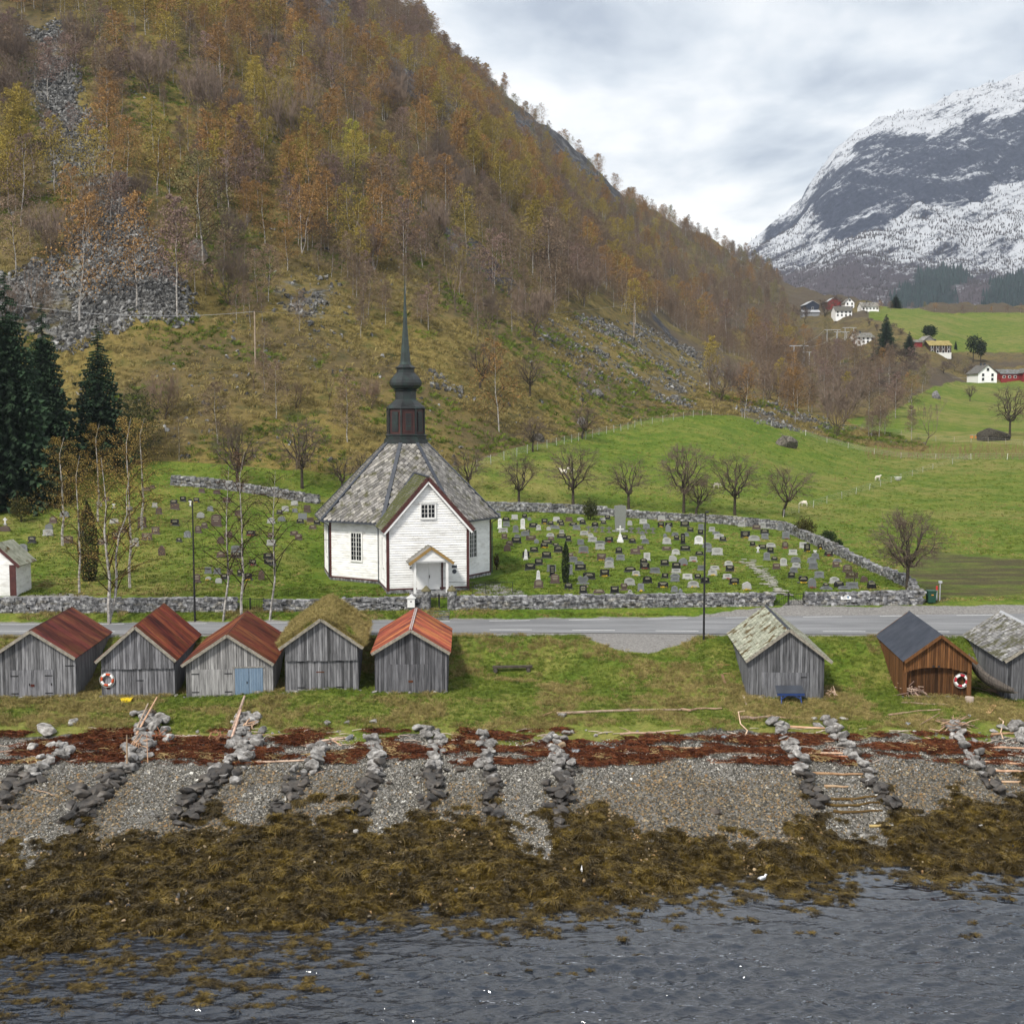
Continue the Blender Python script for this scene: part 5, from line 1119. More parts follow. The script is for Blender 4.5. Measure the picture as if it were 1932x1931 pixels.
# ------------------------------------------------------------------ boathouses
def quadboard(mb, x0, x1, y0, y1, z0, za, zb):           # upright board with sloped top
    return mb.hexa([(x0, y0, z0), (x1, y0, z0), (x1, y1, z0), (x0, y1, z0), (x0, y0, za), (x1, y0, zb), (x1, y1, zb), (x0, y1, za)])
corr = {}
def sheet(w, L, name, mat, amp=.022, n=12):
    mb = MB(); b = 0
    for i in range(n+1):
        z = amp*(1 if i % 2 else -1); mb.v += [(w*i/n, 0, z), (w*i/n, L, z)]
    for i in range(n): mb.f.append((2*i, 2*i+2, 2*i+3, 2*i+1)); mb.m.append(0)
    return mb.mesh(name, mat)
sl_sq = {}
def shed(label, u0, u1, uA, vA, uE, vE, vB, rz, roof, D=80.0, depth=9.2, wood=GREYWD, upper=None, col=(1, 1, 1), bw=.19, rcol=(1, 1, 1), gable_under=None, arch=False, doorc=None, oh=.35):
    m = D/F; x0, x1 = xu(u0, D), xu(u1, D); w = x1-x0; zb = vz(vB, D); hr = vz(vA, D)-zb; he_out = vz(vE, D)-zb
    xc = xu(uA, D)-(x0+x1)/2; hw = abs(xu(uE, D)-xu(uA, D)); sl = (hr-he_out)/hw
    e = empty('boathouse', ((x0+x1)/2, D, zb), label, 'boathouse', math.radians(rz), 'boathouses by the shore')
    roofz = lambda x: hr-.06-abs(x-xc)*sl
    def wall_front(y, mat, zl, zh=None, th=.03, seed=0, jag=0, fc=None):
        x = -w/2
        while x < w/2-.02:
            b = min(bw*R.uniform(.75, 1.25), w/2-x); top_a, top_b = roofz(x+.005), roofz(x+b-.005)
            if zh is not None: top_a, top_b = min(zh, top_a), min(zh, top_b)
            zz0 = (zl(x+b/2) if callable(zl) else zl)-R.random()*jag
            if min(top_a, top_b) > zz0+.05:
                yy0 = y-R.random()*.018; mb = MB(); quadboard(mb, x+.011, x+b-.011, yy0-th, yy0, zz0, top_a, top_b); c = R.uniform(.6, 1.3)*(.6 if R.random() < .08 else 1); k = col
                if fc: k = fc(x+b/2)
                mb.build('plank', mat, e, color=(k[0]*c, k[1]*c, k[2]*c))
            x += b
    zc = upper
    if zc is None: wall_front(0, wood, -.15)
    else:
        wall_front(.10 if not arch else .35, wood, -.15, zh=zc+.4, fc=(lambda x: (.55, .55, .55)) if arch else None)
        bot = (lambda x: zc+.42*(1-(2*x/w)**2) if abs(x) < w/2-.12 else zc-.0) if arch else zc
        wall_front(-.04, wood, bot, jag=.06)
        if arch:
            for sx in (-1, 1): MB().box(sx*w/2-(.25 if sx > 0 else 0), sx*w/2+(.25 if sx < 0 else 0), -.02, .33, -.15, zc+.1).build('side_plank', wood, e, color=(.8, .8, .8))
    # back and long walls
    x = -w/2
    while x < w/2-.02:
        b = min(.3, w/2-x); mb = MB(); quadboard(mb, x, x+b-.01, depth-.03, depth, -.2, roofz(x), roofz(x+b)); mb.build('plank', wood, e, color=jit(col)); x += b
    for sx in (-1, 1):
        y = .02
        while y < depth-.05:
            b = min(bw*1.05*R.uniform(.8, 1.2), depth-y); yy0 = sx*w/2; t_ = roofz(yy0)+.02; c = R.uniform(.7, 1.15); mb = MB()
            o_ = sx*R.random()*.015; mb.box(min(yy0, yy0+sx*.03)+o_, max(yy0, yy0+sx*.03)+o_, y+.005, y+b-.005, -.2, t_); mb.build('plank', wood, e, color=(col[0]*c, col[1]*c, col[2]*c)); y += b
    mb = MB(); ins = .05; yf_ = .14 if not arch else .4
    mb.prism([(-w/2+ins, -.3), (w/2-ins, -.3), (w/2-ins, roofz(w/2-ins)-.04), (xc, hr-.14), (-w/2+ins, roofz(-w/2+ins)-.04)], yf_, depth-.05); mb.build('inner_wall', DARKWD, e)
    if zc is not None and not arch: pass
    # roof
    Ls = math.hypot(hw, hw*sl); y0r, y1r = -oh, depth+.25
    rf = MB(); th = .07 if roof != 'turf' else .16
    for sx in (-1, 1): slope(rf, xc, hr-.06, xc+sx*hw, hr-.06-hw*sl, y0r+.02, y1r, th)
    rm = {'rust': DARKWD, 'slate': DARKWD, 'slate2': DARKWD, 'felt': FELT, 'turf': TURF}[roof]; rfo = rf.build('roof', rm, e)
    for sx in (-1, 1):
        ey = Vector((sx*hw, 0, -hw*sl)).normalized(); ex = Vector((0, 1, 0)); ez = Vector((sx*sl, 0, 1)).normalized()
        def put(me, name, y, s, lift, c, swap=False, rot=0, scl=None):
            p = Vector((xc, y, hr-.06))+ey*s+ez*(th+lift); M4 = Matrix((ex*(1 if not swap else 1), ey, ez)).transposed().to_4x4(); M4.translation = p
            o = link(name, me, rfo); o.matrix_local = M4 @ Matrix.Rotation(rot, 4, 'Z') @ Matrix.Diagonal((scl or (1, 1, 1))+(1,)); o.color = tuple(c)+(1,)
        if roof == 'rust':
            n = 12; sw = (y1r-y0r)/n; me = corr.setdefault((round(Ls, 2), round(sw, 3)), sheet(sw+.04, Ls+.02, 'roof_sheet', RUST))
            for k in range(n): c = R.uniform(.75, 1.3); put(me, 'roof_sheet', y0r+k*sw, 0, .03+.004*(k % 2), (rcol[0]*c, rcol[1]*c*R.uniform(.85, 1.1), rcol[2]*c), rot=R.gauss(0, .002))
        elif roof == 'felt':
            n = 6; sw = Ls/n
            for k in range(n): c = R.uniform(.85, 1.15); mb = MB(); mb.box(0, y1r-y0r, 0, sw+.05, 0, .012); put(mb.mesh('felt_strip', FELT), 'felt_strip', y0r, k*sw, .004+.004*(k % 2), (c, c, c))
        elif roof in ('slate', 'slate2'):
            key = roof
            if key not in sl_sq:
                mb = MB(); mb.add([(-.17, -.17, 0), (.17, -.17, 0), (.17, .08, .03), (.09, .17, .036), (-.09, .17, .036), (-.17, .08, .03), (-.17, .08, .012), (-.09, .17, .015), (.09, .17, .015), (.17, .08, .012)], [(0, 1, 2, 3, 4, 5), (5, 4, 7, 6), (4, 3, 8, 7), (3, 2, 9, 8)])
                sl_sq[key] = mb.mesh('slate', SLATEG if roof == 'slate' else SLATE)
            me = sl_sq[key]; lst = []; s = .1; j = 0
            while s < Ls:
                y = y0r+.17+(.16 if j % 2 else 0)
                while y < y1r-.1: lst.append((y, s)); y += .32
                s += .24; j += 1
            R.shuffle(lst); vis = sx < 0; mb = MB()
            for q, (y, s) in enumerate(lst):
                c = R.uniform(.75, 1.25)*(1.0 if roof == 'slate' else 1.25); cc_ = (c, c, c) if roof == 'slate' else (c*.97, c, c*1.05)
                if vis and q < 290: put(me, 'slate', y, s, .005+R.random()*.01, cc_, rot=R.gauss(0, .03))
                else:
                    p = Vector((xc, y, hr-.06))+ey*s+ez*(th+.008+R.random()*.01); M4 = Matrix((ex, ey, ez)).transposed().to_4x4(); M4.translation = p
                    mb.add([M4 @ v.co for v in me.vertices], [(0, 1, 2, 3, 4, 5), (5, 4, 7, 6), (4, 3, 8, 7), (3, 2, 9, 8)])
            mb.build('slates', SLATEG if roof == 'slate' else SLATE, rfo)['kind'] = 'stuff'
        elif roof == 'turf':
            n = 3400; pts = []; 
            for _ in range(n):
                y = R.uniform(y0r+.05, y1r); s = R.uniform(0, Ls); q = Vector((xc, y, hr-.06))+ey*s+ez*(th-.02); pts.append(q[:])
            idn = [0 if fbm(np.array([p_[0]*1.2]), np.array([p_[1]*1.2]), 2, 5)[0] > .72 else 3 for p_ in pts]
            o = scatter('roof_turf', pts, [(0, sx*.35, R.random()*6.28) for _ in pts], [R.uniform(.6, 1.25) for _ in pts], GT+DT, 'straw and green turf growing on the roof', None, idx=[a+R.randrange(3) for a in idn], par=rfo)
    bc = (1.15, 1.1, 1.0) if wood is GREYWD else (.9, .9, .9); bmat = TIMBER if wood is GREYWD else BROWNWD
    for sx in (-1, 1):
        for yy0, nm in ((y0r, 'barge_board'), (y1r-.04, 'barge_board')):
            mb = MB(); mb.beam((xc, yy0, hr-.05), (xc+sx*hw, yy0, hr-.05-hw*sl), .05, .2); mb.build(nm, bmat, e, color=bc)
    rc = {'rust': (RUST, rcol), 'felt': (FELT, (1, 1, 1)), 'slate': (LEAD, (1, 1, 1)), 'slate2': (GALV, (1, 1, 1)), 'turf': (TURF, (1, 1, 1))}[roof]
    mb = MB(); zt = hr-.06+th+.05
    mb.add([(xc-.16, y0r-.01, zt-.16*sl), (xc, y0r-.01, zt+.03), (xc+.16, y0r-.01, zt-.16*sl), (xc-.16, y1r, zt-.16*sl), (xc, y1r, zt+.03), (xc+.16, y1r, zt-.16*sl)], [(0, 1, 4, 3), (1, 2, 5, 4), (0, 2, 1), (3, 4, 5), (0, 3, 5, 2)])
    mb.build('ridge_cap', rc[0], e, color=rc[1])
    for q in range(7):
        x = -w/2+w*q/6+R.gauss(0, .15); g = float(H(e.location.x+x, D-.15))-zb; s_ = R.uniform(.18, .42); c = R.uniform(.5, 1.2)
        link('footing_stone', RK[R.randrange(8)], e, (x, -.12, g+s_*.12), (R.gauss(0, .2), R.gauss(0, .2), R.random()*6), (s_*1.2, s_, s_*.8), (c, c, c))
    return e, w, hr
def hinges(e, xs, zs, L=.5, y=-.05, c=IRON):
    for x in xs:
        for z in zs: MB().box(x-L/2, x+L/2, y-.02, y, z-.03, z+.03).build('hinge', c, e)
def doorleaf(e, x0, x1, z0, z1, mat, y=-.04, col=(1, 1, 1), name='door', bw=.15, handle=True):
    o = MB().box(x0, x1, y-.012, y, z0, z1).build(name, DARKWD, e); x = x0
    while x < x1-.02:
        b = min(bw*R.uniform(.8, 1.2), x1-x); c = R.uniform(.85, 1.12); MB().box(x+.004, x+b-.004, y-.034, y-.013, z0-R.random()*.02, z1).build('plank', mat, o, color=(col[0]*c, col[1]*c, col[2]*c)); x += b
    if handle: MB().box(x1-.16, x1-.1, y-.06, y-.034, (z0+z1)/2-.08, (z0+z1)/2+.08).build('handle', IRON, o)
    return o
dk = (.62, .62, .64)
s1, w1, h1 = shed('grey plank boathouse with rusty sheet roof, the leftmost', -31, 129.7, 49.4, 1188.4, 131.2, 1241.5, 1321, 4.4, 'rust', rcol=(.95, .95, 1.0), col=(.9, .9, .93))
doorleaf(s1, -1.5, -.1, .1, 2.1, GREYWD, col=(.95, .95, 1.0)); doorleaf(s1, -.08, 1.35, .1, 2.1, GREYWD, col=(.9, .9, .95)); hinges(s1, (-1.2, 1.05), (.5, 1.7), .5, -.08)
MB().box(-.15, .1, -.1, -.075, .95, 1.12).build('rust_patch', RUST, s1); hinges(s1, (w1/2-.4,), (2.35,), .6)
s2, w2, h2 = shed('grey plank boathouse with rusty sheet roof and a lifebuoy on its front', 183, 318, 248.4, 1180.6, 323.4, 1246, 1319.7, 4.9, 'rust', rcol=(1.25, 1.05, .9), upper=2.15, col=(.95, .95, 1.0))
hinges(s2, (.1,), (1.3,), .45, .06); hinges(s2, (-1.0, 1.1), (.3,), .45, .06)
s3, w3, h3 = shed('pale plank boathouse with rusty roof and blue double doors', 344.7, 507.8, 423.4, 1196.2, 510, 1252.5, 1316.6, 4.5, 'rust', rcol=(1.1, 1.1, .9), col=(1.35, 1.33, 1.3))
doorleaf(s3, .34, 1.28, .08, 2.05, BLUEWD, bw=.14); doorleaf(s3, 1.30, 2.22, .08, 2.05, BLUEWD, bw=.14, handle=False); doorleaf(s3, -2.55, .2, .15, 2.0, GREYWD, col=(1.4, 1.38, 1.35), handle=False)
MB().box(.2, 2.3, -.09, -.04, 2.06, 2.16).build('lintel', TIMBER, s3); hinges(s3, (-2.3, -.1), (.45, 1.7), .5, -.08)
s4, w4, h4 = shed('grey plank boathouse with a turf roof', 533.7, 670.2, 601.9, 1166, 681.4, 1221.2, 1303.5, 4.5, 'turf', upper=2.12, col=(.85, .85, .88))
hinges(s4, (-.1,), (1.3,), .55, .06, RUST); hinges(s4, (-1.4, 1.2), (.25, 2.0), .45, .06); MB().box(-w4/2, w4/2-.3, .0, .1, -.1, .08).build('sill_log', TIMBER, s4)
s5, w5, h5 = shed('grey plank boathouse with orange-red sheet roof beside the hollow', 704.8, 841.8, 772.8, 1187, 847.3, 1230.7, 1313, 2.2, 'rust', rcol=(2.7, 2.6, 2.2), col=(.62, .62, .66), depth=8.6)
doorleaf(s5, -1.5, -.15, .05, 2.2, GREYWD, col=(.62, .62, .66), handle=False); doorleaf(s5, -.13, 1.3, .05, 2.2, GREYWD, col=(.6, .6, .64), handle=False); MB().box(-.2, .12, -.1, -.07, .95, 1.1).build('lock_plate', RUST, s5)
FLK = M('flaked_paint', [(.45, .47, .48), (.20, .10, .07)], 3, .8, .2)
MB().beam((.0-.02, -.35, h5+.06), (0, 8.7, h5+.06), .2, .03).build('flaked_ridge', FLK, s5)
s6, w6, h6 = shed('large grey boathouse with lichened slate roof and a blue table', 1417.9, 1561.6, 1493.8, 1185.7, 1575.5, 1246.4, 1324.5, -3.2, 'slate', col=(.72, .73, .76), depth=9.6)
doorleaf(s6, -1.6, -.02, .05, 2.05, GREYWD, col=(.75, .76, .8), handle=False); doorleaf(s6, 0, 1.55, .05, 2.05, GREYWD, col=(.72, .73, .78), handle=False); hinges(s6, (1.2,), (.3, 1.75), .4, -.08)
s7, w7, h7 = shed('brown stained boathouse with dark roof and arched open front', 1716.6, 1842.5, 1783.5, 1197, 1850.5, 1247.5, 1321.4, -6, 'felt', wood=BROWNWD, upper=1.9, arch=True, col=(1, 1, 1), bw=.16)
MB().box(-.35, -.2, -.1, -.07, 2.3, 2.42).build('vent', IRON, s7); MB().box(-.0, .15, -.1, -.07, 2.3, 2.42).build('vent', IRON, s7)
s8, w8, h8 = shed('grey boathouse with pale slate roof at the right edge', 1911, 2058, 1984, 1196, 2060, 1247, 1329.7, -5, 'slate2', col=(.85, .86, .9))
# lifebuoys
WHP = (.85, .85, .85)
def buoy(parent_shed, x, z, y, label, red=(.50, .05, .03)):
    p = parent_shed.matrix_basis @ Vector((x, y, z)); e = empty('lifebuoy', p, label, 'lifebuoy', parent_shed.rotation_euler.z, 'lifebuoys on boathouse walls')
    for s in range(8):
        pts = []; 
        for k in range(5): a = (s+k/4)*PI/4+.2; pts.append((.37*math.cos(a), 0, .37*math.sin(a)))
        MB().tube(pts, .085, 8).build('red_segment' if s % 2 else 'white_segment', PLAIN, e, True, color=red if s % 2 else WHP)
    pts = [(.50*math.cos(a*PI/8), -.02, .50*math.sin(a*PI/8)) for a in range(17)]; MB().tube(pts, .012, 4, 0, False).build('rope', PLAIN, e, color=(.7, .7, .65))
buoy(s2, -2.05, 1.4, -.02, 'orange and white lifebuoy on the front of the second boathouse from the left', (.52, .085, .03))
buoy(s7, 1.62, 1.38, .1, 'red and white lifebuoy in the arched front of the brown boathouse', (.42, .03, .05))
MB().box(-.12, .12, -.03, .0, 0, .2).build('board_tag', RUST, s2, loc=(-2.0, .06, .75))
# small white outbuilding at left edge
p = P(8, 1140, 98.0); e = empty('white_shed', (xu(2, 99)-.9, 99.6, float(H(-42, 99.6))+.1), 'small white shed with slate roof at the left edge behind the wall', 'shed')
for k in range(14): MB().box(-1.6, 1.6, -.03, 0, k*.2, k*.2+.19).build('board', WHITEB, e)
for k in range(14): MB().box(1.6, 1.63, 0, 3, k*.2, k*.2+.19).build('board', WHITEB, e)
MB().prism([(-1.58, -.2), (1.58, -.2), (1.58, 2.8), (0, 4.3), (-1.58, 2.8)], .01, 3).build('wall', WHITEB, e)
mb = MB(); slope(mb, 0, 4.35, -2, 2.5, -.3, 3.3, .1); slope(mb, 0, 4.35, 2, 2.5, -.3, 3.3, .1); mb.build('roof', SLATEG, e)
for sx in (-1, 1): MB().beam((0, -.33, 4.3), (sx*2, -.33, 2.45), .05, .25).build('barge_board', MAROON, e)
MB().box(1.05, 1.6, -.06, -.035, 0, 2.6).build('corner_board', MAROON, e)
# ------------------------------------------------------------------ things around the boathouses
def ground(x, y): return float(H(x, y))
def log(u0, v0, u1, v1, r=.09, col=(1, 1, 1), label='weathered driftwood log', bend=.1, name='driftwood_log', n=5, cat='driftwood', lift=None, branch=0, ml=None):
    a, b = pick(u0, v0), pick(u1, v1); k = 6; pts = []
    for i in range(k):
        q = a.lerp(b, i/(k-1)); q.z = max(ground(q.x, q.y), q.z if lift else -9)+r*.8; q += Vector((0, R.gauss(0, bend)*(0 < i < k-1), 0)); pts.append(q)
    if lift: pts = [a.lerp(b, i/(k-1))+Vector((0, 0, r+lift[0]+(lift[1]-lift[0])*i/(k-1))) for i in range(k)]
    o0 = pts[0].copy(); mb = MB(); mb.tube([p-o0 for p in pts], [r*(1-.4*i/(k-1)) for i in range(k)], n+2)
    for _ in range(branch):
        i = R.randrange(1, k-1); q = pts[i]-o0; d = Vector((R.gauss(0, 1), R.gauss(0, 1), .4)).normalized()*R.uniform(.4, 1.1); mb.tube([q, q+d*.5+Vector((0, 0, .05)), q+d], [r*.45, r*.3, r*.12], 4)
    o = mb.build(name, DRIFTWD, None, loc=o0, color=col); tag(o, label, cat, None); return o
GC = (.55, .5, .48); PK = (1.25, .95, .75)
DW = [(1050,1349,1290,1342,.13,(.75,.68,.62),'long grey driftwood log on the grass right of the hollow',1),(1024,1352,1052,1342,.07,PK,'short split board at the left end of the long driftwood log',0),(1285,1340,1362,1339,.12,(.8,.65,.55),'reddish log at the right end of the long driftwood line',0),
 (1170,1388,1283,1380,.10,(.95,.8,.72),'branched log lying on the edge of the beach below the long log',3),(1180,1395,1290,1398,.05,PK,'thin pale stick in the red seaweed below the branched log',0),
 (384,1437,652,1437,.09,(1.35,1.2,1.1),'very long pale pole lying across the beach below the turf-roofed boathouse',0),(527,1395,600,1413,.07,(1.15,.95,.85),'bent pale branch on the seaweed left of the upper rocks',1),(575,1408,668,1390,.10,(1.3,1.15,1.1),'thick pale driftwood stem pointing up to the right',1),
 (137,1413,222,1411,.07,(1.1,.95,.85),'pale straight stick on the grass edge at far left',0),(625,1398,644,1408,.06,PK,'short pinkish branch stub beside a rounded rock',0),(470,1387,600,1388,.04,(.9,.7,.5),'thin stick along the grass edge below the turf-roofed boathouse',0),
 (560,1465,612,1456,.04,PK,'thin forked stick over the dark stones below the pale pole',1),(1397,1358,1457,1356,.15,(.6,.52,.5),'dark split log on the grass left of the pair of slipway walls',0),(1448,1351,1520,1357,.07,(1.1,.9,.8),'pale pole resting on the dark split log',0),
 (1676,1351,1775,1341,.10,(.7,.58,.5),'grey log at the grass edge below the brown boathouse',0),(1670,1354,1695,1357,.06,PK,'short pale stick below the grey log',0),(1700,1360,1782,1356,.05,(.8,.6,.5),'brown stick across the litter heap below the brown boathouse',1),
 (1745,1392,1810,1410,.05,PK,'pale split branch in the seaweed below the brown boathouse',1),(1752,1377,1830,1388,.05,(1.2,1,.85),'long pale branch above the right slipway',1),(1240,1410,1300,1412,.05,PK,'pale stick lying level in the red seaweed in mid beach',0),
 (1290,1414,1330,1412,.06,(1.4,1.05,.75),'short fresh orange board on the beach left of the slipway walls',0),(1330,1424,1480,1421,.04,(1.3,1,.8),'thin pink rod lying along the seaweed edge left of the slipway',0),(1340,1440,1440,1432,.04,(.95,.6,.4),'reddish stick along the pebble edge left of the slipway',0),
 (1700,1328,1788,1331,.07,(.75,.7,.6),'grey plank on the grass below the brown boathouse door',0),(1640,1300,1650,1318,.05,(1.2,1.1,1),'x',0),
 (0,1420,60,1416,.05,(.8,.6,.5),'brown stick at the left edge among the rocks',0),(60,1490,110,1500,.03,(1.2,1,.8),'thin pale twig across the left gully',0),(260,1395,300,1440,.04,(1.2,1,.8),'x',0),(905,1470,950,1478,.04,(.7,.5,.4),'x',0),
 (380,1342,425,1345,.03,(.9,.8,.3),'x',0),(848,1412,915,1418,.04,(1,.85,.6),'thin yellowish branch between two rows of stones in mid beach',1),(1105,1400,1155,1403,.03,(1.1,.9,.7),'x',0)]
for t in DW:
    if t[6] == 'x': continue
    log(*t[:4], r=t[4]*.8, col=t[5], label=t[6], branch=t[7])
# plank and log clusters over the two cairns
for lb, a, b, r_, c, lf in [('long pale plank leaning over the left cairn', (258,1397), (297,1346), .07, PK, (.3, 1.0)), ('second grey plank leaning beside the pale plank on the left cairn', (256,1393), (280,1353), .07, (.8,.75,.7), (.3, .8)),
   ('upright round post standing in the left cairn', (240,1452), (241,1449), .07, (.8,.72,.6), (0, 1.9)), ('silver log end rising from the second cairn', (440,1385), (462,1340), .12, (.8,.72,.7), (.2, .8)), ('split pink plank leaning on the second cairn', (438,1400), (455,1362), .09, (1.25,1.05,.98), (.2, .7)),
   ('thin pale pole standing against the left cairn', (279,1440), (278,1436), .03, PK, (0, 1.6))]:
    log(a[0], a[1], b[0], b[1], r=r_, col=c, label=lb, lift=lf, name='plank' if 'plank' in lb else 'post')
def stickheap(label, u, v, n, L, sp=.5, cols=((1.2,.9,.65), (1.3,1.1,.95), (.75,.55,.42)), r=.035, name='branch_heap', dirx=None):
    p = pick(u, v); e = empty(name, p, label, 'heap')
    for _ in range(n):
        a = R.gauss(0, .5)+(dirx if dirx is not None else R.random()*3); c = Vector((R.gauss(0, sp*.4), R.gauss(0, sp*.3), R.uniform(.05, .5))); d = Vector((math.cos(a), math.sin(a), R.gauss(.1, .35)))*L*R.uniform(.35, .6)
        q0 = c-d; q1 = c+d; q0.z = max(q0.z, .02); mb = MB(); mb.tube([q0, (q0+q1)/2+rv(R, .06), q1], [r, r*.9, r*.5], 5); mb.build('stick', DRIFTWD, e, color=cols[R.randrange(len(cols))])
stickheap('tangled orange and pale branches heaped on the left cairn', 262, 1415, 26, 1.5, .7, dirx=1.1); stickheap('reddish root tangle left of the second cairn', 415, 1398, 22, .9, .5, cols=((.55,.3,.2), (.8,.5,.35)))
stickheap('brown branches and bark on the second cairn', 468, 1378, 14, 1.0, .5, dirx=1.0); stickheap('reddish seaweed and twig heap right of the left cairn', 300, 1398, 18, .9, .5, cols=((.45,.2,.12), (.6,.3,.2)))
stickheap('litter heap of grey planks and twigs below the brown boathouse', 1800, 1375, 26, 1.6, 1.2, cols=((.6,.5,.45), (1,.8,.65)), dirx=.1)
stickheap('firewood sticks piled against the corner of the brown boathouse', 1722, 1312, 34, 1.5, .9, cols=((1.1,1,.95), (.9,.75,.68), (.6,.5,.5)), dirx=1.9, name='wood_pile')
stickheap('short pile of split wood at the right corner of the slate-roofed boathouse', 1569, 1316, 14, .8, .4, cols=((1.1,1,.9), (.7,.55,.4)), dirx=1.3, name='wood_pile')
stickheap('poles lying under the old boat at the right', 1875, 1310, 9, 2.2, .5, cols=((.9,.75,.6), (.6,.5,.42)), dirx=2.2)
# curved bleached roots
for lb, pts in (('thin curved bleached root left of the slipway walls', [(1405,1345),(1393,1350),(1397,1370),(1410,1385),(1405,1395)]), ('thin curved bleached branch at the right end of the beach', [(1885,1358),(1893,1368),(1888,1385),(1892,1400)])):
    ps = [pick(u, v)+Vector((0, 0, .12+.1*(i % 2))) for i, (u, v) in enumerate(pts)]; o0 = ps[0].copy(); mb = MB(); mb.tube([p-o0 for p in ps], .04, 6); tag(mb.build('driftwood_branch', DRIFTWD, None, loc=o0, color=(1.5, 1.3, 1.1)), lb, 'driftwood')
# log bench in the hollow
p = pick(967, 1268); e = empty('log_bench', p, 'dark low log bench in the grassy hollow', 'bench', .03)
MB().beam((-1.45, 0, .38), (1.45, 0, .40), .28, .16).build('seat', M('old_log', [(.02, .018, .015), (.11, .09, .07)], 3, .9, .4, st=(1, 3, 3)), e)
for x in (-1.25, 1.15): MB().tube([(x, -.3, .15), (x, .35, .2)], .15, 8).build('support', GREYWD, e, color=(.4, .35, .3))
# blue table leaning on the wall
e = empty('picnic_table', (s6.location.x+.10, 79.0, zb6 := ground(18.6, 79)), 'dark folding table with blue legs leaning on the slate-roofed boathouse', 'table', 0)
MB().hexa([(-.95, -.15, .62), (.95, -.15, .62), (.9, .55, 1.0), (-.9, .55, 1.0), (-.95, -.2, .68), (.95, -.2, .68), (.9, .5, 1.06), (-.9, .5, 1.06)]).build('table_top', LEAD, e)
BL = (.02, .045, .15)
MB().box(-.92, .92, -.22, -.16, .52, .66).build('apron', PLAIN, e, color=BL)
for sx in (-1, 1):
    MB().beam((sx*.68, -.45, -.05), (sx*.62, 0, .75), .08, .08).build('leg', PLAIN, e, color=BL); MB().beam((sx*.66, -.32, .3), (sx*.1, -.1, .62), .06, .06).build('brace', PLAIN, e, color=BL)
# stump, plank, chopping things
p = pick(1829, 1325); tag(MB().lathe([(.3, -.1), (.29, .32), (.27, .34)], 12).build('tree_stump', DRIFTWD, None, loc=p), 'pale sawn log section standing before the brown boathouse', 'stump')
for lb, (u0, v0, u1, v1), w_, c in (('pale orange board lying on the litter at the far right', (1863,1348,1876,1332), .32, (1.3,1.0,.65)), ('yellow lath on the grass below the second boathouse', (222,1344,274,1347), .06, (1.1,1.0,.35)), ('short brown board on the grass left of the slate-roofed boathouse', (1362,1275,1368,1291), .18, (.5,.35,.28)), ('narrow orange lath left of the slate-roofed boathouse', (1352,1255,1378,1257), .07, (1.2,.8,.5)), ('second narrow lath under the first one left of the slate-roofed boathouse', (1365,1273,1382,1273), .06, (1.1,.8,.55)),
   ('grey plank leaning by the left corner of the slate-roofed boathouse', (1402,1312,1408,1331), .1, (1.2,1.2,1.2))):
    a, b = pick(u0, v0), pick(u1, v1); mb = MB(); mb.beam((0, 0, .05), (b-a)+Vector((0, 0, .05)), w_, .04); tag(mb.build('board', DRIFTWD, None, loc=a, color=c), lb, 'board')
p = pick(238, 1326); tag(MB().add([(-.4, 0, .28), (.4, 0, .28), (.26, -.02, .02), (-.26, -.02, .02), (-.4, .3, .28), (.4, .3, .28), (.26, .24, .02), (-.26, .24, .02)], [(0, 3, 2, 1), (0, 4, 7, 3), (1, 2, 6, 5), (3, 7, 6, 2), (4, 5, 6, 7)]).build('yellow_tub', PLAIN, None, loc=p, color=(.85, .62, .02)), 'bright yellow open tub on the grass before the second boathouse', 'tub')
# old boat on its side between the brown and the last boathouse
e = empty('rowing_boat', (32.6, 80.9, 5.0), 'old grey clinker boat lying on its side by the last boathouse', 'boat', math.radians(-62)); e.rotation_euler = (math.radians(38), math.radians(-16), math.radians(104))
secs = []
for i in range(9):
    t = i/8; w_ = .85*math.sin(PI*min(.97, max(.03, t)))**.6; d_ = .62*(math.sin(PI*min(.97, max(.03, t)))**.5); x = -2.6+5.2*t; sh = .35*(2*t-1)**2
    secs.append([(x, w_*math.cos(a), -d_*math.sin(a)*1.0+sh+.3) for a in [PI*k/10 for k in range(11)]])
for st in range(10):
    mb = MB()
    for i in range(8):
        a, b, c, d = [Vector(q) for q in (secs[i][st], secs[i+1][st], secs[i+1][st+1], secs[i][st+1])]
        nrm = (b-a).cross(d-a).normalized()*.025 if (b-a).cross(d-a).length > 0 else Vector((0, 0, .02)); mb.hexa([a, b, c, d, a+nrm, b+nrm, c+nrm, d+nrm])
    mb.build('strake', GREYWD, e, color=(.55, .48, .42))
for i in (2, 4, 6):
    pts = [Vector(q)*.97 for q in secs[i]]; MB().tube(pts, .03, 4).build('rib', TIMBER, e, color=(.7, .6, .5))
for i in (3, 5): y = secs[i][0][1]; MB().box(secs[i][0][0]-.1, secs[i][0][0]+.1, -y, y, .2, .24).build('thwart', TIMBER, e, color=(.7, .6, .5))
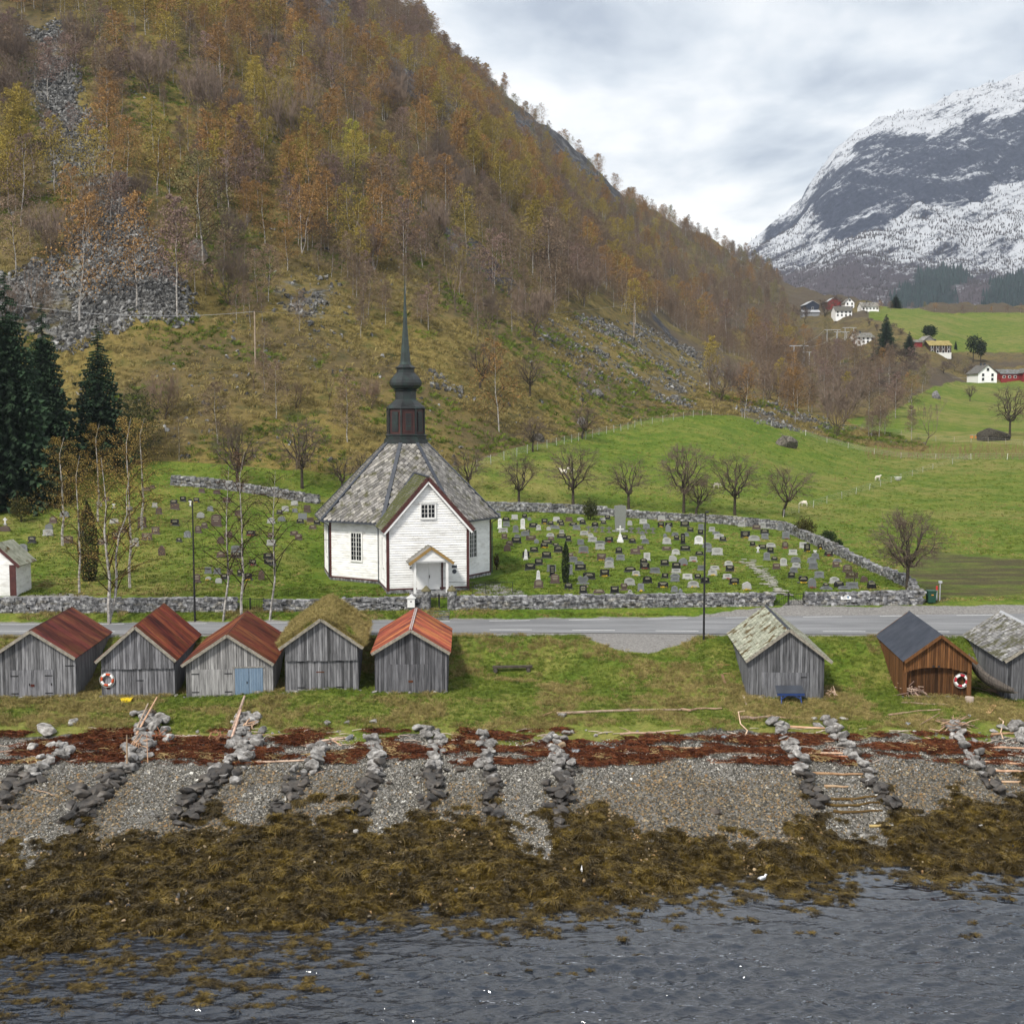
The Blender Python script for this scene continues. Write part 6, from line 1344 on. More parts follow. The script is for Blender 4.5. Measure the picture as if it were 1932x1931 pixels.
# lamp posts, bins, markers
def lamp(label, u, vb, vt, D, arm=0):
    x = xu(u, D); z = ground(x, D); h = vz(vt, D)-z; e = empty('lamp_post', (x, D, z), label, 'lamp post', group='street lamp posts')
    MB().tube([(0, 0, -.3), (0, 0, h*.5), (0, 0, h)], [.085, .07, .05], 8).build('pole', IRON, e)
    MB().tube([(0, 0, h-.05), (0, -.5, h+.12)], .03, 5).build('arm', IRON, e); MB().box(-.09, .09, -.95, -.4, h+.07, h+.17).build('lamp_head', IRON, e)
lamp('tall black lamp post on the verge before the right graves', 1332, 1227, 968, 88.5); lamp('tall black lamp post behind the second boathouse', 361.5, 1170, 945, 95.9)
p = pick(1756, 1139, 90); e = empty('waste_bin', p, 'dark green wheeled bin by the road right of the wall end', 'bin')
GRN = M('green_plastic', [(.012, .05, .032), (.02, .07, .045)], 3, .5, .05)
MB().hexa([(-.3, -.3, .1), (.3, -.3, .1), (.28, .3, .1), (-.28, .3, .1), (-.36, -.38, 1.05), (.36, -.38, 1.05), (.34, .38, 1.05), (-.34, .38, 1.05)]).build('bin_body', GRN, e); MB().box(-.38, .38, -.42, .4, 1.055, 1.14).build('lid', GRN, e); MB().box(-.1, .1, -.40, -.385, .75, .82).build('sticker', ORANGE, e)
for sx in (-1, 1): MB().tube([(sx*.3-.03, .3, .1), (sx*.3+.03, .3, .1)], .1, 8).build('wheel', IRON, e)
p = pick(1767, 1134, 90); e = empty('marker_post', p, 'grey marker post with a red cap beside the green bin', 'post'); MB().tube([(0, 0, -.2), (0, 0, .95)], .06, 6).build('pole', GALV, e); MB().tube([(0, 0, .95), (0, 0, 1.3)], .09, 6).build('cap', PLAIN, e, color=(.5, .04, .03))
p = pick(1773, 1134, 90); e = empty('marker_post', p, 'taller grey steel post with a square head beside the red-capped one', 'post'); MB().tube([(0, 0, -.2), (0, 0, 1.55)], .05, 6).build('pole', GALV, e); MB().box(-.14, .14, -.1, .1, 1.55, 1.75).build('head', GALV, e)
p = pick(1740, 1141, 90); tag(MB().lathe([(.28, 0), (.28, .02)], 12).build('manhole_cover', IRON, None, loc=(24+8.6, 91.7, 6.404)), 'dark manhole cover in the road right of the brown boathouse roof', 'manhole')
# shore slipway rails between the stone rows
for i, (u0, u1, v0, v1, c) in enumerate([(1480,1556,1373,1376,PK),(1503,1572,1399,1400,PK),(1515,1590,1425,1424,(1.45,1.15,.95)),(1518,1600,1433,1430,(1.1,.6,.4)),(1532,1628,1462,1463,(.8,.6,.4)),(1555,1600,1485,1486,(.9,.75,.55)),(1550,1655,1507,1505,(.25,.18,.06)),(1556,1660,1520,1517,(.22,.16,.05)),(1572,1665,1534,1532,(.22,.16,.06)),(1640,1680,1562,1561,(.9,.8,.4))]):
    log(u0, v0, u1, v1, r=.09, col=c, label=['top','second','third','reddish fourth','fifth','sixth short','seventh, weedy','eighth, weedy','ninth, weedy','lowest short'][i]+' cross log of the slipway between the two stone rows', bend=.02, name='slipway_log', cat='log')
for i, (u0, u1, v0, v1, c) in enumerate([(1825,1990,1411,1417,PK),(1855,1990,1440,1448,PK),(1867,1990,1456,1462,PK),(1865,1990,1474,1480,(1.1,.9,.7)),(1870,1990,1388,1384,(.9,.7,.5))]):
    log(u0, v0, u1, v1, r=.08, col=c, label=['second','third','fourth','lowest','top'][i]+' cross log of the slipway at the right edge', bend=.02, name='slipway_log', cat='log')
# rows of stones
GRO = [('at the left edge', [(128,1405),(95,1440),(60,1462),(25,1495),(-10,1535)], 26, 2.0), ('below the left cairn', [(275,1350),(285,1385),(268,1425),(235,1455),(205,1480),(180,1508),(130,1570)], 52, 2.4), ('below the second cairn', [(462,1352),(458,1400),(440,1440),(405,1475),(375,1510),(330,1562)], 54, 2.4),
       ('below the turf-roofed boathouse', [(600,1405),(592,1432),(577,1462),(560,1485),(515,1540)], 26, 1.6), ('left of the orange-roofed boathouse', [(703,1395),(712,1425),(706,1460),(692,1500),(670,1545)], 26, 1.2), ('below the orange-roofed boathouse', [(805,1378),(822,1400),(826,1440),(822,1475),(818,1505),(803,1535)], 32, 1.5),
       ('short one left of mid beach', [(915,1395),(922,1422),(928,1460),(929,1500),(928,1545)], 26, 1.2), ('in mid beach, ending in dark weed', [(1040,1392),(1052,1425),(1060,1460),(1053,1500),(1058,1540),(1064,1575)], 40, 1.7), ('left side of the slipway', [(1463,1368),(1482,1400),(1502,1432),(1516,1458),(1526,1480),(1548,1530)], 24, 1.0),
       ('right side of the slipway', [(1560,1360),(1580,1390),(1608,1425),(1632,1455),(1652,1488),(1672,1512),(1690,1535)], 30, 1.0), ('beside the right-hand slipway', [(1795,1372),(1818,1410),(1838,1438),(1850,1465),(1905,1510)], 24, 1.3), ('at the right edge of the beach', [(1912,1368),(1928,1390),(1950,1430)], 8, 1.0)]
for gi, (nm, path, n, wd) in enumerate(GRO):
    ps = [pick(u, v) for u, v in path]; e = empty('stone_row', ps[0], 'row of boulders running down to the sea '+nm, 'stones', group='old boat landing stone rows')
    cum = [0]; 
    for a, b in zip(ps[:-1], ps[1:]): cum.append(cum[-1]+(b-a).length)
    done = []
    n = int(n*2.3)
    for k in range(n):
        s = (k+.5+R.uniform(-.3, .3))/n*cum[-1]; j = max(i for i in range(len(cum)-1) if cum[i] <= max(s, 0)); q = ps[j].lerp(ps[j+1], (s-cum[j])/(cum[j+1]-cum[j]))
        q = q+Vector((R.gauss(0, wd*.2), R.gauss(0, .15), 0)); g = ground(q.x, q.y); _, vq = uv(q.x, q.y, g); sz = R.uniform(.38, 1.05)*(1.1 if wd > 2 else .95)
        if vq > 1540: sz *= .75
        wet = vq > 1458+R.gauss(0, 14); me = (WRK if wet else RK)[R.randrange(8)]; c = R.uniform(.8, 1.25)
        link('boulder', me, e, (q.x-ps[0].x, q.y-ps[0].y, g+sz*.18-ps[0].z+(.22 if R.random() < .22 else 0)), (R.gauss(0, .25), R.gauss(0, .25), R.random()*6.28), (sz*1.15, sz, sz*.85), (c, c, c*1.02) if not wet else (c, c*.95, c*.9))
# loose rocks one could point at: (u, v, size px, tint, label)
LR = [(87,1383,52,'large flat pale rock on the grass at far left'),(137,1366,26,'rounded grey rock right of the large flat one'),(62,1415,34,'mossy rock below the large flat pale one'),(95,1432,28,'grey block on the red seaweed at far left'),(118,1412,24,'small grey rock at the top of the left row'),(65,1452,36,'big rounded grey boulder in the left gully'),
 (280,1352,44,'dark lichened boulder of the left cairn'),(292,1376,30,'pale boulder low in the left cairn'),(262,1374,22,'white rock beside the leaning planks'),(458,1416,40,'large flat greenish slab below the second cairn'),(618,1367,20,'grey rock on the grass below the turf-roofed boathouse'),(656,1366,16,'small upright grey rock on the lawn'),(706,1364,20,'rock with orange lichen on the lawn'),
 (703,1398,34,'big rounded grey boulder above the seaweed band'),(660,1395,22,'half-buried bluish rock left of the big rounded one'),(803,1384,30,'pair of grey boulders, the left one'),(820,1384,24,'pair of grey boulders, the right one'),(828,1403,26,'white-grey boulder under the pair'),(914,1396,24,'tall grey boulder in the seaweed at mid beach'),(888,1404,28,'flat brown rock beside the tall grey boulder'),
 (873,1442,24,'grey boulder on the pebbles left of the short stone row'),(870,1455,24,'flat dark rock under the grey boulder'),(1040,1388,22,'grey boulder topping the mid beach row'),(1068,1385,26,'broad grey boulder right of the mid beach row top'),(1058,1413,34,'boulder with a yellow lichen patch'),(1086,1420,26,'bluish flat boulder right of the lichened one'),(1110,1422,18,'pale rounded stone on the seaweed in mid beach'),
 (1157,1415,14,'small blue-grey stone on the red seaweed'),(1135,1415,14,'white stone on the red seaweed'),(1080,1382,12,'small pale stone on the drift edge'),(1124,1390,12,'pair of white pebbly stones on the drift edge'),(1365,1395,20,'bluish boulder left of the slipway walls'),(1340,1413,14,'grey stone at the seaweed left of the slipway'),(1415,1433,14,'pale stone just above the pebbles'),(1450,1392,18,'white rounded stone left of the slipway row'),
 (1480,1374,30,'boulder topping the left slipway wall'),(1545,1372,24,'pale boulder at the top of the right slipway wall'),(1535,1358,16,'white stones by the grass at the slipway top'),(1592,1358,18,'white block on the grass right of the slipway'),(1712,1368,16,'bluish stone under the grey log at the right'),(1892,1376,26,'pale boulder at the grass edge at far right'),(1875,1381,16,'tan rounded stone beside the pale boulder'),
 (1830,1352,10,'small blue stone on the litter at the right'),(1060,1352,22,'grey boulder at the end of the long driftwood log'),(945,1500,14,'dark stone lying apart on the pebbles'),(735,1480,16,'dark stone right of the fifth stone row'),(790,1535,14,'tan stone in the weed left of the sixth row'),(1125,1535,18,'grey boulder at the weed edge in mid beach'),(1350,1535,24,'brown block lying in the weed right of mid beach'),(1196,1566,16,'grey boulders in the weed, the right one'),(1174,1570,14,'grey boulders in the weed, the left one'),
 (233,1738,12,'small tan stone on the weed at lower left'),(590,1650,18,'tan boulder sitting in the weed at the lower left'),(775,1625,18,'pale brown stones in the weed below mid beach'),(672,1572,18,'pale stone in the weed below the orange-roofed boathouse'),(1730,1575,14,'white stone in the weed at the right'),(1850,1560,14,'white rock in the weed at far right'),(1882,1552,16,'yellowish rock in the weed at far right'),(1710,1598,18,'round brown rock in the weed at the right'),(520,1560,16,'rock with a pale top at the weed edge')]
for u, v, s, lb in LR:
    p = pick(u, v); sz = s*p.y/F; wt = ('dark' in lb or 'weed' in lb) and 'seaweed' not in lb and 'white' not in lb and 'pale' not in lb and 'tan' not in lb; c = (1.35, 1.35, 1.35) if ('white' in lb or 'pale' in lb) else (1.3, 1.0, .7) if ('tan' in lb or 'brown' in lb or 'yellow' in lb) else (.9, 1.0, 1.15) if 'blu' in lb else (1, 1, 1)
    tag(link('rock', (WRK if wt else RK)[R.randrange(8)], None, (p.x, p.y, p.z+sz*.12), (R.gauss(0, .2), R.gauss(0, .2), R.random()*6), (sz*1.1, sz*.9, sz*.8), c if not wt else (1.6, 1.3, 1.0)), lb, 'rock', 'loose rocks on the shore')
# gull and feather
p = pick(1439, 1668); e = empty('gull', p+Vector((0, 0, .05)), 'white gull standing on the weed near the water', 'gull', .6)
MB().ell((0, 0, .25), (.22, .10, .11), 10, 6).ell((.2, 0, .38), (.065, .055, .06), 8, 5).tube([(.12, 0, .27), (.19, 0, .38)], [.07, .045], 8).tube([(.25, 0, .38), (.33, 0, .37)], [.02, .004], 5).build('body', PLAIN, e, True, color=(.85, .85, .85))
for sy in (-1, 1):
    MB().ell((-.08, sy*.08, .28), (.22, .03, .07), 8, 5).build('wing', PLAIN, e, True, color=(.42, .44, .47)); MB().tube([(0, sy*.04, .18), (0, sy*.04, 0)], .012, 4).build('leg', ORANGE, e)
p = pick(1097, 1652); tag(MB().add([(0, 0, .05), (.06, 0, .25), (.02, .02, .55), (-.05, 0, .3)], [(0, 1, 2, 3)]).build('white_feather', PLAIN, None, loc=p), 'white feather standing in the weed', 'feather')
# ------------------------------------------------------------------ graves
G5 = """211,530,45,30,rg 229,612,26,70,aw 272,562,50,30,ak 274,598,46,32,rg 252,638,60,30,rl 338,638,38,50,ag 331,550,42,34,rl 400,540,34,32,ak 387,616,30,74,aw 433,556,30,24,ng 460,605,58,32,rk 403,664,58,36,ag 422,640,28,24,rk 496,624,30,38,al 537,580,42,36,rky 566,624,32,26,nl 580,588,36,28,rk 607,612,64,22,rg 619,562,46,32,rl 646,575,44,24,rk 654,592,36,24,rk 706,562,46,30,rb 735,595,52,26,rk 758,620,50,32,rg 785,558,46,24,al 800,583,42,34,ak 885,602,46,36,ak 937,556,38,20,rl 943,580,34,24,rk 971,550,38,30,rk 260,683,38,36,rb 348,672,34,20,rg 343,713,66,40,rk 443,692,68,32,rb 295,731,46,38,ab 279,767,54,48,nb 481,713,36,30,ng 577,668,50,26,al 582,694,40,28,ab 656,646,30,24,rl 654,678,60,30,rk 702,700,36,40,rk 553,718,68,28,rk 535,745,60,40,nky 615,730,38,18,rk 632,775,60,44,rk 464,775,54,36,rk 408,826,26,74,ow 409,808,48,40,rk 551,816,64,46,rk 498,864,54,44,rk 439,898,72,48,rk 590,945,36,84,rk 585,910,60,48,rg 494,975,30,78,ow 496,1022,62,60,ab 609,990,60,66,ab 718,930,24,70,rg 734,845,58,40,rg 718,805,34,26,rb 777,860,60,24,ag 785,900,74,42,rk 802,995,76,56,hg 844,962,84,48,rk 702,1032,56,48,ak 803,1060,50,60,rk 814,1052,50,56,xb 913,1058,72,26,ab 806,780,66,48,rgr 786,724,44,38,rg 811,658,56,30,rl 856,668,34,24,al 868,704,60,34,rl 921,718,66,22,rg 919,756,62,40,rl 930,832,60,48,rby 984,840,58,30,ag 983,882,62,50,al 952,942,64,50,rky 982,706,56,38,rkr 1021,1058,58,50,rk 1088,688,46,32,rk 1143,712,44,34,ak 1050,784,46,46,ak 1061,830,56,40,rg 1128,912,78,38,ak 1168,938,50,34,rly 1085,1038,46,50,hb 1123,1004,72,52,al 1163,788,66,38,rb 1197,754,40,24,rb 1232,716,46,34,ag 1217,684,34,24,rl 1125,590,38,36,nl 1218,580,50,34,rl 1240,614,46,38,ag 1211,654,26,24,rg 1243,832,44,54,rl 1220,850,50,34,ak 1228,892,66,52,akr 1246,990,64,52,ak 1299,920,66,40,rg 1201,1042,42,52,rgy 1127,1062,26,28,al 1354,1020,72,42,rky 1344,560,50,36,rlr 1340,602,44,36,rky 1394,600,50,30,rk 1390,634,40,52,ng 1369,672,28,26,ng 1380,718,56,46,al 1438,664,44,26,rg 1448,692,36,36,rk 1515,666,32,28,ag 1491,720,30,76,rk 1507,765,66,36,rk 1380,762,60,28,rb 1442,790,52,38,al 1494,556,26,20,rk 1504,600,60,40,rk 1543,634,42,30,rk 1421,838,58,42,nl 1365,868,56,42,rk 1494,866,64,52,ngr 1446,890,58,46,rk 1445,918,60,28,rl 1562,840,52,36,rlr 1438,948,60,26,ag 1437,978,58,30,rg 1368,956,44,36,rk 1523,962,66,40,rl 1563,1018,76,46,aly 1434,1052,44,44,ag 1475,1056,24,30,ng 1616,620,36,40,rg 1613,654,36,34,rk 1601,720,58,60,aw 1605,796,52,28,rk 1618,900,48,34,rg 1594,960,44,36,rk 1645,990,58,44,rk 1658,742,60,34,ag 1674,774,40,30,rg 1728,795,74,52,rl 1740,684,66,36,rl 1722,652,48,20,rg 1692,634,40,34,rl 1711,894,58,26,rl 1697,936,60,40,rly"""
G6 = """88,528,60,26,rg 137,552,44,32,al 215,540,40,22,rk 232,570,50,30,rb 268,562,44,36,rl 303,544,56,36,rg 384,576,30,46,rg 408,560,24,28,rk 160,622,60,44,rky 283,600,52,32,rk 285,630,44,36,rg 216,640,70,34,al 207,674,32,28,rk 18,644,40,28,rk 418,630,46,46,rgr 530,630,52,28,ak 269,694,48,28,rk 323,682,56,28,al 320,720,40,38,rk 241,716,26,40,xw 413,690,36,44,abr 527,690,44,40,rl 553,712,38,54,rky 635,694,26,34,rky 297,766,40,54,ag 463,730,50,34,rl 605,757,44,36,rg 604,722,24,20,xw 690,738,52,30,rkr 345,768,38,28,ak 403,800,42,50,al 481,780,60,38,ag 484,814,50,32,rl 468,844,46,34,rg 358,822,46,38,rb 583,782,56,38,ag 592,822,54,42,rg 745,778,48,22,rg 737,810,42,38,rb 630,878,58,44,rg 454,878,42,38,rk 528,910,62,46,hky 584,940,54,66,ngr 672,932,32,24,rk 727,912,60,42,al 755,938,66,46,nk 810,840,60,50,ab 838,880,76,40,rb 915,904,50,40,nb 962,944,62,50,nk 838,944,76,40,rg 674,950,70,18,rg 788,950,70,20,rg 54,802,50,34,al 63,836,52,40,rk 46,884,54,32,rlr 90,918,60,42,rky 170,950,64,50,nly"""
G2 = """32,272,26,44,xw 30,310,70,34,nb 322,262,42,40,ab 296,296,48,32,ng 291,336,60,38,rl 194,382,44,42,rk 412,380,58,42,rb 390,228,62,42,ngy 491,338,32,38,rg 600,160,30,30,rgy 688,170,20,26,xw 782,186,34,24,rg 690,262,50,30,al 740,318,50,38,rb 858,288,50,66,rb 700,356,46,42,akr 620,390,60,36,rb 820,400,36,50,al 888,362,60,42,rb 940,328,46,44,rb 1056,276,50,38,rk 1105,130,34,30,rk 1050,150,42,30,rk 1056,178,52,34,rb 1150,160,20,40,xw 1210,230,48,36,nl 1306,280,60,74,ab 1186,136,34,28,rky 1368,136,42,30,rb 1270,188,34,30,ag 935,165,28,28,rl 960,206,34,40,ab 1234,292,36,34,ab 1197,320,38,44,ab 1132,348,40,40,ag 1082,375,30,24,rk 1380,348,50,40,nb 1332,386,46,48,nb 1440,216,42,34,ab 1515,336,54,30,rkr 1636,346,38,28,rb 1638,396,52,36,rl 1637,262,44,34,al 1700,250,50,30,ng 1688,206,34,26,rk 1722,190,40,32,rl 1780,196,30,24,rg 1778,154,40,28,rl 1827,240,52,38,rg 1813,262,42,26,rk 1855,196,40,44,rb 1888,296,40,22,rb 1874,254,40,26,rb 1776,334,46,26,rb 1803,362,42,38,ab 1915,270,36,30,rk 1425,440,56,44,rg 1426,470,60,36,rk 1334,468,48,38,ab 1622,480,62,38,rk 1630,514,70,36,rk 1526,516,40,36,rkr 1257,565,38,38,rg 1312,568,40,36,rg 1388,572,34,36,ab 1355,600,40,32,rk 1190,620,38,54,ab 1320,622,42,30,nl 1448,580,28,40,rk 1500,606,46,44,rky 1578,604,38,60,nb 978,456,44,60,nb 138,430,56,44,ag 1258,604,36,20,nly 640,128,40,26,rb 880,64,44,22,rb 920,52,30,20,rb 1218,76,34,24,rb 1310,84,40,24,rb"""
gr = []
for S, fu, fv, k in ((G5, lambda x: 880.5+.27344*x, lambda y: 830.1+.27344*y, .27344), (G6, lambda x: 1358.4+.29688*x, lambda y: 830.1+.29688*y, .29688), (G2, lambda x: .3125*x, lambda y: 905.6+.3125*y, .3125)):
    for t in S.split():
        q = t.split(','); gr.append([fu(float(q[0])), fv(float(q[1])), float(q[2])*k, float(q[3])*k, q[4]])
CN = {'k': 'black', 'g': 'grey', 'l': 'pale grey', 'b': 'red-brown', 'w': 'white'}; CC = {'k': (.018, .018, .020), 'g': (.17, .18, .19), 'l': (.40, .40, .39), 'b': (.085, .055, .046), 'w': (.70, .70, .70)}
SN = {'r': 'squared', 'a': 'round-topped', 'n': 'rough natural', 'o': 'tapering tall', 'x': 'cross', 'h': 'heart-shaped'}
LMK = [('the columnar cypress', 1067, 1100), ('the tall memorial stone', 1170, 1000), ('the white crucifix', 1170, 1022), ('the right lamp post', 1332, 1090), ('the round green bush', 1113, 978), ('the church wall', 925, 1060), ('the double farm gate', 1500, 1115), ('the flagstone path', 1435, 1075),
       ('the brown bush in the corner', 1517, 1010), ('the dark bush on the side wall', 1565, 1025), ('the leafless shrub at the front right', 1612, 1090), ('the left thuja', 168, 1060), ('the left lamp post', 361, 1050), ('the left iron gate', 462, 1120), ('the left corner of the church', 600, 1040), ('the first leaning birch', 205, 1040), ('the handrail', 950, 1100)]
used = {}
FIN = []
for g in gr:
    u, v, w_, h_, t = g[:5]; c = min(LMK, key=lambda l: math.hypot(l[1]-u, (l[2]-v)*1.6)); side = ('left of ' if u < c[1]-12 else 'right of ' if u > c[1]+12 else '')+('' if abs(u-c[1]) > 12 else ('in front of ' if v > c[2] else 'behind '))
    FIN.append((t, c, side))
cnt = {}
for g, f in sorted(zip(gr, FIN), key=lambda q: math.hypot(q[1][1][1]-q[0][0], (q[1][1][2]-q[0][1])*1.6)):
    key = (f[0][:2], f[1][0], f[2]); cnt.setdefault(key, []).append(g)
for (t2, lm, side), gs in cnt.items():
    for i, g in enumerate(gs):
        nm = ('white cross' if t2 == 'xw' else 'wooden cross') if t2[0] == 'x' else CN[t2[1]]+' '+SN[t2[0]]+' gravestone'
        g.append(('the ' if 0 else '')+((ORD[i]+'nearest ') if len(gs) > 1 and i else ('nearest ' if len(gs) > 1 else ''))+nm+(' with yellow flowers' if len(g[4]) > 2 and g[4][2] == 'y' else '')+' '+side+lm)
nfl = 0
for u, v, w_, h_, t, lb in gr:
    if len(lb.split()) > 16: lb = lb.replace(' with yellow flowers', '')
    p = pick(u, v, 97); s = p.y/F; W, Hh = w_*s, h_*s; col = jit(CC[t[1]], .2); T = .16 if t[0] != 'n' else .28; mat = POLISH if t[1] == 'k' else GRANITE
    e = empty('grave_cross' if t[0] == 'x' else 'gravestone', p, lb, 'cross' if t[0] == 'x' else 'gravestone', R.gauss(0, .06)+.03, 'graves in the churchyard')
    mb = MB(); x = W/2
    if t[0] == 'x':
        if t[1] == 'b': col = (.22, .17, .12)
        mb.box(-.07, .07, -.05, .05, -.1, Hh); mb.build('upright', GRANITE, e, color=col); mb = MB(); mb.box(-x*.95, x*.95, -.048, .048, Hh*.66, Hh*.66+.13); mb.build('crossbar', GRANITE, e, color=col); mb = MB(); mb.box(-.17, .17, -.14, .14, -.1, .12); mb.build('base', GRANITE, e, color=jit((.3, .3, .3))); continue
    b0 = .10 if t[0] != 'n' else 0
    if t[0] == 'r': tp = R.choice((0, .04, .07)); poly = [(-x, b0), (x, b0), (x, Hh-tp), (x*.5, Hh), (-x*.5, Hh), (-x, Hh-tp)]
    elif t[0] == 'a': r_ = min(.35*W, Hh*.4); poly = [(-x, b0), (x, b0)]+[(x*math.cos(a), Hh-r_+r_*math.sin(a)) for a in [PI*k/8 for k in range(9)]]
    elif t[0] == 'o': poly = [(-x, b0), (x, b0), (x*.6, Hh*.9), (0, Hh), (-x*.6, Hh*.9)]
    elif t[0] == 'h': poly = [(-x*.5, b0), (x*.5, b0), (x*.95, Hh*.45), (x, Hh*.75), (x*.75, Hh*.97), (x*.35, Hh), (0, Hh*.82), (-x*.35, Hh*1.02), (-x*.8, Hh*.95), (-x, Hh*.7), (-x*.9, Hh*.4)]
    else: poly = [(-x*.9, b0), (x*.95, b0)]+[(x*math.cos(a)*R.uniform(.75, 1.05), Hh*(.45+.55*math.sin(a)*R.uniform(.85, 1.05))) for a in [.3+k*.5 for k in range(6)]]
    mb.prism(poly, -T/2, T/2); mb.build('headstone', mat, e, color=col)
    if b0: mb = MB(); mb.box(-x-.06, x+.06, -T/2-.07, T/2+.07, -.12, b0+.003); mb.build('plinth', GRANITE, e, color=jit(tuple(c*.8+.04 for c in CC[t[1]]), .2))
    if v > 985 and t[0] != 'n' or t[1] == 'k':
        for k in range(3 if Hh > .7 else 2):
            z = Hh*(.78-.17*k); l = W*R.uniform(.2, .34); MB().box(-l, l, -T/2-.008, -T/2-.001, z-.018, z+.018).build('inscription', GRANITE, e, color=(.45, .42, .3) if t[1] in 'kb' else (.06, .06, .06))
    if len(t) > 2:
        fl = leafball(900+nfl, (W*.45, .12, .09), 46, .055); nfl += 1
        o = fl.build('flowers', FLOWY if t[2] == 'y' else FLOWR, None, loc=(p.x, p.y-T/2-.26, ground(p.x, p.y-.35)+.02)); tag(o, ('yellow flowers' if t[2] == 'y' else 'reddish flowers')+' before '+lb.replace(' with yellow flowers', '').replace('nearest ', ''), 'flowers', 'flowers on the graves')
# memorial stone, small crosses, crucifix, path
p = pick(1170, 1003, 97); e = empty('memorial_stone', p, 'tall grey granite memorial slab towering over the churchyard', 'monument'); s = p.y/F
MB().prism([(-.58, .1), (.58, .1), (.68, 2.98), (.2, 3.1), (-.70, 3.0)], -.15, .15).build('slab', GRANITE, e, color=(.20, .21, .20)); MB().box(-.9, .9, -.4, .4, -.2, .12).build('base', GRANITE, e, color=(.3, .3, .3))
for i, (x, y) in enumerate(((840, 634), (888, 636), (935, 638), (982, 640), (1135, 642), (1186, 644), (1236, 644), (1284, 645))):
    p = pick(880.5+.27344*x, 830.1+.27344*y, 97); e = empty('stone_cross', p, ['first', 'second', 'third', 'fourth', 'fifth', 'sixth', 'seventh', 'last'][i]+' from the left of the low grey stone crosses around the tall memorial stone', 'cross', 0, 'small stone crosses by the memorial')
    MB().box(-.09, .09, -.07, .07, -.1, .72).build('upright', GRANITE, e, color=(.13, .13, .12)); MB().box(-.3, .3, -.068, .068, .42, .6).build('crossbar', GRANITE, e, color=(.13, .13, .12)); MB().box(-.25, .25, -.2, .2, -.1, .1).build('base', GRANITE, e, color=(.17, .15, .13))
p = pick(1170, 1023, 97); e = empty('crucifix', p, 'white crucifix monument standing before the tall memorial stone', 'monument'); e.scale = (.8, .8, .85); c = (.75, .75, .75)
MB().box(-.42, .42, -.35, .35, -.1, .3).box(-.3, .3, -.26, .26, .3, .62).box(-.2, .2, -.18, .18, .62, .95).build('pedestal', GRANITE, e, color=c); MB().box(-.09, .09, -.07, .07, .95, 2.15).build('upright', GRANITE, e, color=c); MB().box(-.5, .5, -.068, .068, 1.6, 1.76).build('crossbar', GRANITE, e, color=c)
MB().ell((0, -.1, 1.45), (.09, .06, .3), 8, 6).ell((0, -.12, 1.82), (.06, .06, .08), 8, 5).tube([(-.42, -.1, 1.72), (-.1, -.11, 1.6), (.1, -.11, 1.6), (.42, -.1, 1.72)], .028, 5).build('figure', GRANITE, e, True, color=(.6, .6, .6))
e0 = pick(1460, 1092); e = empty('flagstone_path', e0, 'worn path of grey flagstones running up from the double farm gate', 'path')
for k in range(60):
    t = k/59; u = 1478-60*t+R.gauss(0, 6+4*(1-t)); v = 1124-66*t+R.gauss(0, 1); p = pick(u, v, 97); w_ = R.uniform(.35, .9); d_ = R.uniform(.15, .35)
    o = MB().prism([(-w_/2, -d_/2), (w_/2*.8, -d_/2), (w_/2, d_/2), (-w_/2*.9, d_/2)], 0, .06).build('flagstone', PATHST, e, loc=(p.x-e0.x, p.y-e0.y, p.z-e0.z-.03), rot=(-PI/2, 0, 0)); o.location.z += .07; o.rotation_euler = (PI/2, 0, 0)
p = pick(1180, 970, 120)
# bushes and columns of cypress
def bush(label, u, v, wpx, hpx, n=2200, col=(1, 1, 1), cone=False, nm='bush', mat=BUSH, s=.09, seed=1, dmin=97):
    p = pick(u, v, dmin); k = p.y/F; W, h = wpx*k/2, hpx*k; e = empty(nm, p, label, 'bush'); tagged = leafball(seed, (W, W*.9, h/2), n, s, cone).build('foliage', mat, e, color=col); MB().tube([(0, 0, -.1), (0, 0, h*.5)], [.08, .03], 5).build('trunk', BARK, e); return e
bush('slender dark columnar cypress among the right graves', 1067, 1100, 15, 78, 1900, (.35, .55, .5), True, 'columnar_cypress', seed=3)
bush('tall dark thuja in the left churchyard behind the birches', 168, 1096, 38, 150, 5200, (.55, .6, .4), True, 'thuja', seed=4, s=.11)
bush('round yellow-green bush by the back wall', 1114, 982, 34, 42, 2600, (1.0, 1.05, .6), seed=5)
bush('olive bush in the far right corner of the churchyard', 1518, 1016, 46, 42, 2600, (1.15, .85, .5), seed=6); bush('dark green bush leaning over the side wall', 1563, 1032, 34, 34, 2200, (.5, .75, .6), seed=7); bush('small dark bush lower down the side wall', 1580, 1040, 24, 24, 1500, (.5, .75, .6), seed=8)
bush('young spring shrub hanging over the side wall', 1612, 1098, 44, 42, 500, (1.6, 1.4, .8), seed=9, s=.05)
bush('brown shrub under the dark spruces at left', 90, 940, 60, 70, 2400, (1.2, .7, .45), seed=10); bush('rusty shrub beside the spruces at left', 125, 950, 44, 44, 1600, (1.5, .8, .4), seed=11); bush('olive shrub at the foot of the small spruce', 40, 985, 50, 50, 2000, (1.1, .9, .45), seed=12)
bush('big grey-green willow right of the lone spruce', 262, 880, 90, 165, 5200, (1.0, .95, .8), seed=13, s=.13, dmin=130)
bush('brown bramble tuft by the church downpipe', 937, 1075, 12, 34, 300, (1.2, .6, .4), seed=14)
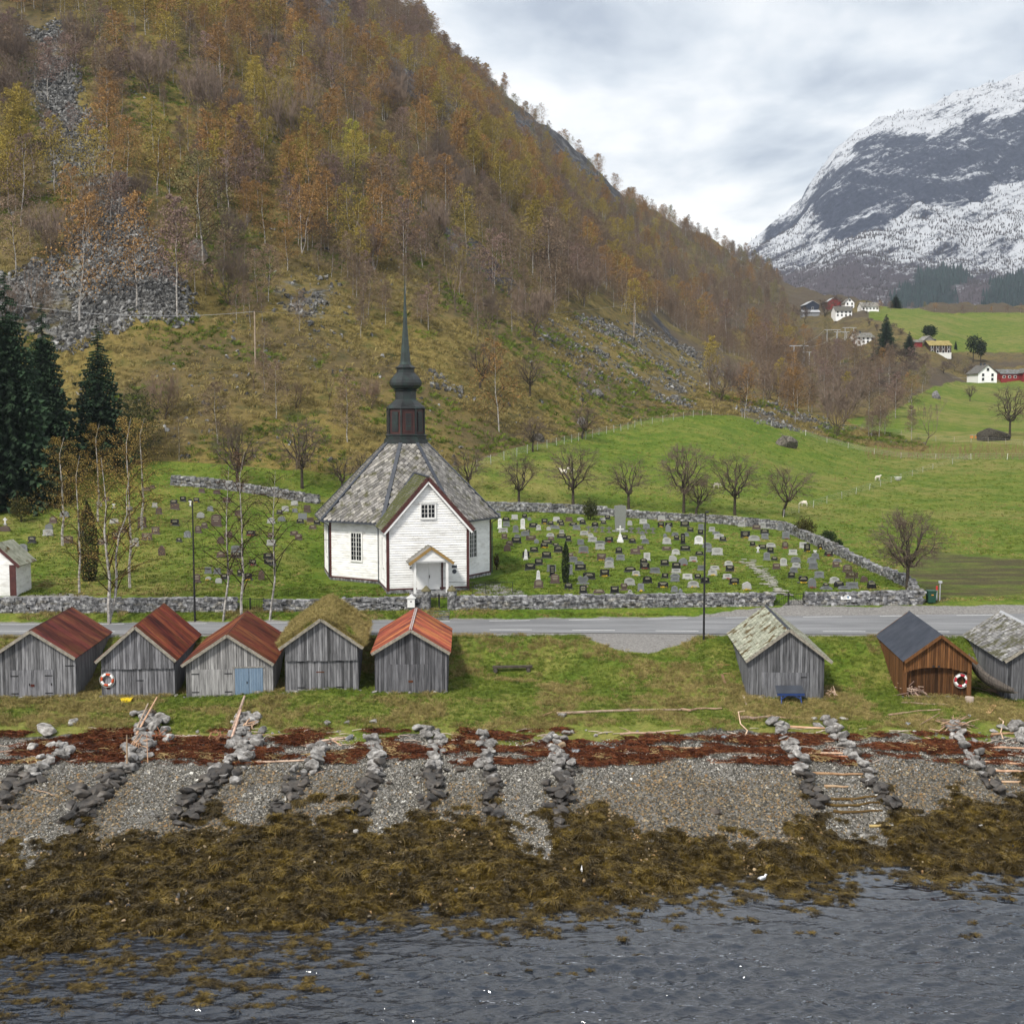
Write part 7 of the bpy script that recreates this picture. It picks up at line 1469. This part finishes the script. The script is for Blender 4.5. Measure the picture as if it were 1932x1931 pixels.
# spruces
def sp(label, u, v, h, var, wide=1.0, D=130): p = pick(u, v, D); tree('spruce_tree', FIR[var], p, h*p.y/F, label, 'tree', (1, 1, 1), None, 'crown', wide=wide)
sp('largest dark spruce at the left edge', 22, 955, 440, 3, 1.1); sp('tall dark spruce right behind the largest one', 88, 905, 330, 4, 1.05); sp('lone dark spruce standing clear on the left slope', 190, 880, 265, 2, 1.15); sp('dark spruce cut off by the left edge', -60, 960, 380, 4, 1.2)
# orchard and field trees: (u, v_base, height px, variant, label)
for u, v, h, k, lb in [(979,953,103,0,'first fruit tree right of the church roof'),(1081,958,122,1,'second orchard tree, the tall one with broad crown'),(1186,961,100,2,'orchard tree behind the tall memorial stone'),(1290,968,128,3,'largest orchard tree, with two tops'),(1313,970,70,4,'small low tree under the largest orchard tree'),(1386,972,118,1,'slim orchard tree left of the end of the row'),(1478,974,96,5,'gnarled twisted orchard tree at the right end of the row'),
    (1005,853,72,0,'small fruit tree by the fence behind the orchard'),(1098,828,62,4,'leaning fruit tree on the fence line'),(885,930,85,2,'fruit tree peeping over the church roof'),(570,922,130,3,'tall old fruit tree left of the church behind the wall'),(448,925,130,1,'dark fruit tree behind the left wall'),(645,930,75,2,'small fruit tree beside the church roof on the left'),(680,905,60,0,'smaller fruit tree further behind the church roof'),
    (1830,757,32,0,'small lone tree in the right field below the white house'),(1712,1112,152,6,'big many-stemmed bare tree at the right wall'),(1000,750,80,1,'lone bare tree on the mossy slope right of the spire'),(905,735,90,5,'bare double tree on the slope right of the spire'),(1905,823,95,3,'tall bare tree at the rock heap in the right field')]:
    p = pick(u, v, 97); tree('fruit_tree' if u < 1700 else 'bare_tree', ORC[k], (p.x, p.y, p.z), h*1.08*p.y/F, lb+', leafless', 'tree', (1.0, .93, .85), 'leafless trees around the churchyard', 'branches', wide=1.05)
for u, v, h, k, lb in [(310,790,95,0,'thin leafless tree right of the lone spruce'),(480,735,80,2,'small bent leafless tree under the left pole'),(560,770,70,1,'leafless shrub on the grassy slope'),(620,760,70,2,'leafless shrub further right on the grassy slope'),(700,770,60,0,'leafless shrub just left of the dome'),(925,855,60,2,'thin sapling at the fence'),(1690,770,50,1,'dark shrub among the belt by the fields'),(1660,800,40,0,'low shrub beside the fence at the belt'),(1350,780,50,2,'thin pale sapling at the corner of the field fence')]:
    p = pick(u, v, 120); tree('bare_shrub', SHR[k], p, h*p.y/F, lb, 'tree', (1.6, 1.4, 1.25), 'scrub on the lower slope', 'branches', tcol=(1.3, 1.2, 1.1))
# near birches
BN = []
for i, kw in enumerate([dict(nb=24, buds=12, fork=True, spread=.32, bs=.04, tk=.8), dict(nb=28, buds=14, spread=.26, bs=.045, tk=.7), dict(nb=22, buds=4, spread=.38, low=.25, bs=.045, tk=.65)]):
    t_, c_ = birch(700+i, 13, **kw); BN.append((t_.mesh('birch_trunk', BIRCH), c_.mesh('birch_crown', [TWIG, BUD])))
for u, v, h, k, lb, c, D, wd in [(206,1178,330,0,'two-stemmed white birch behind the leftmost boathouse',(.42,.29,.08),94,1.2),(150,1120,270,1,'birch with yellow catkins in the left churchyard',(.42,.30,.08),98,1.0),(245,1110,330,1,'tall straight birch with golden twigs in the left churchyard',(.42,.28,.08),98,1.0),(420,1172,300,2,'slanting white birch left of the left iron gate',(.16,.09,.06),94.5,1.0),
    (118,1030,210,1,'low golden birch at the far left of the left churchyard',(.40,.28,.07),98,1.5),(185,985,190,1,'golden birch behind the thuja',(.42,.28,.07),98,1.3),(268,1000,215,1,'golden birch right of the thuja in the churchyard corner',(.40,.29,.08),98,1.4),
    (456,1172,330,1,'white birch standing at the left iron gate',(.17,.10,.06),94.5,1.0),(508,1170,290,2,'white birch behind the turf roofed boathouse',(.15,.09,.06),94.5,1.0),(338,870,90,1,'thin pale birch behind the left wall',(.17,.12,.06),130,.6),(413,865,75,1,'second thin birch behind the left wall',(.17,.12,.06),130,.6)]:
    p = pick(u, v, D); tree('birch_tree', BN[k], p, h*p.y/F, lb, 'tree', c, 'birches in front of and behind the left churchyard', wide=wd, rz={0: 1.2, 1: .5, 2: 2.2}[k])
# ------------------------------------------------------------------ fields: sheep, tub, boulder, fences
def sheep(label, u, v, rz, grazing=False, s=1.0):
    p = pick(u, v, 120); e = empty('sheep', p, label, 'sheep', rz, 'sheep in the orchard field'); me = bpy.data.meshes.new('sheep')
    hz, hx = (.35, .78) if grazing else (1.0, .78)
    vs = [(-.35,0,.62),(0,0,.64),(.35,0,.66),(.52,0,.80 if not grazing else .62),(.66,0,.95 if not grazing else .48),(.84,0,.90 if not grazing else .32)]; rad = [.20,.24,.22,.13,.10,.05]; ed = [(i, i+1) for i in range(5)]
    for x in (-.35, .35):
        for y in (-.14, .14): b = len(vs); vs += [(x, y, .38), (x+(.05 if x < 0 else 0), y, .2), (x, y, .0)]; rad += [.09, .045, .04]; ed += [(0 if x < 0 else 2, b), (b, b+1), (b+1, b+2)]
    for y in (-.1, .1): b = len(vs); vs.append((vs[4][0]-.04, y*1.5, vs[4][2]+.07)); rad.append(.03); ed.append((4, b))
    me.from_pydata(vs, ed, []); me.materials.append(WOOL); o = link('body', me, e); m_ = o.modifiers.new('skin', 'SKIN'); o.modifiers.new('sub', 'SUBSURF').levels = 1; o.modifiers['sub'].render_levels = 1
    for q, r_ in zip(me.skin_vertices[0].data if me.skin_vertices else [], rad): q.radius = (r_, r_)
    if not me.skin_vertices:
        bpy.context.view_layer.objects.active = o
    return e
def skinify(e, rad):
    pass
for a in [('white sheep standing with raised head on the right field', 1655, 907, .2, False), ('sheep grazing just right of the gnarled orchard tree', 1518, 956, 2.9, True), ('sheep lying behind the slim orchard tree', 1351, 922, 0, True), ('ewe behind the second orchard tree', 1073, 893, 0, True), ('lamb behind the second orchard tree', 1064, 897, 2.8, False)]: sheep(*a)
p = pick(1694, 907); e = empty('water_tub', p, 'white bathtub-like water trough near the standing sheep', 'trough'); MB().lathe([(.45, .18), (.62, .55), (.70, .62), (.66, .62), (.5, .3)], 14).build('basin', WHITE, e); MB().box(-.3, .3, -.2, .2, 0, .2).build('foot', GALV, e)
def boulder(label, u, v, w_, h, seed, c=(1, 1, 1), nm='boulder', fl=(1, .8, .75)):
    p = pick(u, v); k = p.y/F; me = hull(seed, 26, (1, .8, 1), ROCK, nm, True); o = link(nm, me, None, (p.x, p.y, p.z+h*k*.2), (0, 0, .3), (w_*k*1.15, w_*k*.8, h*k*1.5), c); tag(o, label, 'boulder')
boulder('big mossy boulder alone in the green field', 1484, 843, 42, 24, 31, (.5, .47, .42)); boulder('dark rock heap with moss beside the beehives', 1872, 831, 70, 26, 32, (.22, .2, .16)); boulder('grey boulder at the edge of the trees on the right field', 1766, 752, 18, 16, 33, (.9, .9, 1))
boulder('large grey boulder in the stony slope', 1127, 748, 26, 16, 34, (.6, .6, .6)); boulder('whitish boulder below the stony slope', 1098, 828-25, 18, 18, 35, (.8, .8, .85)); boulder('dark boulder at the slope foot', 1015, 832, 24, 16, 36, (.4, .38, .35)); boulder('big pale boulder in the left scree', 372, 490, 40, 40, 37, (.9, .85, .8))
for i, (u, c) in enumerate(((1833, (.65, .28, .05)), (1842, (.65, .28, .05)), (1851, (.6, .3, .06)), (1859, (.12, .2, .12)), (1868, (.65, .33, .05)), (1876, (.15, .2, .2)))):
    p = pick(u, 828, 120); e = empty('beehive', p, ['first orange', 'second orange', 'third orange', 'green', 'orange and white', 'dark rightmost'][i]+' beehive box from the left beside the rock heap', 'beehive', 0, 'beehives by the rock heap'); MB().box(-.28, .28, -.28, .28, .1, .75).build('box', PLAIN, e, color=c); MB().box(-.32, .32, -.32, .32, .75, .86).build('lid', GALV, e)
def fence(label, path, sp_=3.0, h=1.1, col=(.9, .9, .88), wires=4, mesh=False, r=.045):
    ps = [pick(u, v, 99) for u, v in path]; e = empty('wire_fence', ps[0], label, 'fence', group='field fences'); pts = []
    for a, b in zip(ps[:-1], ps[1:]):
        n = max(1, int((b-a).length/sp_)); pts += [a.lerp(b, i/n) for i in range(n)]
    pts.append(ps[-1]); me = MB().tube([(0, 0, -.2), (0, 0, h)], r, 5).mesh('post', PLAIN); P3 = []
    for p in pts: g = ground(p.x, p.y); q = Vector((p.x, p.y, g))-ps[0]; link('post', me, e, q, (R.gauss(0, .04), R.gauss(0, .04), 0), None, jit(col, .15)); P3.append(q)
    for k in range(wires): z = h*(.25+.7*k/max(1, wires-1)); MB().tube([q+Vector((0, 0, z)) for q in P3], .010, 3, 0, False).build('wire', GALV, e)
fence('straight fence of white posts across the right field', [(1478,977),(1560,950),(1640,925),(1700,905),(1760,885),(1832,868)], 6.5, 1.1, (.5,.5,.48), r=.035); fence('fence with netting between the field and the stony slope', [(900,885),(975,862),(1050,842),(1130,822),(1210,803),(1290,790),(1342,784)], 3.2, 1.3, (.45,.46,.42), 6)
fence('fence along the top edge of the green field to the right', [(1400,788),(1455,804),(1520,822),(1600,846),(1700,865),(1832,868)], 5, 1.2, (.55,.54,.5), 4); fence('fence at the far side of the vineyard-like plot', [(1590,812),(1700,822),(1800,835),(1932,842),(2100,848)], 4, 1.3, (.4,.36,.3), 3); fence('pale post fence at the near side of the plot', [(1832,868),(1900,868),(2050,870)], 5, 1.3, (.85,.85,.8), 3)
# rows of berry canes in the fenced plot
mb = MB(); 
for k in range(9):
    for i in range(46):
        u = 1640+i*8.5+R.gauss(0, 2); v = 843+k*3.0+R.gauss(0, .5)+(u-1640)*.004
        if u > 1995 or (v > 868): continue
        p = pick(u, v, 120); 
        for _ in range(3): q = p+Vector((R.gauss(0, .3), R.gauss(0, .2), 0)); ribbon(mb, [q, q+Vector((R.gauss(0, .1), 0, .6)), q+Vector((R.gauss(0, .2), 0, 1.1))], .06, .03)
tag(mb.build('berry_canes', DRIFTWD, None, color=(.55, .42, .28)), 'rows of thin brown berry canes in the fenced plot', 'plants', kind='stuff')
# ------------------------------------------------------------------ poles and lines
def pole(label, u, v, vt, r=.14, col=(.75, .72, .66), cross=None, D=None):
    p = pick(u, v, 120); h = vz(vt, p.y)-p.z; e = empty('utility_pole', p, label, 'pole', 0, 'power and telephone poles'); MB().tube([(0, 0, -.5), (0, 0, h)], [r, r*.75], 7).build('pole', DRIFTWD, e, color=col)
    if cross: MB().box(-cross, cross, -.08, .08, h-.15, h+.05).build('crossarm', GALV, e)
    return Vector((p.x, p.y, p.z+h))
T1 = pole('tall weathered pole on the grassy slope left of the spire', 482, 692, 588); T2 = pole('weathered pole standing in the stony slope', 1196, 641, 573)
def wire(label, a, b, sag, r=.02):
    pts = [a.lerp(b, t/20)-Vector((0, 0, sag*4*(t/20)*(1-t/20))) for t in range(21)]; o0 = pts[0].copy(); tag(MB().tube([p-o0 for p in pts], r, 3, 0, False).build('overhead_line', GALV, None, loc=o0), label, 'cable', 'overhead lines')
wire('thin line strung between the two slope poles past the spire', T1, T2, 2.0); T0 = P(-60, 560, 165); wire('thin line leaving the left slope pole to the left edge', T0, T1, 1.5)
def hframe(label, u1, u2, v1, v2, vt, arm):
    a = pick(u1, v1, 120); b = pick(u2, v2, 120); D_ = (a.y+b.y)/2; b = Vector(((u2-966)/F*a.y, a.y, ground((u2-966)/F*a.y, a.y))); h = vz(vt, a.y); e = empty('pylon', a, label, 'pylon', 0, 'wooden power pylons')
    MB().tube([(0, 0, -.5), (0, 0, h-a.z)], [.17, .13], 6).build('pole', GALV, e); q = b-a; MB().tube([(q.x, 0, q.z-.5), (q.x, 0, h-a.z)], [.17, .13], 6).build('pole', GALV, e)
    MB().box(-arm, q.x+arm, -.12, .12, h-a.z-.25, h-a.z-.02).build('crossarm', GALV, e)
    for x in (-arm*.8, q.x/2, q.x+arm*.8): MB().tube([(x, 0, h-a.z-.25), (x, 0, h-a.z-1.0)], .09, 5).build('insulator', IRON, e)
    return Vector((a.x-arm, a.y, h-.6)), Vector((a.x+q.x+arm, a.y, h-.6))
A1 = hframe('nearest two-legged pylon with crossarm above the orange birches', 1497, 1512, 716, 724, 652, 1.6); A2 = hframe('second slimmer two-legged pylon just right of the nearest', 1517, 1523, 712, 716, 664, 1.0)
A3 = hframe('left pylon of the farther group', 1560, 1575, 655, 660, 622, 1.5); A4 = hframe('middle pylon of the farther group', 1578, 1592, 650, 655, 626, 1.3); A5 = hframe('right pylon of the farther group', 1594, 1605, 645, 650, 618, 1.2)
for i, (a, b) in enumerate(((A1[0], A3[0]), (A1[1], A3[1]), (A2[1], A4[1]))): wire(['left', 'middle', 'right'][i]+' conductor between the near and farther pylons', a, b, 1.5, .03)
wire('long sagging line from the pylons down to the white house', A3[1], P(1866, 712, 470), 7, .03)
# ------------------------------------------------------------------ far houses
WC, DBL, RDD, BRD = (.95, .95, .95), (.035, .045, .07), (.24, .025, .025), (.06, .04, .03)
def house(label, u, v, wpx, hw_px, rise_px, wall, roofm, rz=0, depth=8, wins=(3, 2), gable_front=False, found=None, chim=1, D=None, cat='house', rcol=(1, 1, 1)):
    p = pick(u, v, 150); k = p.y/F; W = wpx*k; h = hw_px*k; rr = rise_px*k; e = empty('house', p+Vector((0, 0, .1)), label, cat, rz, 'farm houses up the valley')
    hb = -2.0
    if gable_front: MB().prism([(-W/2, hb), (W/2, hb), (W/2, h), (0, h+rr), (-W/2, h)], 0, depth).build('wall', PLAIN, e, color=wall)
    else:
        mb = MB(); b_ = [(0, hb), (depth, hb), (depth, h), (depth/2, h+rr), (0, h)]
        mb.add([(-W/2, y, z) for y, z in b_]+[(W/2, y, z) for y, z in b_], [(0, 1, 2, 3, 4)[::1], (9, 8, 7, 6, 5), (0, 5, 6, 1), (1, 6, 7, 2), (2, 7, 8, 3), (3, 8, 9, 4), (4, 9, 5, 0)]); mb.build('wall', PLAIN, e, color=wall)
    rf = MB()
    if gable_front:
        o_ = .5; sl = rr/(W/2)
        for sx in (-1, 1): slope(rf, 0, h+rr+.1, sx*(W/2+o_), h-o_*sl+.1, -.4, depth+.4, .15)
    else:
        sl = rr/(depth/2)
        for s in (-1, 1):
            y1 = depth/2+s*(depth/2+.5); z1 = h-.5*sl; rf.hexa([(-W/2-.4, min(depth/2, y1), (z1 if s < 0 else h+rr)+.06), (W/2+.4, min(depth/2, y1), (z1 if s < 0 else h+rr)+.06), (W/2+.4, max(depth/2, y1), (h+rr if s < 0 else z1)+.06), (-W/2-.4, max(depth/2, y1), (h+rr if s < 0 else z1)+.06),
                (-W/2-.4, min(depth/2, y1), (z1 if s < 0 else h+rr)+.22), (W/2+.4, min(depth/2, y1), (z1 if s < 0 else h+rr)+.22), (W/2+.4, max(depth/2, y1), (h+rr if s < 0 else z1)+.22), (-W/2-.4, max(depth/2, y1), (h+rr if s < 0 else z1)+.22)])
    ro = rf.build('roof', roofm, e, color=rcol)
    for c in range(chim): cx = (-.2+.45*c)*W*.5; cz = h+rr; cy = depth/2 if not gable_front else depth*(.3+.3*c); cx = cx if not gable_front else 0; MB().box(cx-.35, cx+.35, cy-.35, cy+.35, cz-.6, cz+.9).build('chimney', LEAD, ro)
    nx, nz = wins
    for i in range(nx):
        for j in range(nz):
            x = -W/2+W*(i+.5)/nx; z = h*(.18+.48*j) if nz > 1 else h*.4; hh_ = min(1.4, h*.3)
            o = MB().box(x-.55, x+.55, -.12, -.0, z-.1, z+hh_+.1).build('window', PLAIN, e, color=WC if wall != WC else (.7, .7, .7)); MB().box(x-.45, x+.45, -.14, -.122, z, z+hh_).build('pane', GLASS, o)
    if gable_front and nz > 1: o = MB().box(-.6, .6, -.12, 0, h+rr*.25, h+rr*.25+1.3).build('window', PLAIN, e, color=(.7, .7, .7)); MB().box(-.48, .48, -.14, -.122, h+rr*.25+.1, h+rr*.25+1.2).build('pane', GLASS, o)
    if found: mb = MB(); mb.box(-W/2-.05, W/2+.05, -.05, depth, hb, h*.22 if found == 'w' else .5); mb.build('foundation', PLAIN, e, color=(.75, .75, .72))
    return e
house('white two-storey house at the right field with gable to the front', 1863, 722, 37, 17, 15, WC, SLATE, .12, 9, (2, 2), True, chim=2); house('red barn right of the white house with grey roof', 1915, 719, 52, 13, 8, RDD, SLATE, .0, 10, (5, 1), False, chim=0, cat='barn', rcol=(1, 1.1, 1.3)); house('narrow red gabled wing of the red barn', 1945, 719, 30, 14, 9, RDD, SLATE, .0, 10, (1, 1), True, chim=0, cat='barn')
house('white house with dormered gable in the farm cluster, the lowest', 1592, 600, 31, 12, 9, WC, SLATE, .05, 8, (4, 2), False, chim=1); house('white gabled house at the back of the farm cluster', 1603, 585, 17, 13, 8, WC, SLATE, 0, 8, (2, 2), True); house('dark blue barn left in the farm cluster', 1533, 590, 25, 14, 7, DBL, GALV, .1, 10, (1, 1), True, chim=0, cat='barn')
house('grey shed in front of the dark blue barn', 1530, 597, 32, 7, 4, (.25, .26, .28), GALV, 0, 6, (0, 1), False, chim=0, cat='shed'); house('red barn behind the farm cluster', 1575, 580, 25, 10, 8, RDD, GALV, 0, 12, (0, 1), True, chim=0, cat='barn'); house('long white house right of the farm cluster', 1642, 588, 32, 9, 8, WC, SLATE, 0, 9, (5, 1), False, chim=1)
house('white farmhouse behind the roadside spruce', 1633, 650, 34, 12, 9, WC, SLATE, .15, 9, (4, 2), False, chim=1); house('small red shed left of the white farmhouse', 1615, 650, 12, 6, 5, (.15, .04, .03), SLATE, 0, 6, (0, 1), True, chim=0, cat='shed'); house('brown timber house with turf roof and white basement', 1774, 670, 41, 17, 9, BRD, DRYGR, 0, 9, (4, 2), False, 'w', 1, rcol=(1, 1, 1))
house('grey cottage half hidden by a dark round tree', 1753, 652, 20, 9, 8, (.22, .21, .19), SLATE, .1, 7, (1, 1), True, chim=0); house('little red shed left of the turf-roofed house', 1733, 656, 14, 9, 4, RDD, SLATE, 0, 6, (0, 1), False, chim=0, cat='shed')
def fartree(label, kind, u, v, h, c=(1, 1, 1), wide=1.0, var=0):
    p = pick(u, v, 120); H_ = h*p.y/F
    if kind == 's': tree('spruce_tree', FIR[var], p, H_, label, 'tree', c, None, wide=wide)
    elif kind == 'b': tree('birch_tree', BIR[var], p, H_, label, 'tree', c, None, wide=wide)
    elif kind == 'a': tree('bare_tree', APP[var], p, H_, label, 'tree', c, None, 'branches', wide=wide)
    else:
        e = empty('tree', p, label, 'tree'); MB().tube([(0, 0, 0), (0, 0, H_*.5)], [.3, .15], 5).build('trunk', BARK, e); leafball(int(u), (h*wide*.45*p.y/F, h*wide*.45*p.y/F, H_*.36), 900, .5).build('crown', BUSH, e, color=c, loc=(0, 0, H_*.26))
fartree('tall dark spruce by the white farmhouse up the valley', 's', 1671, 672, 78, wide=1.3); fartree('dark round ivy-green tree beside the grey cottage', 'r', 1754, 648, 36, (.25, .5, .45), 1.0); fartree('left one of two dark pines behind the white house', 'r', 1836, 685, 56, (.4, .6, .5), .65); fartree('right one of two dark pines behind the white house', 'r', 1850, 688, 48, (.4, .6, .5), .55)
fartree('dark conifer left of the little red shed', 's', 1715, 672, 45, wide=1.6, var=1); fartree('small dark conifer at the turf-roofed house', 's', 1803, 660, 18, wide=.9, var=2); fartree('dark spruce clump by the top field edge', 's', 1690, 582, 26, wide=2.4, var=1)
q_ = 0; VL = {}
for u, v, h, kd in [(1690,690,50,'a'),(1705,700,45,'a'),(1725,690,40,'b'),(1740,700,35,'a'),(1665,700,45,'b'),(1645,705,40,'a'),(1800,700,28,'a'),(1820,705,28,'b'),(1835,710,24,'a'),(1780,705,26,'a'),(1720,712,36,'a'),(1740,742,55,'b'),(1715,760,60,'b'),(1690,745,50,'a'),(1660,745,50,'b'),(1560,640,40,'b'),(1545,680,45,'b'),(1620,735,50,'b'),(1590,740,50,'a'),(1530,750,60,'b'),(1480,640,50,'b'),(1500,620,45,'b'),(1520,610,34,'a'),
    (1640,615,16,'a'),(1655,625,16,'a'),(1670,612,14,'a'),(1685,622,14,'a'),(1700,632,14,'a'),(1556,598,34,'a'),(1680,588,20,'b'),(1720,584,14,'b'),(1745,585,16,'b'),(1765,586,15,'b'),(1790,588,14,'b'),(1815,589,13,'b'),(1840,590,14,'b'),(1870,591,13,'b'),(1900,591,15,'b'),(1925,592,20,'b'),(1635,592,26,'a'),(1660,590,24,'b'),(1575,585,30,'a')]:
    p = pick(u, v, 120); c = [OR_, BRN, PUR, OLV][q_ % 4] if kd == 'b' else (.9, .85, .85); q_ += 1
    lb_ = ('brown budding tree' if kd == 'b' else 'grey leafless tree')+(' in the belt above the right field' if v > 680 else ' among the valley farms' if v > 600 else ' along the top field edge by the farms')
    e_ = tree('birch_tree' if kd == 'b' else 'bare_tree', BIR[q_ % 5] if kd == 'b' else APP[q_ % 4], p, h*p.y/F, lb_, 'tree', c, 'trees around the valley farms', wide=1.15); VL.setdefault(lb_, []).append((u, e_))
for lb, es in VL.items():
    es.sort(key=lambda q: q[0])
    for i, (_, e_) in enumerate(es): e_['label'] = ('leftmost ' if i == 0 else ORD[i].strip()+' from left, ')+lb
# ------------------------------------------------------------------ sheep skins need the skin layer
def fix_skin():
    dg = bpy.context.evaluated_depsgraph_get()
    for o in [o for o in bpy.data.objects if o.modifiers and o.modifiers[0].type == 'SKIN']:
        me = o.data
        if not me.skin_vertices:
            bm = bmesh.new(); bm.from_mesh(me); lay = bm.verts.layers.skin.verify(); bm.to_mesh(me); bm.free()
        rad = [.20,.24,.22,.13,.10,.05]+[.09,.045,.04]*4+[.03]*2
        for i, q in enumerate(me.skin_vertices[0].data): q.radius = (rad[i], rad[i]); q.use_root = (i == 1)
fix_skin()
# ------------------------------------------------------------------ the air of the valley
hm = bpy.data.materials.new('valley_air'); hm.use_nodes = True; nt = hm.node_tree; nt.nodes.clear()
pv = N(nt, 'ShaderNodeVolumePrincipled', {'Color': (.76, .86, 1.0, 1), 'Density': .00007, 'Anisotropy': .0}); N(nt, 'ShaderNodeOutputMaterial', {'Volume': pv.outputs[0]})
hz = MB().box(-2500, 5200, -300, 5200, -7, 1500).build('haze', hm); tag(hz, 'thin bluish air over the valley', None, kind='stuff')
scene.cycles.volume_step_rate = 10; scene.cycles.volume_max_steps = 16
